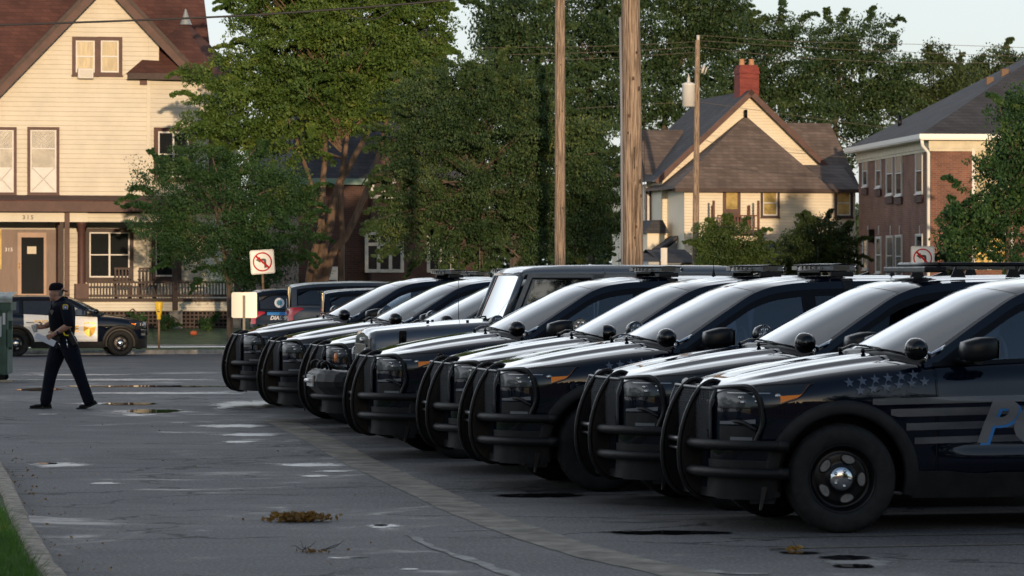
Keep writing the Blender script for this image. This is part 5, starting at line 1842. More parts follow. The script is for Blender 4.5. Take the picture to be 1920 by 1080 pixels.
for px, py in ((1338, 376), (1348, 384), (1422, 376), (1416, 384)): m.box(Q.u(px, bv0)-.05, Q.u(px, bv0)+.05, bv0-.05 if px in (1338, 1422) else v1-.3, bv0+.05 if px in (1338, 1422) else v1-.2, bz, Q.z(px, py, bv0))
m.build('balcony_rail', pr('worn_red_brown_wood', (0.13, 0.055, 0.035), rough=.8, var=.3, vscale=5), bo)
m = MB()
for px in (1345, 1420): m.add([(Q.u(px, v1), v1, bz-.18), (Q.u(px, v1), v1, bz-1.1), (Q.u(px, v1), bv0+.1, bz-.18)], [(0, 1, 2)])
m.build('balcony_bracket', dkbrown, bo)
m = MB()      # side porch and covered stair low on the left
sa_, sb_ = Q.u(1208, -1), Q.u(1256, -1); z1_ = Q.z(1205, 437, -1)
m.box(sa_+.2, sb_-.2, -.8, 1.98, 0, z1_); m.build('side_porch', cream2, qo)
m = MB()
m.prism([(sa_, z1_), (sb_, z1_), (sb_-.35, z1_+.62), (sa_+.45, z1_+.62)], -1.0, 1.99, 'XZ'); m.build('porch_roof', roof_s, qo)
m = MB(); st = [Q.p(1238, 463, -2), Q.p(1256, 463, -2), Q.p(1300, 426, -2), Q.p(1300, 500, -2), Q.p(1238, 500, -2)]
m.prism(st, -1.9, -.6, 'XZ'); m.build('stair_enclosure', pr('blue_grey_siding', (0.16, 0.18, 0.21), rough=.7), qo)
m = MB(); p0, p1 = Q.p(1234, 466, -2), Q.p(1300, 423, -2)
m.prism([p0, (p0[0], p0[1]-.12), (p1[0], p1[1]-.12), p1], -2.1, -.5, 'XZ'); m.build('stair_roof', roof_s, qo)

# low grey garages in front of it
G = Fac(1215, 160)
def garage(x0, x1, ytop, label, wallm, roofm, ridge):
    t = G.root('garage', label, 'garage', 'low garages before the cream house')
    u0, u1 = G.u(x0), G.u(x1); zt = G.z(x0, ytop)
    m = MB(); siding(m, [(u0, .0), (u1, 0), (u1, zt), (u0, zt)], 0, .16); m.box(u0, u1, .02, 5, 0, zt); m.build('wall', wallm, t)
    m = MB(); m.add([(u0-.25, -.3, zt), (u1+.25, -.3, zt), (u1+.25, 2.5, zt+ridge), (u0-.25, 2.5, zt+ridge)], [(0, 1, 2, 3)])
    m.add([(u0-.25, 5.3, zt), (u1+.25, 5.3, zt), (u1+.25, 2.5, zt+ridge), (u0-.25, 2.5, zt+ridge)], [(0, 1, 2, 3)]); m.build('roof', roofm, t)
    m = MB(); m.box(u1+.0, u1+.28, -.35, -.25, zt-.9, zt+.6); m.build('corner_trim', whitew, t)
garage(1216, 1236, 490, 'pale grey garage with a white corner beside the thick wooden pole', pr('pale_grey_siding', (0.42, 0.44, 0.47), rough=.7), roof_s, .4)
garage(1246, 1300, 492, 'blue grey garage between the slim pole and the thick pole', pr('blue_grey_siding', (0.16, 0.18, 0.21), rough=.7), roof_s, .6)
garage(1435, 1492, 498, 'garage with a dark roof and white edge right of the feathery bush', cream2, roof_s, 1.0)

# ---- brick block on the right with the white gutter
TB = R(5.5)
B = Fac(1745, 150, TB)
bo_ = B.root('brick_apartment_house', 'two storey red brick house with white gutter, downpipe and dark hipped roof', 'building')
bz1 = B.z(1745, 278)
bd = 15.7; bw_ = 16
m = MB(); m.box(0, bw_, 0, bd, 0, bz1); m.build('wall', brick_r, bo_)
m = MB(); cz = B.z(1745, 262)
m.box(-.10, bw_+.1, -.10, bd+.1, bz1, cz-.02)
m.box(-.06, bw_, -.06, bd, bz1-.12, bz1-.001); m.build('cornice', pr('cream_cornice', (0.55, 0.5, 0.38), rough=.6, var=.1), bo_)
m = MB(); gt = B.z(1745, 252)
m.box(-.55, bw_+.5, -.55, bd+.5, cz-.02, cz+.03)
m.box(-.60, bw_+.5, -.60, -.50, cz+.03, gt); m.box(-.60, -.50, -.50, bd+.5, cz+.03, gt)
m.build('gutter', pr('white_gutter', (0.75, 0.75, 0.73), rough=.4), bo_)
m = MB()
rg_h = 4.6
c0, c1, c2, c3 = (-.55, -.55), (bw_+.5, -.55), (bw_+.5, bd+.5), (-.55, bd+.5)
r0, r1 = (7.6, bd/2), (bw_-7.0, bd/2)
zg = gt-.02
m.add([(*c0, zg), (*c3, zg), (r0[0], r0[1], zg+rg_h)], [(0, 1, 2)])
m.add([(*c0, zg), (*c1, zg), (r1[0], r1[1], zg+rg_h), (r0[0], r0[1], zg+rg_h)], [(0, 1, 2, 3)])
m.add([(*c3, zg), (*c2, zg), (r1[0], r1[1], zg+rg_h), (r0[0], r0[1], zg+rg_h)], [(0, 1, 2, 3)])
m.add([(*c1, zg), (*c2, zg), (r1[0], r1[1], zg+rg_h)], [(0, 1, 2)])
rf = m.build('roof', roof_s, bo_)
for (u, v) in ((3.9, 6.0), (4.5, 5.7)):
    z = zg+rg_h*(u+.55)/8.15
    m = MB(); m.box(u-.15, u+.18, v-.15, v+.15, z-.1, z+.28, bev=.03); m.build('roof_vent', pr('tan_vent', (0.16, 0.10, 0.065), rough=.8), rf)
m = MB(); m.tube([(1.0, 11.2, zg+.7), (1.0, 11.2, zg+1.35)], .09, 8); m.build('vent_pipe', trim, rf)
# side windows (wall facing left): positions along the depth found from their pixels
def v_of(px):
    k = (px-960)/F; c, n = cos(TB), sin(TB)
    return (B.O.x-k*B.O.y)/(k*c+n)
def zy(v, py):
    Y = B.O.y+v*cos(TB); return CH-(py-HZ)/F*Y
wfr = pr('white_frame', (0.62, 0.62, 0.60), rough=.5)
Ms = Matrix.Rotation(R(-90), 4, 'Z')        # local window plane to the left-facing wall
for (x0, x1, y0, y1) in ((1619.5, 1627.5, 293, 348), (1644, 1653, 290, 350), (1664, 1675, 287, 364), (1681, 1692, 284, 365), (1719, 1731, 279, 361),
                         (1619.5, 1627.5, 447, 504), (1644, 1653, 446, 510), (1664, 1675, 444, 515), (1681, 1692, 443, 518), (1719, 1731, 441, 520)):
    va, vb = v_of(x1), v_of(x0); vm = (va+vb)/2
    window(bo_, -vb, -va, zy(vm, y1), zy(vm, y0), .0, frame=wfr, fw=.06, sash=wfr, sw=.05, pane=pane_d if y0 > 400 else pane_d, M=Ms, proud=.07)
    if y0 < 400:
        m = MB(); m.box(-.10, -.0, va-.1, vb+.1, zy(vm, y1)-.42, zy(vm, y1)-.14); m.build('brick_sill', brick_d, bo_)
        m = MB(); m.box(-.032, -.028, va+.08, vb-.08, (zy(vm, y1)+zy(vm, y0))/2+.05, zy(vm, y0)-.08); m.build('blind', pr('tan_blind', (0.35, 0.24, 0.16), rough=.7), bo_)
for px in (1628, 1648, 1670, 1687, 1725):
    v = v_of(px); m = MB(); m.box(-.03, .0, v-.05, v+.05, zy(v, 440), zy(v, 423)); m.build('keystone', stonew, bo_)
m = MB(); v = v_of(1638); m.box(-.25, .0, v-.18, v+.18, zy(v, 455), zy(v, 430), bev=.03); m.build('wall_lantern', trim, bo_)
m = MB(); m.tube([(-.45, -.35, cz), (-.4, -.25, cz-.25), (-.12, -.12, cz-.55), (-.12, -.12, .3)], .075, 8); m.build('downpipe', pr('white_gutter', (0.75, 0.75, 0.73)), bo_)
window(bo_, B.u(1826), B.u(1895), B.z(1826, 372), B.z(1826, 276), 0, frame=whitew, fw=.10, pane=pane_c, style='pair')
window(bo_, B.u(1826), B.u(1895), B.z(1826, 500), B.z(1826, 440), 0, frame=whitew, fw=.10, pane=pane_y, style='pair')

# ------------------------------------------------------------------ trees
def leaf_cloud(name, clumps, per, size, mat, parent=None, aspect=.55, flat=.45, droop=.35, spray=None):
    """clumps: array of (x, y, z, r). Many leaf-sized faces around each clump."""
    cl = np.asarray(clumps)
    n = len(cl)*per
    idx = np.repeat(np.arange(len(cl)), per)
    d = rng.normal(0, 1, (n, 3)); d /= np.linalg.norm(d, axis=1)[:, None]
    rad = rng.uniform(.15, 1.0, n)**.5
    off = d*rad[:, None]; off[:, 2] *= flat
    # each clump is a tilted fan
    ax = rng.normal(0, 1, (len(cl), 2))*.35
    off[:, 2] += off[:, 0]*ax[idx, 0]+off[:, 1]*ax[idx, 1]
    P = cl[idx, :3]+off*cl[idx, 3][:, None]
    s = rng.uniform(size[0], size[1], n)
    a = rng.normal(0, 1, (n, 3)); a[:, 2] -= droop*2
    a /= np.linalg.norm(a, axis=1)[:, None]
    cn = rng.normal(0, .55, (len(cl), 3)); cn[:, 2] += .75
    nrm = cn[idx]+rng.normal(0, .38, (n, 3))
    b = np.cross(a, nrm); b /= np.linalg.norm(b, axis=1)[:, None]+1e-9
    V = np.zeros((n, 4, 3))
    V[:, 0] = P-a*s[:, None]*.5; V[:, 1] = P-b*s[:, None]*aspect*.5+a*s[:, None]*.05
    V[:, 2] = P+a*s[:, None]*.5; V[:, 3] = P+b*s[:, None]*aspect*.5+a*s[:, None]*.05
    me = np_mesh(name, V.reshape(-1, 3), 4); me.materials.append(mat)
    o = bpy.data.objects.new(name, me); C.objects.link(o)
    if parent: o.parent = parent
    return o
def limb(mb, pts, r0, r1, seg=9, wob=.0):
    c = curve3(pts, 5); n = len(c)
    c = [p+Vector((noise.noise(p*1.3), noise.noise(p*1.3+Vector((5, 0, 0))), 0))*wob for p in c]
    rs = [r0+(r1-r0)*i/(n-1) for i in range(n)]
    mb.tube(c, rs, seg)
    return c
bark = pr('grey_bark', (0.085, 0.065, 0.05), rough=.95, var=.45, vscale=6, bump=1.0, bscale=14, stretch=(1, 1, .25))
bark_w = pr('brown_bark', (0.125, 0.082, 0.055), rough=.95, var=.45, vscale=5, bump=1.0, bscale=12, stretch=(1, 1, .25))
def make_tree(name, label, Y, lobes, trunk, mat, n, per, size, cr=(.35, .75), barkm=None, depth=1.0, group=None, cat='tree', trunks=None, flat=.45, droop=.35, base=None, aspect=.55, shell=.55, twigs=26, part_name='crown', spr=.12):
    bx = trunk[0][0]
    base = base if base is not None else (lz((bx-960)/F*Y, Y) if ww((bx-960)/F*Y, Y) > 107 else gz((bx-960)/F*Y, Y))
    O = Vector(((bx-960)/F*Y, Y, base))
    t = thing(name, label, cat, tuple(O), 0, group)
    m = MB()
    for path, r0, r1 in trunks or [(trunk, .22, .08)]:
        pts = []
        for q in path:
            p = at(q[0], q[1], Y+(q[2] if len(q) > 2 else 0)); pts.append(p-O)
        if pts[0].z > 0: pts = [Vector((pts[0].x, pts[0].y, -.05))]+pts
        limb(m, pts, r0, r1, wob=.05)
    areas = np.array([l[2]*l[3] for l in lobes], float); areas /= areas.sum()
    cl = []
    for k in range(n):
        l = lobes[rng.choice(len(lobes), p=areas)]
        s = F/Y
        d = rng.normal(0, 1, 3); d /= np.linalg.norm(d)
        rr = rng.uniform(shell**3, 1)**(1/3) if rng.uniform() < .8 else rng.uniform(0, 1)**(1/3)
        c = at(l[0], l[1], Y+(l[4] if len(l) > 4 else 0))-O
        rx, rz = l[2]/s, l[3]/s; ry = min(rx, rz)*depth
        x, y, z = c.x+d[0]*rx*rr, c.y+d[1]*ry*rr, c.z+d[2]*rz*rr
        cl.append((x, y, z, rng.uniform(*cr)))
    cc = np.array([at(l[0], l[1], Y)-O for l in lobes]).mean(0)
    for k in range(int(n*spr)):          # drooping sprays that break the outline
        l = lobes[rng.choice(len(lobes), p=areas)]; s = F/Y
        c = at(l[0], l[1], Y)-O; a = rng.uniform(0, 2*pi); dx, dz = cos(a), sin(a)
        p = np.array([c.x+dx*l[2]/s*1.0, c.y+rng.uniform(-.5, .5)*l[3]/s, c.z+dz*l[3]/s*1.0])
        st = cr[0]*.55; d = np.array([dx, rng.uniform(-.3, .3), dz*.6+.35])
        for j in range(5):
            cl.append((p[0], p[1], p[2], cr[0]*(.62-.07*j))); p = p+d*st; d = d+np.array([0, 0, -.28])
    # twigs from the limbs' region to the clumps
    top = at(trunk[-1][0], trunk[-1][1], Y)-O
    for k in range(min(twigs, len(cl))):
        c = cl[int(rng.integers(0, len(cl)))]
        e = Vector(c[:3]); s0 = top.lerp(Vector((top.x, top.y, e.z*.7)), .5)
        mid = s0.lerp(e, .5)+Vector((0, 0, .25))
        limb(m, [s0, mid, e], .05, .012, 5)
    m.build('trunk', barkm or bark, t)
    leaf_cloud(part_name, cl, per, size, mat, t, flat=flat, droop=droop, aspect=aspect)
    return t
lf_a = leaf_mat('maple_leaf', (0.060, 0.115, 0.024), (0.10, 0.165, 0.035), (0.19, 0.23, 0.05), .35)
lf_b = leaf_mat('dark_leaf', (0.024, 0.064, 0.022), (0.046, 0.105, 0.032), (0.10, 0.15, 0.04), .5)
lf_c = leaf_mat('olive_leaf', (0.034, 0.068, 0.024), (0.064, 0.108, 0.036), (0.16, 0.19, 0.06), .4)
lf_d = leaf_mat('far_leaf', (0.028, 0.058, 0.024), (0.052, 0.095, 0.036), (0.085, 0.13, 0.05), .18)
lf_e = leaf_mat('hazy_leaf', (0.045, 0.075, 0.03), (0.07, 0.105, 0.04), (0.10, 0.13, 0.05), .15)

make_tree('maple_tree', 'tall yellow green maple with several leaning brown trunks right of the cream porch house', 113,
    [(535, 60, 105, 130), (480, 195, 80, 85), (600, 110, 130, 130), (540, 240, 75, 75), (680, 60, 110, 100), (780, 40, 70, 80), (760, 130, 70, 70), (400, 130, 52, 30), (395, 185, 34, 34), (650, 205, 80, 50), (700, 165, 70, 55), (640, -40, 215, 90), (380, 230, 40, 28), (450, 270, 55, 50)],
    [(588, 540), (600, 480), (622, 350), (640, 200)], lf_a, 1150, 140, (.075, .14), (.28, .62), bark_w, depth=1.0, shell=.72,
    trunks=[([(588, 560), (598, 500), (616, 430), (634, 350), (668, 290), (705, 215, 1)], .19, .07), ([(602, 560), (618, 490), (655, 430), (684, 365), (704, 310), (728, 215)], .17, .06),
            ([(576, 560), (584, 500), (600, 430), (606, 350), (610, 280), (600, 150)], .16, .06), ([(592, 560), (597, 530), (600, 515)], .36, .24), ([(610, 460), (600, 400), (575, 320), (540, 220)], .12, .05), ([(640, 340), (650, 260), (640, 120)], .13, .05)], twigs=50, flat=.32)
make_tree('young_tree', 'small dark green tree standing in front of the right end of the cream porch', 111,
    [(400, 400, 130, 90), (330, 350, 80, 55), (480, 340, 90, 55), (515, 430, 72, 72), (420, 470, 110, 60), (300, 430, 55, 50), (350, 300, 50, 30), (555, 365, 32, 40), (480, 500, 80, 35)],
    [(432, 620), (430, 560), (425, 480), (420, 400)], lf_b, 380, 170, (.05, .10), (.28, .6), bark, twigs=24,
    trunks=[([(432, 630), (430, 560), (420, 470), (400, 380)], .11, .04), ([(430, 560), (450, 480), (490, 400)], .07, .03), ([(428, 540), (380, 450), (340, 380)], .05, .02)])
make_tree('elm_tree', 'broad dark green tree with drooping sprays filling the middle behind the off-roader', 96,
    [(900, 300, 180, 140), (830, 210, 100, 80), (960, 220, 110, 90), (1060, 330, 90, 100), (780, 290, 60, 55), (1000, 430, 150, 75), (830, 430, 110, 70), (900, 150, 60, 55), (765, 395, 40, 26), (1110, 400, 50, 60), (1110, 240, 30, 30), (735, 430, 34, 20)],
    [(905, 560), (905, 500), (900, 400), (900, 300)], lf_c, 800, 160, (.05, .10), (.25, .65), bark, twigs=70, flat=.36, droop=.7, spr=.28, shell=.7, trunks=[([(905, 600), (905, 480), (890, 350), (880, 220)], .2, .06), ([(905, 500), (960, 400), (1010, 300)], .12, .04), ([(903, 480), (840, 380), (790, 300)], .1, .04)])
# trees behind, one by one
far = [
    ('tall dark tree behind the broad middle tree, left of the slim pole', 965, 190, [(960, 60, 60, 90), (1000, 130, 70, 90), (950, 180, 50, 60), (980, 300, 70, 110), (930, 30, 35, 40)], lf_d),
    ('tall dark tree rising between the slim pole and the thick pole', 1105, 205, [(1090, 20, 90, 90), (1120, 140, 80, 110), (1080, 260, 70, 110), (1130, 380, 60, 110)], lf_d),
    ('dark tree filling the gap right of the thick pole behind the cream house', 1250, 235, [(1250, 40, 110, 80), (1220, 150, 60, 90), (1330, 60, 70, 60), (1290, 160, 70, 80), (1215, 250, 40, 60), (1300, 10, 90, 60)], lf_d),
    ('dark tree directly behind the red chimney', 1425, 245, [(1370, 110, 70, 80), (1460, 120, 90, 75), (1420, 190, 90, 60), (1470, 60, 40, 40), (1520, 200, 60, 45)], lf_d),
    ('tall airy tree with gaps of sky right of the red chimney', 1570, 250, [(1560, 90, 50, 55), (1620, 80, 60, 50), (1600, 150, 90, 60), (1670, 140, 50, 55), (1630, 210, 70, 45), (1550, 170, 40, 50), (1600, 265, 70, 50)], lf_d),
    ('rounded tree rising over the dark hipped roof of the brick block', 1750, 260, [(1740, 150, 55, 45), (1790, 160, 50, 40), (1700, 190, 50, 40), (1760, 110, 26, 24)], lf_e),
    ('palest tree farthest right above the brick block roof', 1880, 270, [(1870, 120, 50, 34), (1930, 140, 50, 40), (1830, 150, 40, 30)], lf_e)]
for (lab, bx, Y, lobes, mt) in far:
    k = sum(l[2]*l[3] for l in lobes)/9000
    make_tree('broadleaf_tree', lab, Y, lobes, [(bx, 520), (bx, 400), (bx, 250), (bx, lobes[0][1]+40)], mt, int(85*k)+60, 110, (.14, .29), (.6, 1.4), bark, depth=1.0, group='tall trees behind the houses', trunks=[([(bx, 540), (bx+4, 380), (bx-4, 250), (bx+6, lobes[0][1]+30)], .35, .1)], twigs=30, base=.3)
make_tree('feathery_bush', 'feathery light green bush before the cream house, right of the slim pole', 157, [(1370, 460, 60, 42), (1335, 440, 30, 26), (1400, 480, 45, 26), (1340, 490, 40, 30)], [(1370, 520), (1370, 480), (1370, 450)], leaf_mat('feather_leaf', (0.04, 0.075, 0.02), (0.075, 0.12, 0.03), None, .5), 190, 130, (.06, .13), (.3, .6), cat='bush', base=.2, trunks=[([(1370, 530), (1370, 450)], .12, .05)], droop=.7)
make_tree('round_bush', 'round dark green bush in front of the right half of the cream house', 158, [(1540, 455, 55, 48), (1490, 470, 36, 36), (1580, 470, 30, 40), (1530, 490, 60, 26)], [(1535, 520), (1535, 480), (1535, 450)], leaf_mat('round_leaf', (0.028, 0.052, 0.016), (0.05, 0.08, 0.025), None, .5), 210, 130, (.07, .14), (.3, .65), cat='bush', base=.2, trunks=[([(1535, 530), (1535, 450)], .12, .05)])
make_tree('ash_tree', 'dark green tree with drooping leaflets at the right edge before the brick block', 128,
    [(1880, 330, 60, 70), (1840, 390, 70, 60), (1900, 430, 90, 70), (1900, 230, 40, 50), (1820, 450, 50, 40), (1930, 300, 60, 120), (1800, 410, 36, 24), (1915, 190, 30, 36)],
    [(1890, 560), (1890, 480), (1890, 400), (1895, 330)], lf_b, 300, 100, (.08, .17), (.3, .7), bark, droop=.6, trunks=[([(1890, 580), (1890, 450), (1900, 300)], .15, .05)], base=.1)
make_tree('arborvitae', 'narrow dense evergreen shrub left of the drooping tree by the brick corner', 138, [(1790, 460, 22, 50), (1800, 490, 26, 40)], [(1790, 530), (1790, 480), (1790, 440)], leaf_mat('evergreen', (0.015, 0.045, 0.015), (0.03, 0.07, 0.02), None, .8), 70, 70, (.07, .14), (.25, .45), cat='shrub', base=.2, trunks=[([(1790, 530), (1790, 450)], .08, .04)])
for lab, px, py, r, Y in (('low green shrub against the porch lattice, left of the stone pier', 312, 607, 10, 118.5), ('leafy green shrub against the porch lattice, right of the stone pier', 390, 604, 13, 118.5), ('small shrub against the porch lattice behind the patrol car bonnet', 258, 600, 10, 118.5)):
    make_tree('shrub', lab, Y, [(px, py, r*1.4, r)], [(px, 614), (px, 610), (px, 606)], lf_b, 14, 60, (.06, .12), (.12, .25), cat='shrub', trunks=[([(px, 618), (px, 604)], .02, .01)], twigs=3)

# ------------------------------------------------------------------ poles, wires, signs
polem = pr('weathered_pole_wood', (0.22, 0.155, 0.11), rough=.95, col2=(.40, .30, .22), var=.6, vscale=9, bump=1.0, bscale=22, stretch=(4, 4, .22))
polek = pr('knot_dark', (0.12, 0.07, 0.04), rough=.9)
def pole(name, label, px, y0, wpx0, Y, top_py, lean=0, wpx1=None, group=None):
    X = (px-960)/F*Y; g = gz(X, Y) if ww(X, Y) < 107 else .2
    t = thing(name, label, 'utility pole', (X, Y, g), 0, group)
    r0 = wpx0/2/F*Y; r1 = (wpx1 or wpx0*.85)/2/F*Y
    top = CH-(top_py-HZ)/F*Y-g
    m = MB(); n = 30
    P = []
    for i in range(n+1):
        k = i/n; z = top*k; x = lean*k
        r = r0+(r1-r0)*k
        P.append([(x+r*(1+.03*noise.noise(Vector((cos(a)*2, sin(a)*2, z*.8))))*cos(a), r*(1+.03*noise.noise(Vector((cos(a)*2, sin(a)*2, z*.8))))*sin(a), z) for a in lin(0, 2*pi*23/24, 24)])
    m.grid(P, closed=True)
    m.add(P[-1], [tuple(range(24))])
    m.build('pole_shaft', polem, t)
    return t, X, g
pt, X2, g2 = pole('utility_pole', 'thick weathered wooden pole rising behind the row, cut by the top of the frame', 1190, 0, 39.5, 58, -160, lean=-.08)
m = MB(); m.tube([(-.192, -.03, 0), (-.215, -.03, 4.5), (-.235, -.03, 6)], .022, 8); m.build('conduit', pr('grey_conduit', (0.2, 0.21, 0.24), rough=.6), pt)
m = MB()
for a, z in ((-.6, 3.1), (-1.9, 4.4), (-1.2, 2.6), (-1.5, 5.0)):
    m.ball((.165*cos(a)-.04, .165*sin(a), z), .022, 8, sc=(1, 1, 1.5))
m.build('knot', polek, pt)
pt2, _a, _b = pole('utility_pole', 'slim pale brown wooden pole left of the thick one, before the broad tree', 1050, 0, 21, 92, -200, lean=0)
# staples, tags and drying cracks on the two tall poles
for (tt, r, zs) in ((pt, .175, (2.4, 3.3, 4.1, 4.8, 5.4)), (pt2, .135, (2.6, 3.9, 5.0, 6.4, 7.6))):
    m = MB()
    for i, z in enumerate(zs):
        a = -pi/2 + .7*sin(i*2.3); 
        m.box((r)*cos(a)-.012, (r)*cos(a)+.012, (r)*sin(a)-.012, (r)*sin(a)+.006, z, z+.04+.03*(i % 2))
    o = m.build('staples', pr('rusted_metal', (0.05, 0.03, 0.02), rough=.8), tt); o['kind'] = 'stuff'
    m = MB()
    for i in range(16):
        a = -pi/2+random.uniform(-1.2, 1.2); z = random.uniform(1.5, 8); L_ = random.uniform(.3, 1.1)
        rr = r*.985
        m.box(rr*cos(a)-.003, rr*cos(a)+.003, rr*sin(a)-.006, rr*sin(a)+.004, z, z+L_)
    o = m.build('drying_cracks', pr('crack_dark', (0.03, 0.02, 0.014), rough=1), tt); o['kind'] = 'stuff'
pt3, X3, g3 = pole('utility_pole', 'thin grey brown pole carrying a white transformer before the cream house', 1303, 0, 14, 160, 75, lean=.12, wpx1=9)
s3 = F/160
def p3(px, py, dy=0): return Vector(((px-960)/F*160-X3, dy, CH-(py-HZ)/F*160-g3))
tr = thing('pole_transformer', 'white cylindrical transformer can hung on the left of the thin pole', 'transformer', (X3, 160, g3))
m = MB(); c = p3(1291, 200)
m.lathe([(0, 0), (.29, 0), (.29, .95), (.31, .97), (.31, 1.02), (.1, 1.1), (0, 1.1)], 'Z', 20, (c.x, 0, c.z)); m.build('tank', pr('pale_grey_enamel', (0.62, 0.63, 0.64), rough=.5), tr)
m = MB(); m.lathe([(.05, 1.05), (.08, 1.15), (.05, 1.2), (.08, 1.25), (.04, 1.3), (.02, 1.45)], 'Z', 10, (c.x, 0, c.z)); m.build('bushing', pr('porcelain', (0.5, 0.48, 0.45), rough=.4), tr)
m = MB(); m.box(c.x+.25, .1, -.05, .05, c.z+.3, c.z+.4); m.box(c.x+.25, .1, -.05, .05, c.z+.75, c.z+.85); m.build('bracket', pr('grey_metal', (0.35, 0.38, 0.38)), tr)
m = MB(); q = p3(1316, 131); m.tube([q+Vector((0, -.1, -.15)), q+Vector((.10, -.1, .2))], .06, 8); m.tube([q+Vector((.12, -.1, -.2)), q+Vector((.22, -.1, .1))], .03, 8); m.tube([p3(1305, 125), q], .02, 6)
m.tube([p3(1309, 78), p3(1309, 66)], .07, 8)
m.build('cutout_fuse', pr('porcelain', (0.5, 0.48, 0.45)), pt3)
wirem = pr('black_cable', (0.02, 0.02, 0.022), rough=.6)
wireg = pr('aged_wire', (0.09, 0.075, 0.062), rough=.6)
def wire(label, pts, r, mat, Ys):
    m = MB(); P = [at(p[0], p[1], y) for p, y in zip(pts, Ys)]
    m.tube(curve3(P, 8), r, 6, cap=False)
    o = m.build('overhead_wire', mat); tag(o, label, 'wire', 'overhead wires')
    return o
wire('thick black cable crossing the top left over the cream house gable', [(-60, 49), (120, 43), (400, 32), (640, 17), (880, -4), (1150, -40)], .022, wirem, [70]*6)
o = wire('thin splice loop hanging under the thick cable above the maple', [(640, 18), (672, 34), (700, 36), (722, 27), (742, 12)], .012, wirem, [70]*5)
for i, (l, pts) in enumerate((('highest thin wire from the thin pole left to the maple', [(1305, 78), (1150, 86), (900, 90)]), ('second thin wire from the thin pole left to the maple', [(1305, 88), (1150, 97), (900, 104)]),
    ('third thin wire from the thin pole left to the maple', [(1305, 98), (1150, 108), (900, 118)]), ('highest thin wire running right from the thin pole into the sky', [(1309, 66), (1500, 78), (1760, 84), (2000, 92)]),
    ('second thin wire running right from the thin pole', [(1309, 76), (1500, 88), (1760, 100), (2000, 108)]), ('third thin wire running right from the thin pole across the dark trees', [(1309, 88), (1500, 108), (1760, 118), (2000, 116)]),
    ('service wire from the transformer right past the chimney roof', [(1305, 190), (1400, 204), (1560, 226), (1664, 240)]), ('service wire from the transformer left to the thick pole', [(1278, 192), (1200, 196), (1080, 204)]),
    ('low wire from the thin pole sagging over the hip roof', [(1305, 255), (1350, 272), (1450, 283), (1604, 296)]))):
    wire(l, pts, .011, wireg, [160]*len(pts))

redm = pr('sign_red', (0.50, 0.008, 0.008), rough=.6, spec=.1)
signw = pr('sign_white', (0.74, 0.72, 0.68), rough=.45, var=.05, vscale=4)
signb = pr('sign_black', (0.012, 0.012, 0.012), rough=.5)
postm = pr('rusty_post', (0.20, 0.12, 0.07), rough=.7, var=.3, vscale=8)
def no_left_sign(label, cx, cy, Y, tilt, size=.62, ground=None):
    c = at(cx, cy, Y); g = gz(c.x, c.y)
    t = thing('no_left_turn_sign', label, 'road sign', (c.x, c.y, g), R(6), 'no left turn signs')
    M = Matrix.Translation((0, 0, c.z-g)) @ Matrix.Rotation(R(tilt), 4, 'Y')
    h = size/2
    def rr(h, r, n=5):
        out = []
        for (sx, sz, a0) in ((1, 1, 0), (-1, 1, 90), (-1, -1, 180), (1, -1, 270)):
            for i in range(n+1):
                a = R(a0+90*i/n); out.append((sx*(h-r)+r*cos(a), sz*(h-r)+r*sin(a)))
        return out
    m = MB(); m.prism(rr(h, .05), -.003, .003, 'XZ', 0, M); m.build('panel', signw, t)
    m = MB()
    o_, i_ = rr(h*.955, .045), rr(h*.93, .04)
    for a, b in ((o_, i_),):
        n = len(a); m.add([M @ Vector((p[0], -.0045, p[1])) for p in a+b], [(k, (k+1) % n, n+(k+1) % n, n+k) for k in range(n)])
    m.build('border', pr('sign_border', (0.10, 0.07, 0.05), rough=.5), t)
    m = MB()
    pts = [(.10, -.17), (.10, .02), (.06, .07), (-.03, .07), (-.03, .13), (-.17, .035), (-.03, -.05), (-.03, .005), (.02, .005), (.035, -.01), (.035, -.17)]
    pts = [(.040, -.16), (.10, -.16), (.10, .03), (.040, .01), (.085, .075), (.025, .085), (.02, .03), (-.05, .085), (-.05, .03), (-.05, .135), (-.17, .058), (-.05, -.02)]
    m.add([M @ Vector((p[0]*size/.62, -.0045, p[1]*size/.62)) for p in pts], [(0, 1, 2, 3), (3, 2, 4, 5), (3, 5, 6), (6, 5, 7, 8), (9, 10, 11)])
    m.build('arrow', signb, t)
    m = MB(); n = 40
    a = [(h*.80*cos(2*pi*k/n), h*.80*sin(2*pi*k/n)) for k in range(n)]; b = [(p[0]*.86, p[1]*.86) for p in a]
    m.add([M @ Vector((p[0], -.006, p[1])) for p in a+b], [(k, (k+1) % n, n+(k+1) % n, n+k) for k in range(n)])
    w = .026*size/.62; L = h*.72
    m.add([M @ Vector((x, -.0075, z)) for x, z in ((-L*.707-w*.7, L*.707-w*.7), (-L*.707+w*.7, L*.707+w*.7), (L*.707+w*.7, -L*.707+w*.7), (L*.707-w*.7, -L*.707-w*.7))], [(0, 1, 2, 3)])
    m.build('red_ring', redm, t)
    m = MB()
    m.prism([(-.03, 0), (.03, 0), (.03, .03), (-.03, .03)], 0, 1, 'XY')
    m = MB(); top = M @ Vector((0, .012, h*.6)); bot = Vector((.10 if tilt < 0 else .0, .012, -.02)) 
    m.tube([bot+Vector((0, .03, 0)), top+Vector((0, .03, 0))], .028, 4, smooth=False); m.build('post', postm, t)
    return t
no_left_sign('red and white no left turn sign tilted before the small dark tree', 492, 491, 92, -4)
no_left_sign('red and white no left turn sign before the corner of the brick block', 1730, 484, 92, 0)
c = at(458, 572, 85); g = gz(c.x, c.y)
t = thing('sign_back', 'blank pale back of a small square sign left of the parked row', 'road sign', (c.x, c.y, g), R(-4))
m = MB(); hh = .305
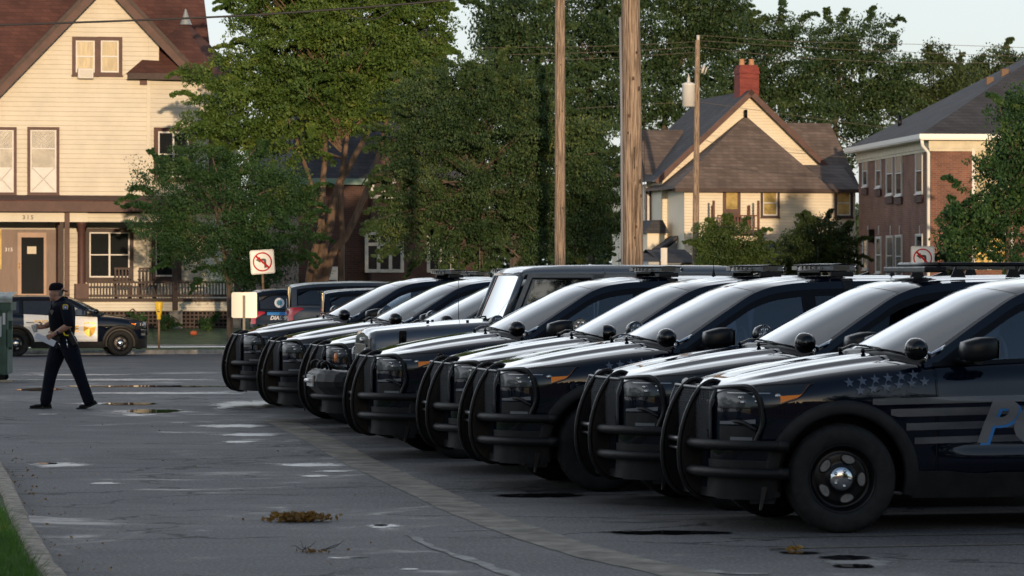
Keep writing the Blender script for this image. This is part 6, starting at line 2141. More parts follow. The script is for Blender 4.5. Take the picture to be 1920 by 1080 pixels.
m.prism([(-hh+.03, -hh), (hh-.03, -hh), (hh, -hh+.03), (hh, hh-.03), (hh-.03, hh), (-hh+.03, hh), (-hh, hh-.03), (-hh, -hh+.03)], -.003, .003, 'XZ', 0, Matrix.Translation((0, 0, c.z-g)))
m.build('panel', pr('bare_aluminium', (0.86, 0.82, 0.72), rough=.32, metal=.35), t)
m = MB(); m.box(-.03, .03, -.05, -.005, -.02, c.z-g+.23); m.build('post', pr('galvanised_post', (0.22, 0.20, 0.17), rough=.6, metal=.3), t)
m = MB(); m.ball((0, -.052, c.z-g+.16), .012, 8); m.ball((0, -.052, c.z-g-.16), .012, 8); m.build('bolt', chrome, t)
# parking meter under a yellow bag
c = at(298, 655, 103.5); 
mg = lz(c.x, 108.0)
X = (298-960)/F*108.2; g = lz(X, 108.2)
t = thing('bagged_parking_meter', 'parking meter on a thin brown post covered by a yellow bag on the verge', 'parking meter', (X, 108.2, g))
m = MB(); hz_ = lambda py: CH-(py-HZ)/F*108.2-g
m.tube([(0, 0, -.05), (0, 0, hz_(592))], .032, 8); m.build('post', postm, t)
m = MB(); P = []
for py, w, d in ((566, .115, .07), (567, .125, .08), (572, .12, .085), (582, .10, .08), (589, .075, .07), (593, .055, .055), (598, .065, .06), (599, .05, .05)):
    P.append([(w*cos(a)*(1+.06*noise.noise(Vector((cos(a)*2, sin(a)*2, py*.3)))), d*sin(a)*(1+.08*noise.noise(Vector((cos(a)*3, sin(a)*3, py*.3)))), hz_(py)) for a in lin(0, 2*pi*15/16, 16)])
m.grid(P, closed=True); m.add(P[0], [tuple(range(16))]); m.build('bag', pr('yellow_vinyl', (0.72, 0.46, 0.02), rough=.45, bump=.4, bscale=20), t)
m = MB(); m.box(-.05, .03, -.10, -.088, hz_(585), hz_(583)); m.box(-.03, .0, -.105, -.093, hz_(581), hz_(580)); m.build('bag_print', signb, t)
# orange marker low by the porch
X = (302+60-960)/F*117.5
c = at(363, 614, 116); 
t = thing('orange_pumpkin', 'small round orange pumpkin lying in the grass before the porch lattice', 'pumpkin', (c.x, 116, lz(c.x, 116)))
m = MB()
for k in range(8):
    a = 2*pi*k/8; m.ball((.04*cos(a), .04*sin(a), .09), .075, 10, sc=(1, 1, 1))
m.build('rind', pr('orange_rind', (0.45, 0.10, 0.03), rough=.6), t)
m = MB(); m.tube([(0, 0, .14), (.01, 0, .2)], .012, 6); m.build('stem', postm, t)

# dumpster
c = ground_at(14, 716); 
t = thing('dumpster', 'green steel dumpster with a pale ribbed lid cut by the left edge', 'dumpster', (c.x, c.y, gz(c.x, c.y)), R(4))
dg = pr('dull_green_steel', (0.035, 0.085, 0.06), rough=.55, var=.3, vscale=4, bump=.2, bscale=20)
hgt = .165+(CH-(572-HZ)/F*c.y)-gz(c.x, c.y)
m = MB(); m.box(-1.9, 0, 0, 1.3, .12, hgt-.12, bev=.02); m.box(-1.95, .06, -.05, 1.35, hgt-.26, hgt-.12); m.build('body', dg, t)
m = MB()
for x in (-.02, -.62, -1.22): m.box(x-.06, x, -.04, .0, .12, hgt-.26)
m.box(.002, .06, .3, .42, .55, 1.05); m.box(-.0, .07, -.04, .02, .6, .9)
m.build('rib', dg, t)
m = MB()
P = []
for y, z in ((-.08, -.12), (-.08, -.05), (.0, -.02), (.55, .02), (1.36, .05)):
    P.append([(-1.95+2.04*i/50, y, hgt+z+(.010 if (i//2) % 2 and y > -.05 else 0)) for i in range(51)])
m.grid(P, 0, False); m.build('lid', pr('grey_green_lid', (0.28, 0.30, 0.27), rough=.6, var=.2, vscale=6), t)
m = MB()
for x in (-.12, -1.8):
    for y in (.12, 1.15): m.lathe([(.0, -.03), (.06, -.03), (.06, .03), (.0, .03)], 'Y', 12, (x, y, .06))
m.build('caster', rubber, t)
m = MB(); m.box(-.28, -.10, -.008, -.002, .78, hgt-.36); m.build('notice_label', pr('pale_label', (0.5, 0.55, 0.56), rough=.5), t)
m = MB(); m.box(-.08, -.035, -.046, -.041, hgt-.5, hgt-.3); m.build('small_sticker', whitew, t)
m = MB(); m.box(-.4, .1, -.25, -.05, 0, .03); o = m.build('wood_block', pr('pale_wood', (0.4, 0.32, 0.22), rough=.9)); o.location = (c.x, c.y, gz(c.x, c.y)+.004); tag(o, 'flat pale wooden block on the asphalt under the green dumpster', 'wood block')

# unseen trees added behind the camera and left of the lot: they darken what the car flanks mirror
for i, (lab, x, y, h, r) in enumerate((('unseen broad tree added behind the camera, nearest the parked row', 17.5, -11, 13, 4.2), ('unseen broad tree added behind the camera, middle of the right group', 22, -14, 15, 4.6), ('unseen broad tree added behind the camera, outermost of the right group', 26.5, -11, 14, 4.0),
                                        ('unseen large tree added left of the lot, nearest the camera', -27, 14, 11, 8.5), ('unseen large tree added left of the lot, middle one', -29, 28, 12, 9), ('unseen large tree added left of the lot, farthest one', -28, 43, 11, 8.5))):
    t = thing('broadleaf_tree', lab, 'tree', (x, y, 0))
    m = MB(); limb(m, [(0, 0, -.1), (.1, 0, h*.3), (0, .2, h*.7)], .32, .1); m.build('trunk', bark, t)
    cl = []
    for k in range(230):
        d = rng.normal(0, 1, 3); d /= np.linalg.norm(d); q_ = rng.uniform(.2, 1)**.4
        cl.append((d[0]*r*q_, d[1]*r*.8*q_, h*.48+d[2]*h*.50*q_, rng.uniform(.7, 1.3)))
    leaf_cloud('crown', cl, 50, (.25, .45), lf_b, t)
# the wooded skyline far behind everything
cl = []
for k in range(2600):
    px = rng.uniform(-900, 3200); Y = rng.uniform(285, 330)
    p = at(px, 524, Y); cl.append((p.x, p.y, rng.uniform(0, 7.5+3*noise.noise(Vector((px*.01, 0, 0)))), rng.uniform(1.0, 2.0)))
o = leaf_cloud('distant_woods', cl, 60, (.4, .8), lf_d); o['kind'] = 'stuff'

# ------------------------------------------------------------------ the parked row
ROW = 'patrol SUVs parked side by side in the long row'
def put(o, x, y, label=None, rz=TH):
    o.location = (x, y, gz(x, y)); o.rotation_euler = (0, 0, rz)
    if label: o['label'] = label
    return o
s8 = put(make_suv('nearest black patrol SUV, its whole front wheel and large P on the door in view', ROW, spots=(-80, None)), 2.082, 25.5)
s7 = put(make_suv('second nearest black patrol SUV, driver window lowered, with a long roof rack of lamps', ROW, spots=(-75, 118), bar='rack', glassopen=True), 1.509, 27.9)
s5 = make_suv('black patrol SUV fourth from the right, its driver side spotlight turned to face forward', ROW, spots=(-22, 70))
put(s5, .14, 32.8)
s6 = put(make_suv('third nearest black patrol SUV, its front tyre half hidden behind the next push guard', ROW, spots=(-84, 112)), .562, 30.3)
s4 = put(copy_tree(s6), -.669, 35.7, 'black patrol SUV parked directly on the near side of the boxy grey off-roader')
s3 = put(copy_tree(s6), -1.458, 41.4, 'black patrol SUV parked directly on the far side of the boxy grey off-roader')
s2 = put(copy_tree(s6), -2.13, 44.1, 'black patrol SUV second beyond the boxy grey off-roader, seen between two push guards')
s1b = put(copy_tree(s6), -2.0, 46.8, 'black patrol SUV set back, showing little more than its bonnet beside the end one')
s1 = put(copy_tree(s6), -3.005, 49.5, 'black patrol SUV at the far left end of the row, its push guard the leftmost')
s0 = put(copy_tree(s6), -2.75, 58.6, 'black patrol SUV beyond the row end, only bonnet crest and guard tops showing')
put(make_suv('black and white patrol SUV with gold door badge standing on the street', None, livery='twotone', guard=False, bar='flat', spots=(100, 100), wheel_turn=0, antenna=False), (220-960)/F*105, 105, rz=TH+pi)
BG = 'dark SUVs parked facing away behind the row'
def bgcar(label, px, Y, scale, **k):
    o = make_suv(label, BG, guard=False, bar=None, antenna=False, wheel_turn=0, **k)
    rear = (px-960)/F*Y
    o.location = (rear+4.05*scale*cos(R(5.5)), Y+4.05*scale*sin(R(5.5)), gz(rear, Y)); o.rotation_euler = (0, 0, R(5.5)+pi); o.scale = (scale,)*3
    return o
bgcar('dark patrol SUV with round white seal, 115 and DIAL 911 by a blue stripe', 474, 89, 1.06, livery='dial')
bgcar('dark grey SUV, the tallest of the three, with a square red tail lamp', 543, 85.5, 1.12, livery='plain', paintm=paint_grey, name='parked_suv')
bgcar('low black SUV with slanting tail lamp between the grey SUV and the row', 606, 81, 1.0, livery='plain', name='parked_suv')

# ------------------------------------------------------------------ the four door off-roader
J = thing('off_road_vehicle', 'dark grey boxy hardtop off-roader with winch bumper and slotted grille in the row', 'off-roader', (-1.163, 38.6, 0), TH)
jp = paint_jeep
def jb(name, fn, mat, parent=J):
    m = MB(); fn(m); return m.build(name, mat, parent)
def f_(m):
    # tub and bonnet by sections: (x, half width top, half width bottom, z bottom, z top)
    m.box(.86, 3.62, -.74, .74, .55, 1.20, bev=.05)
    P = []
    for x, w, zt in ((-.46, .42, 1.13), (-.44, .47, 1.165), (-.38, .50, 1.185), (0, .545, 1.225), (.4, .59, 1.255), (.72, .63, 1.275), (.86, .65, 1.28)):
        P.append([(x, -w*1.04, .80), (x, -w*1.02, zt-.12), (x, -w*.985, zt-.05), (x, -w*.92, zt-.012)]+[(x, w*u, zt+.028*(1-u*u)+.016*exp(-(abs(u)/.42)**6)) for u in lin(-.85, .85, 15)]+[(x, w*.92, zt-.012), (x, w*.985, zt-.05), (x, w*1.02, zt-.12), (x, w*1.04, .80)])
    m.grid(P); m.add(P[0], [tuple(range(len(P[0])))])
    m.box(.86, 1.02, -.72, .72, 1.19, 1.285, bev=.02)
    m.box(-.40, .9, -.50, .50, .50, 1.05)
jb('body', f_, jp)
def f_(m):
    for s in (-1, 1):
        for x0, x1 in ((1.06, 1.98), (2.02, 2.78)):
            m.box(x0, x1, s*.742, s*.765, .60, 1.235, bev=.012)
jb('door', f_, jp)
def f_(m):
    zt, zs = 1.84, 1.235
    th = .035
    for s in (-1, 1):
        # hard top sides: frame around the panes
        def yy(z): return .745-.09*(z-1.2)
        for (x0, x1, za, zb) in ((1.00, 1.14, 1.23, 1.84), (1.93, 2.05, 1.23, 1.80), (2.74, 2.88, 1.23, 1.80), (3.52, 3.64, 1.23, 1.80)):
            if x0 == 1.00:
                P = [[(x+ (z-1.23)*.42, s*(yy(z)+.002), z) for z in lin(1.23, 1.80, 6)] for x in (.98, 1.085)]
            else: P = [[(x, s*yy(z), z) for z in lin(za, zb, 6)] for x in (x0, x1)]
            m.grid(P, 0, False)
        m.grid([[(x, s*yy(z), z) for z in (1.745, 1.80)] for x in (1.22, 3.64)], 0, False)
        m.grid([[(x, s*yy(z), z) for z in (1.225, 1.27)] for x in (1.02, 3.64)], 0, False)
    # roof
    P = []
    for x, dz in ((1.15, -.04), (1.19, .01), (1.30, .035), (1.6, .05), (2.1, .055), (2.2, .055), (3.4, .05), (3.62, .035), (3.68, -.03)):
        row = [(x, -.69, 1.79+min(0, dz)), (x, -.695, 1.82+min(0, dz)), (x, -.67, 1.835+dz*.4)]+[(x-.03*(1-(u/.6)**2)*(x < 1.5), u, 1.84+dz+.012*(1-(u/.6)**2)) for u in lin(-.6, .6, 11)]+[(x, .67, 1.835+dz*.4), (x, .695, 1.82+min(0, dz)), (x, .69, 1.79+min(0, dz))]
        P.append(row)
    m.grid(P)
    for x in (2.06,):
        m.tube([(x, -.70, 1.80), (x, -.67, 1.87), (x, 0, 1.905), (x, .67, 1.87), (x, .70, 1.80)], .008, 6)
    # rear panel
    m.grid([[(3.64+.0*z, y, z) for y in (-.72, .72)] for z in (1.23, 1.35)], 0, False)
hard = jb('hard_top', f_, pr('hardtop_grey', (0.13, 0.14, 0.155), rough=.35, metal=.2, coat=.6))
def f_(m):
    # windshield frame
    a = lambda y, z: Vector((.94+(z-1.27)*.42, y, z))
    for (p, q) in ((a(-.70, 1.27), a(-.655, 1.80)), (a(.70, 1.27), a(.655, 1.80)), (a(-.68, 1.79), a(.68, 1.79)), (a(-.71, 1.285), a(.71, 1.285))):
        m.tube([p, q], .034, 8)
jb('windshield_frame', f_, pr('hardtop_grey', (0.13, 0.14, 0.155)))
def f_(m):
    m.grid([[(.925+(z-1.27)*.42-.03*(1-(y/.66)**2), y, z) for y in lin(-.665, .665, 9)] for z in lin(1.29, 1.785, 5)])
jb('windshield', f_, glass_mat('offroad_windshield', tint=(0.45, 0.47, 0.48), dark=0.35, ior=1.33))
for n_ in MATS['offroad_windshield'].node_tree.nodes:      # glossy colour lowered so the pane mirrors less
    if n_.type == 'BSDF_GLOSSY': n_.inputs['Color'].default_value = (.60, .62, .64, 1)
osg = glass_mat('offroad_side_glass', tint=(0.35, 0.36, 0.36), dark=0.25, ior=1.9)
for s in (-1, 1):
    def f_(m): m.grid([[(max(x, 1.06+(z-1.23)*.42), s*(.738-.09*(z-1.2)), z) for z in lin(1.26, 1.75, 4)] for x in (1.08, 1.95)], 0, False)
    jb('side_window', f_, osg)
    for x0, x1 in ((2.04, 2.76), (2.86, 3.54)):
        def f_(m): m.grid([[(x, s*(.738-.09*(z-1.2)), z) for z in lin(1.26, 1.75, 4)] for x in (x0, x1)], 0, False)
        jb('tinted_window', f_, tint_glass)
def f_(m): m.grid([[(3.645, y, z) for y in (-.64, .64)] for z in (1.35, 1.76)], 0, False)
jb('rear_window', f_, tint_glass)
def f_(m):
    for s in (-1, 1):
        y = s*.75
        def rr(x0, x1, z0, z1):
            pts = [(max(x, 1.045+(z-1.23)*.42), s*(.7435-.09*(z-1.2)), z) for x, z in ((x0, z0), (x0, (z0+z1)/2), (x0, z1-.03), (x0+.05, z1), (x1-.05, z1), (x1, z1-.05), (x1, z0+.03), (x1, z0), (x0, z0))]
            m.tube(pts, .012, 6)
        rr(1.02, 1.955, 1.25, 1.755); rr(2.035, 2.765, 1.25, 1.755)
jb('window_seal', f_, trim)
def f_(m):
    # grille slab with seven slots
    P = [[(-.47+.04*(z-.7), y, z) for y in lin(-.47, .47, 12)] for z in lin(.66, 1.13, 6)]
    m.grid(P); m.box(-.46, -.40, -.47, .47, .66, 1.13, bev=.02)
g_ = jb('grille', f_, pr('satin_grille', (0.14, 0.12, 0.11), rough=.35, metal=.5))
def f_(m):
    for k in range(7):
        y = -.24+k*.08
        m.box(-.482, -.462, y-.022, y+.022, .74, 1.045, bev=.008)
jb('slot', f_, trim, g_)
def f_(m):
    for k in range(8):
        y = -.28+k*.08
        m.box(-.492, -.470, y-.010, y+.010, .73, 1.055, bev=.004)
jb('grille_bar', f_, pr('bright_bar', (0.45, 0.42, 0.38), rough=.3, metal=.6), g_)
def f_(m):
    m.lathe([(.0, -.485), (.028, -.485), (.03, -.47), (.03, -.46)], 'X', 16, (0, 0, 1.09))
jb('round_emblem', f_, chrome, g_)
for s in (-1, 1):
    def f_(m): m.lathe([(0, -.51), (.06, -.507), (.088, -.49), (.092, -.46)], 'X', 24, (0, s*.375, .93))
    h = jb('headlight', f_, lens)
    def f_(m): m.lathe([(0, -.462), (.088, -.462)], 'X', 20, (0, s*.375, .93))
    jb('reflector', f_, chrome, h)
    def f_(m):
        P = []
        for a in lin(R(170), R(15), 20):
            row = []
            for (r, y) in ((.46, .50), (.47, .50), (.49, .60), (.495, .90), (.47, .935), (.44, .935)):
                row.append((.49*cos(a)*(r/.47)+.0, s*y, .42+min(.50, .60*sin(a))*(r/.47)))
            P.append(row)
        P = [[(-.70, s*.50, .80), (-.70, s*.50, .82), (-.70, s*.62, .83), (-.69, s*.90, .81), (-.68, s*.935, .79), (-.68, s*.935, .76)]]+P[2:]
        m.grid(P)
        P = []
        for a in lin(R(172), R(8), 20):
            row = []
            for (r, y) in ((.48, .72), (.50, .74), (.51, .90), (.49, .935), (.46, .935)):
                row.append((2.95+.50*cos(a)*(r/.48), s*y, .42+min(.50, .58*sin(a))*(r/.48)))
            P.append(row)
        m.grid(P)
    jb('fender', f_, plastic)
    def f_(m):
        m.box(1.10, 1.20, s*.80, s*1.02, 1.235, 1.42, bev=.03); m.tube([(1.12, s*.76, 1.24), (1.14, s*.85, 1.26)], .03, 8)
    jb('mirror', f_, plastic)
    def f_(m):
        m.lathe([(.0, -.02), (.05, -.015), (.05, 0)], 'X', 14, (-.62, s*.78, .885)); 
    jb('turn_signal', f_, amber)
    def f_(m): m.box(3.60, 3.66, s*.62, s*.74, .85, 1.05, bev=.01)
    jb('tail_light', f_, redlens)
def f_(m):
    P = []
    prof = [(-1.0, .60), (-1.02, .66), (-1.0, .74), (-.94, .78), (-.78, .78), (-.76, .55), (-.92, .52)]
    for y, dx, k in ((-.72, .22, .7), (-.66, .14, .9), (-.50, .06, 1), (-.34, 0, 1), (.34, 0, 1), (.50, .06, 1), (.66, .14, .9), (.72, .22, .7)):
        P.append([(x+dx, y, .66+(z-.66)*k) for x, z in prof])
    m.grid(P, 0, False, closed=True); m.add(P[0], [tuple(range(7))]); m.add(P[-1], [tuple(range(7))])
bp = jb('winch_bumper', f_, plastic)
def f_(m):
    m.box(-1.035, -1.02, -.20, .20, .60, .72); m.tube([(-1.05, -.16, .66), (-1.05, .16, .66)], .022, 8)
jb('fairlead', f_, pr('worn_alloy', (0.5, 0.5, 0.52), rough=.35, metal=.7), bp)
def f_(m):
    for y in (-.36, .36, -.12):
        m.tube([(-.86, y, .78), (-.88, y, .85), (-.91, y, .87), (-.95, y, .85), (-.955, y, .79)], .016, 8)
jb('shackle', f_, trim, bp)
def f_(m):
    for (u0, u1) in ((-.25, -.60), (.40, .05)):
        m.tube([(.84, u0, 1.30), (.90, (u0+u1)/2, 1.34), (.97, u1, 1.345)], [.014, .010, .008], 6); m.ball((.84, u0, 1.305), .03, 8)
        m.tube([(.945, u1-.22, 1.335), (.955, u1+.20, 1.345)], .010, 6)
jb('wiper', f_, trim)
def f_(m):
    for s in (-1, 1):
        m.box(-.16, -.08, s*.545, s*.575, 1.02, 1.20, bev=.008); m.tube([(-.12, s*.59, 1.07), (-.10, s*.60, 1.15), (-.14, s*.60, 1.15), (-.12, s*.59, 1.07)], .008, 5)
    for (x, y) in ((.20, -.30), (.55, .28), (.30, -.05), (.62, -.38)):
        m.tube([(x, y, 1.27), (x, y, 1.31)], .016, 8)
    for k in range(4): m.ball((1.05+.0*k+.055*k, -.765, 1.00+.16*k), .012, 6)
jb('hood_latch', f_, trim)
def f_(m): m.tube([(.70, .52, 1.25), (.70, .52, 2.0)], [.004, .002], 5)
jb('antenna', f_, trim)
def f_(m):
    m.box(.3, 3.5, -.45, .45, .38, .60); 
    for xc in (0, 2.95): m.tube([(xc, -.6, .42), (xc, .6, .42)], .06, 8)
    for y in (-.36, .36):
        m.box(1.7, 2.15, y-.23, y+.23, .95, 1.15, bev=.03); m.box(2.1, 2.22, y-.23, y+.23, 1.1, 1.48, bev=.03); m.box(2.14, 2.22, y-.12, y+.12, 1.5, 1.66, bev=.03)
    m.box(.98, 1.25, -.68, .68, 1.12, 1.28, bev=.03)
jb('chassis', f_, trim)
for xc in (0, 2.95):
    for s in (-1, 1):
        wt = part('wheel', 'rim', lambda: wheel_mesh(0)[1], rimblk, J, (xc, s*.80, .42), (0, R(33), 0 if s < 0 else pi)); wt.scale = (1.1, 1, 1.1)
        for nm, k, mt in (('tyre', 'tyre', rubber), ('brake_disc', 'disc', brake), ('hubcap', 'hub', trim)): part(nm, k, None, mt, wt)

# ------------------------------------------------------------------ the officer
def sdf_body(name, mat, prims, voxel, parent, smooth_it=6, tris=None):
    """one continuous skin: tapered limbs joined, voxel remeshed and smoothed"""
    m = MB()
    for pr_ in prims:
        if pr_[0] == 'T':
            _, pts, rs = pr_[:3]; fl = pr_[3] if len(pr_) > 3 else 1.0
            c = curve3(pts, 4); t = [0]
            for a, b in zip(pts, pts[1:]): t.append(t[-1]+(Vector(a)-Vector(b)).length)
            f = pchip([(t[i], rs[i]) for i in range(len(pts))])
            rr = [f(v) for v in lin(0, t[-1], len(c))]
            m.tube(c, rr, 14, flat=fl)
            m.ball(c[0], rr[0]*.98, 12); m.ball(c[-1], rr[-1]*.98, 12)
        elif pr_[0] == 'B':
            _, c, r, sc = pr_[:4]; M = pr_[4] if len(pr_) > 4 else None
            m.ball(c, r, 20, sc=sc, M=M)
        elif pr_[0] == 'L':      # lofted ellipses: (centre, rx, ry)
            P = []
            secs = pr_[1]; key = [s[0][2] for s in secs]
            fs = [pchip([(i, s[0][j]) for i, s in enumerate(secs)]) for j in range(3)]
            fx = pchip([(i, s[1]) for i, s in enumerate(secs)]); fy = pchip([(i, s[2]) for i, s in enumerate(secs)])
            for v in lin(0, len(secs)-1, (len(secs)-1)*4+1):
                P.append([(fs[0](v)+fx(v)*cos(a), fs[1](v)+fy(v)*sin(a), fs[2](v)) for a in lin(0, 2*pi*23/24, 24)])
            m.grid(P, closed=True); m.add(P[0], [tuple(range(24))]); m.add(P[-1], [tuple(range(24))])
    o = m.build(name, mat)
    md = o.modifiers.new('r', 'REMESH'); md.mode = 'VOXEL'; md.voxel_size = voxel; md.use_smooth_shade = True
    sm = o.modifiers.new('s', 'SMOOTH'); sm.factor = .5; sm.iterations = smooth_it
    dg = bpy.context.evaluated_depsgraph_get()
    me = bpy.data.meshes.new_from_object(o.evaluated_get(dg))
    bpy.data.objects.remove(o)
    o2 = bpy.data.objects.new(name, me); C.objects.link(o2); o2.parent = parent
    me.polygons.foreach_set('use_smooth', [True]*len(me.polygons))
    return o2
skin = pr('skin', (0.36, 0.19, 0.13), rough=.5, var=.12, vscale=30)
navy = pr('navy_uniform_cloth', (0.006, 0.008, 0.015), rough=.85, spec=.12, bump=.6, bscale=16, var=.2, vscale=9)
navy2 = pr('vest_cloth', (0.004, 0.005, 0.008), rough=.9, spec=.12, bump=.6, bscale=30)
leather = pr('black_duty_leather', (0.005, 0.005, 0.006), rough=.45, spec=.25)
PY = 48.2
# figure walks to the left (-x); 139 px per metre at this distance; z from rows
def fz(py): return CH-(py-HZ)/F*PY
def fx(px): return (px-118)/F*PY
po = thing('person', 'policeman in navy uniform and backward cap striding left with a cup and folded papers', 'person', ((118-960)/F*PY, PY, 0))
# pixel helpers: near side is -y
def q(px, py, y=0): return (fx(px), y, fz(py))
torso = [((fx(120), 0, fz(634)), .115, .155), ((fx(119), 0, fz(620)), .12, .165), ((fx(117), 0, fz(600)), .118, .165), ((fx(116), 0, fz(582)), .125, .18), ((fx(118), 0, fz(572)), .11, .19), ((fx(119), 0, fz(566)), .07, .13)]
head = [('B', q(104.5, 549), .088, (1.03, .80, 1.0)), ('B', q(107, 542), .092, (1.08, .84, .92)), ('B', q(99, 557), .052, (.9, .85, .95)), ('B', q(94.3, 552.5), .018, (1, .7, .8)), ('B', q(95.6, 549.5), .014, (.8, .7, 1.2)),
        ('B', q(96.2, 558.5), .020, (.7, 1, .5)), ('B', q(97.2, 563), .026, (.8, 1, .7)), ('B', q(99, 545.3), .03, (.7, 1.6, .4)), ('T', [q(108, 556), q(112, 566), q(115, 576)], [.062, .064, .075])]
for s in (-1, 1): head.append(('B', (fx(109.5), s*.075, fz(551)), .026, (.7, .35, 1.1)))
def arm(side, elbow, wrist, sh):
    return [('T', [sh, elbow], [.058, .046]), ('T', [elbow, tuple(Vector(elbow).lerp(Vector(wrist), .35)), wrist], [.047, .045, .029])]
shN, elN, wrN = q(128, 578, -.20), q(135, 609, -.27), q(107, 625, -.23)
shF, elF, wrF = q(112, 578, .20), q(96, 606, .22), q(80, 613, .08)
body = [('L', torso)]+head+arm(-1, elN, wrN, shN)+arm(1, elF, wrF, shF)
# legs under the trousers, down to the ankles
hipN, knN, anN = q(128, 640, -.09), q(146, 690, -.10), q(167, 748, -.08)
hipF, knF, anF = q(112, 640, .09), q(95, 695, .09), q(84, 750, .07)
body += [('T', [hipN, knN, anN], [.085, .055, .04]), ('T', [hipF, knF, anF], [.085, .055, .04])]
# hands: palm and five fingers, curled round what they hold
def hand(w, d, up, hold, thumb, side_, L=.095):
    w = Vector(w); d = Vector(d).normalized(); up = Vector(up).normalized(); n = d.cross(up).normalized()
    out = [('B', tuple(w+d*.05), .036, (1.15, .55, .95), Matrix.Rotation(0, 4, 'Z'))]
    for k, (o, l) in enumerate(((.030, .068), (.011, .076), (-.009, .072), (-.028, .056))):
        b = w+d*.075+up*o
        p1 = b+d*l*.42+hold*.004; p2 = p1+(d*.5+hold*.85).normalized()*l*.34; p3 = p2+(hold*1.0-d*.25).normalized()*l*.28
        out.append(('T', [tuple(b), tuple(p1), tuple(p2), tuple(p3)], [.0098, .0092, .0084, .0070]))
    b = w+d*.025+up*.030; p1 = b+(d*.6+up*.75).normalized()*.034; p2 = p1+(d*.8+thumb*.6).normalized()*.03
    out.append(('T', [tuple(b), tuple(p1), tuple(p2)], [.0125, .0108, .0088]))
    out.append(('T', [tuple(w), tuple(w+d*.05)], [.029, .033]))
    return out
body += hand(wrN, (-1, .0, -.55), (-.45, 0, .9), Vector((-.2, .75, -.5)), Vector((0, .8, -.2)), -1)
body += hand(wrF, (-1, -.35, .0), (.1, 0, 1), Vector((-.1, -1, 0)), Vector((0, -.9, 0)), 1)
sdf_body('body', skin, body, .0055, po, 3)
# clothes
tor2 = [(c, a+.014, b+.016) for (c, a, b) in torso[:-1]]+[((fx(117), 0, fz(568)), .085, .15), ((fx(115), 0, fz(565)), .07, .085)]
sdf_body('shirt', navy, [('L', tor2), ('T', [shN, tuple(Vector(shN).lerp(Vector(elN), .88))], [.084, .073]), ('T', [shF, tuple(Vector(shF).lerp(Vector(elF), .9))], [.078, .066]),
                         ('B', q(124, 575, -.13), .10, (1.1, 1, .8)), ('B', q(118, 574, .13), .09, (1, 1, .7)), ('T', [q(112, 569), q(114, 565)], [.080, .076])], .008, po, 4)
vest = [((fx(117.5), 0, fz(625)), .165, .178), ((fx(116.5), 0, fz(605)), .178, .186), ((fx(116), 0, fz(588)), .182, .176), ((fx(117.5), 0, fz(575)), .160, .135), ((fx(118.5), 0, fz(569)), .125, .115)]
v_ = sdf_body('vest', navy2, [('L', vest), ('B', q(97.5, 600, -.08), .035, (.8, 1.1, 1.5)), ('B', q(96.5, 600, .06), .035, (.8, 1.1, 1.5)), ('B', q(101, 583, -.11), .030, (.8, 1, 1.3)), ('B', q(98, 612, 0), .04, (.7, 1.8, 1))], .009, po, 3)
m = MB()
m.box(fx(97.2), fx(100), -.155, -.115, fz(580), fz(570), bev=.004); m.tube([q(98, 571, -.13), q(99, 564.5, -.12)], .005, 6)
m.tube(curve3([q(99, 572, -.14), q(96.5, 580, -.15), q(101, 587, -.16), q(104, 576, -.13)], 4), .004, 5); m.build('radio', trim, v_)
m = MB(); m.add([(fx(97.5)+.0, -.17+.0*k, 0) for k in range(0)], [])
m = MB(); pts = [(0, .035), (.02, .027), (.028, .03), (.026, 0), (0, -.04), (-.026, 0), (-.028, .03), (-.02, .027)]
m.prism([(fx(100)+a*.9, fz(585)+b) for a, b in pts], -.176, -.170, 'XZ'); m.build('badge', pr('subdued_badge', (0.09, 0.09, 0.10), rough=.4, metal=.6), v_)
trou = [('L', [((fx(121), 0, fz(655)), .115, .16), ((fx(121), 0, fz(640)), .132, .178), ((fx(120), 0, fz(626)), .132, .176), ((fx(119), 0, fz(620)), .125, .165)]),
        ('T', [hipN, tuple(Vector(hipN).lerp(Vector(knN), .5)), knN, tuple(Vector(knN).lerp(Vector(anN), .55)), q(167.5, 751, -.08)], [.132, .118, .094, .080, .078]),
        ('T', [hipF, tuple(Vector(hipF).lerp(Vector(knF), .5)), knF, tuple(Vector(knF).lerp(Vector(anF), .55)), q(84.5, 752, .07)], [.132, .118, .094, .082, .080]),
        ('B', q(142, 668, -.17), .07, (.85, .5, 1.15))]
sdf_body('trousers', navy, trou, .008, po, 3)
def shoe(a, toe, heelz, pitch, name='shoe'):
    ax_ = Vector(a)
    M = Matrix.Translation(ax_) @ Matrix.Rotation(R(pitch), 4, 'Y')
    pts = [('B', M @ Vector((-.01, 0, -.035)), .052, (1.1, .85, .9)), ('B', M @ Vector((-.10, 0, -.062)), .046, (1.5, .98, .62)), ('B', M @ Vector((-.165, 0, -.068)), .040, (1.35, 1.02, .58)), ('B', M @ Vector((.045, 0, -.062)), .040, (1, .9, .8)), ('T', [M @ Vector((.0, 0, .03)), M @ Vector((0, 0, -.04))], [.052, .052])]
    o = sdf_body(name, leather, pts, .006, po, 2)
    m = MB(); out = []
    for (x, w) in ((.088, .0), (.08, .026), (.04, .036), (-.04, .034), (-.11, .044), (-.18, .042), (-.215, .02), (-.222, 0)): out.append((x, w))
    poly = out+[(x, -w) for x, w in reversed(out[1:-1])]
    m.prism(poly, -.105, -.082, 'XY', 0, M); m.build('sole', rubber, o)
shoe(q(83.5, 752, .07), 0, 0, -3); shoe(q(167.5, 748, -.08), 0, 0, -24)
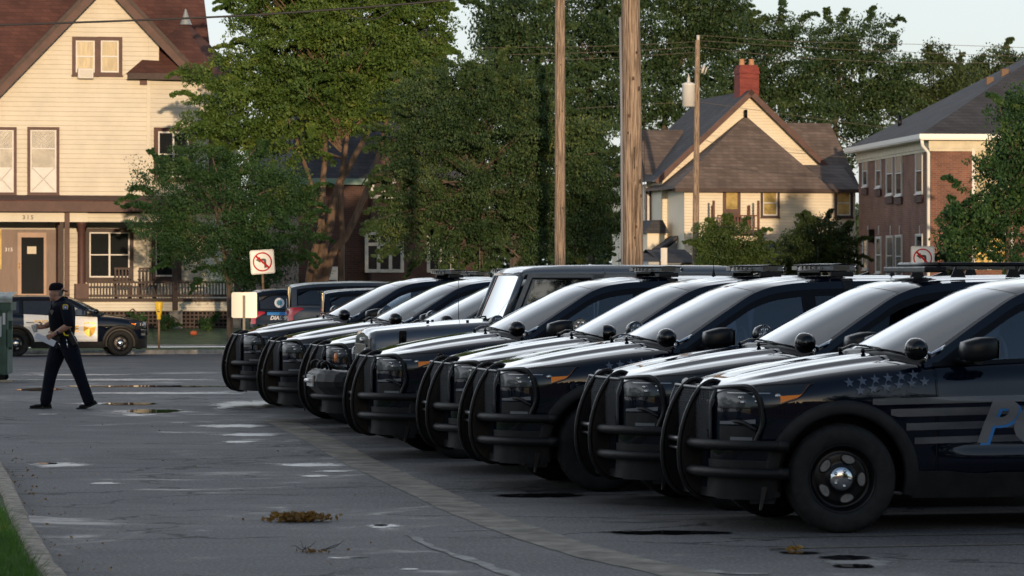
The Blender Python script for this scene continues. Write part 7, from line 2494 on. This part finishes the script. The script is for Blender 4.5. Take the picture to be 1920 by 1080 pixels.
# cap worn backwards, hair, ear line
cm = pr('black_cap', (0.008, 0.006, 0.009), rough=.8, spec=.12, bump=.3, bscale=60)
cap = sdf_body('cap', cm, [('L', [((fx(105.4), 0, fz(544.5)), .103, .084), ((fx(105.6), 0, fz(540)), .103, .085), ((fx(106), 0, fz(534.5)), .092, .078), ((fx(106.3), 0, fz(531)), .066, .058), ((fx(106.3), 0, fz(529.6)), .02, .02)])], .006, po, 2)
m = MB(); P = []
for i, t in enumerate(lin(0, 1, 6)):
    P.append([(fx(117.5)+.075*t*(1-.35*abs(u)**2), .085*u*(1-.1*t), fz(543.2)-.012*t-.012*u*u) for u in lin(-1, 1, 9)])
m.grid(P); P2 = [[(x, y, z-.006) for x, y, z in r] for r in P]; m.grid(P2)
m.add([P[-1][k] for k in range(9)]+[P2[-1][k] for k in reversed(range(9))], [tuple(range(18))]); m.build('cap_brim', cm, cap)
hair = sdf_body('hair', pr('grey_hair', (0.16, 0.14, 0.12), rough=.8), [('B', q(111, 548), .070, (.78, 1.14, .85)), ('B', q(113, 552), .05, (.6, 1.25, .9))], .006, po, 2)
m = MB()
for s in (-1, 1):
    m.ball((fx(97.3), s*.034, fz(549.2)), .0085, 8, sc=(.6, 1, .7))
m.build('eye', pr('dark_eye', (0.02, 0.015, 0.012), rough=.2), po)
m = MB(); m.ball(q(95.9, 559.8), .012, 8, sc=(.5, 1.5, .25)); m.build('mouth', pr('lip', (0.22, 0.09, 0.07), rough=.5), po)
# shoulder patch, belt, holster, keys, watch
m = MB(); pt_ = [(-.03, .04), (0, .045), (.03, .04), (.04, .02), (.034, -.02), (.02, -.04), (0, -.052), (-.02, -.04), (-.034, -.02), (-.04, .02)]
cx, cz = fx(127.5), fz(576)
def onarm(a, b, off=0):
    x = cx+a; z = cz+b; r = .088; dx = x-fx(129)
    return (x, -.20-sqrt(max(.0006, r*r-dx*dx))*.94-off+.25*max(0, b)*.6, z)
m.add([onarm(a, b, .006) for a, b in pt_], [tuple(range(10))]); pp = m.build('shoulder_patch', pr('patch_yellow', (0.65, 0.45, 0.03), rough=.7), po)
m = MB(); m.add([onarm(a*.62, b*.62, .009) for a, b in pt_], [tuple(range(10))]); m.build('patch_centre', pr('patch_blue', (0.05, 0.14, 0.42), rough=.7), pp)
m = MB(); st = [(.018*(1 if i % 2 else .45)*cos(pi*i/5), .018*(1 if i % 2 else .45)*sin(pi*i/5)) for i in range(10)]
m.add([onarm(a, b, .012) for a, b in st], [tuple(range(10))]); m.build('patch_star', white_decal, pp)
m = MB(); P = []
for z in (fz(628), fz(621.5)):
    P.append([(fx(119.5)+.146*cos(a), .190*sin(a), z) for a in lin(0, 2*pi*27/28, 28)])
m.grid(P, closed=True); belt = m.build('duty_belt', leather, po)
m = MB()
M = Matrix.Translation(q(133, 627, -.20)) @ Matrix.Rotation(R(-28), 4, 'Y')
m.box(-.035, .045, -.03, .03, -.17, .03, 0, M, .015); m.box(-.02, .05, -.022, .022, .03, .10, 0, M, .012); m.box(.01, .05, -.018, .018, .08, .15, 0, M, .012)
m.build('holster', leather, belt)
m = MB(); m.tube([M @ Vector((-.045, -.032, .10)), M @ Vector((-.05, -.034, .02)), M @ Vector((-.01, -.036, -.01))], .011, 8); m.build('yellow_grip', pr('yellow_nylon', (0.7, 0.55, 0.02), rough=.6), belt)
m = MB()
for px, py, y in ((109, 630, -.17), (104, 628, -.13), (113, 634, -.19)): m.box(fx(px)-.028, fx(px)+.028, y-.03, y+.02, fz(py)-.06, fz(py)+.045, 0, None, .012)
m.build('belt_pouch', leather, belt)
m = MB(); m.tube([q(129, 640, -.215), q(131, 652, -.225)], .010, 6); m.tube([q(128, 634, -.21), q(129, 642, -.215)], .006, 6); m.tube([q(113, 640, -.20), q(117, 650, -.205)], .006, 6); m.build('keys', chrome, belt)
m = MB()
wa = Vector(wrN)+Vector((.045, 0, .014))
m.lathe([(.034, -.012), (.037, 0), (.034, .012)], 'X', 16, tuple(wa)); wt_ = m.build('watch_strap', trim, po)
m = MB(); m.box(wa.x-.020, wa.x+.020, wa.y-.046, wa.y-.034, wa.z-.020, wa.z+.022, bev=.005); m.build('watch_face', pr('watch_glass', (0.02, 0.03, 0.07), rough=.1), wt_)
# held things
o = thing('foam_cup', 'white foam cup held out in the far hand of the policeman', 'cup', ((118-960)/F*PY, PY, 0))
cc = Vector(wrF)+Vector((-.112, -.045, -.02))
M = Matrix.Translation(cc) @ Matrix.Rotation(R(-12), 4, 'Y')
m = MB(); mm = MB(); mm.lathe([(.0, -.055), (.028, -.055), (.040, .05), (.043, .055), (.038, .055), (.026, -.045)], 'Z', 20); m.add([M @ Vector(v) for v in mm.v], mm.f, 0, True)
m.build('cup_wall', pr('foam_white', (0.75, 0.75, 0.73), rough=.6), o)
m = MB(); mm = MB(); mm.lathe([(0, .046), (.037, .046)], 'Z', 16); m.add([M @ Vector(v) for v in mm.v], mm.f); m.build('drink', pr('coffee', (0.05, 0.03, 0.02), rough=.1), o)
o = thing('folded_papers', 'folded white papers in the near hand of the policeman', 'papers', ((118-960)/F*PY, PY, 0))
m = MB()
a, b, c_, d = Vector(q(68.5, 633, -.24)), Vector(q(73, 623.5, -.24)), Vector(q(109, 639.5, -.22)), Vector(q(104, 649.5, -.22))
for k in range(3):
    of = Vector((.003*k, -.004*k, .002*k)); P = []
    for t in lin(0, 1, 6): P.append([a.lerp(d, t)+of+Vector((0, .01*sin(pi*t), 0)), b.lerp(c_, t)+of+Vector((0, .01*sin(pi*t), 0))])
    m.grid(P)
m.build('sheet', pr('paper_white', (0.62, 0.64, 0.70), rough=.8), o)
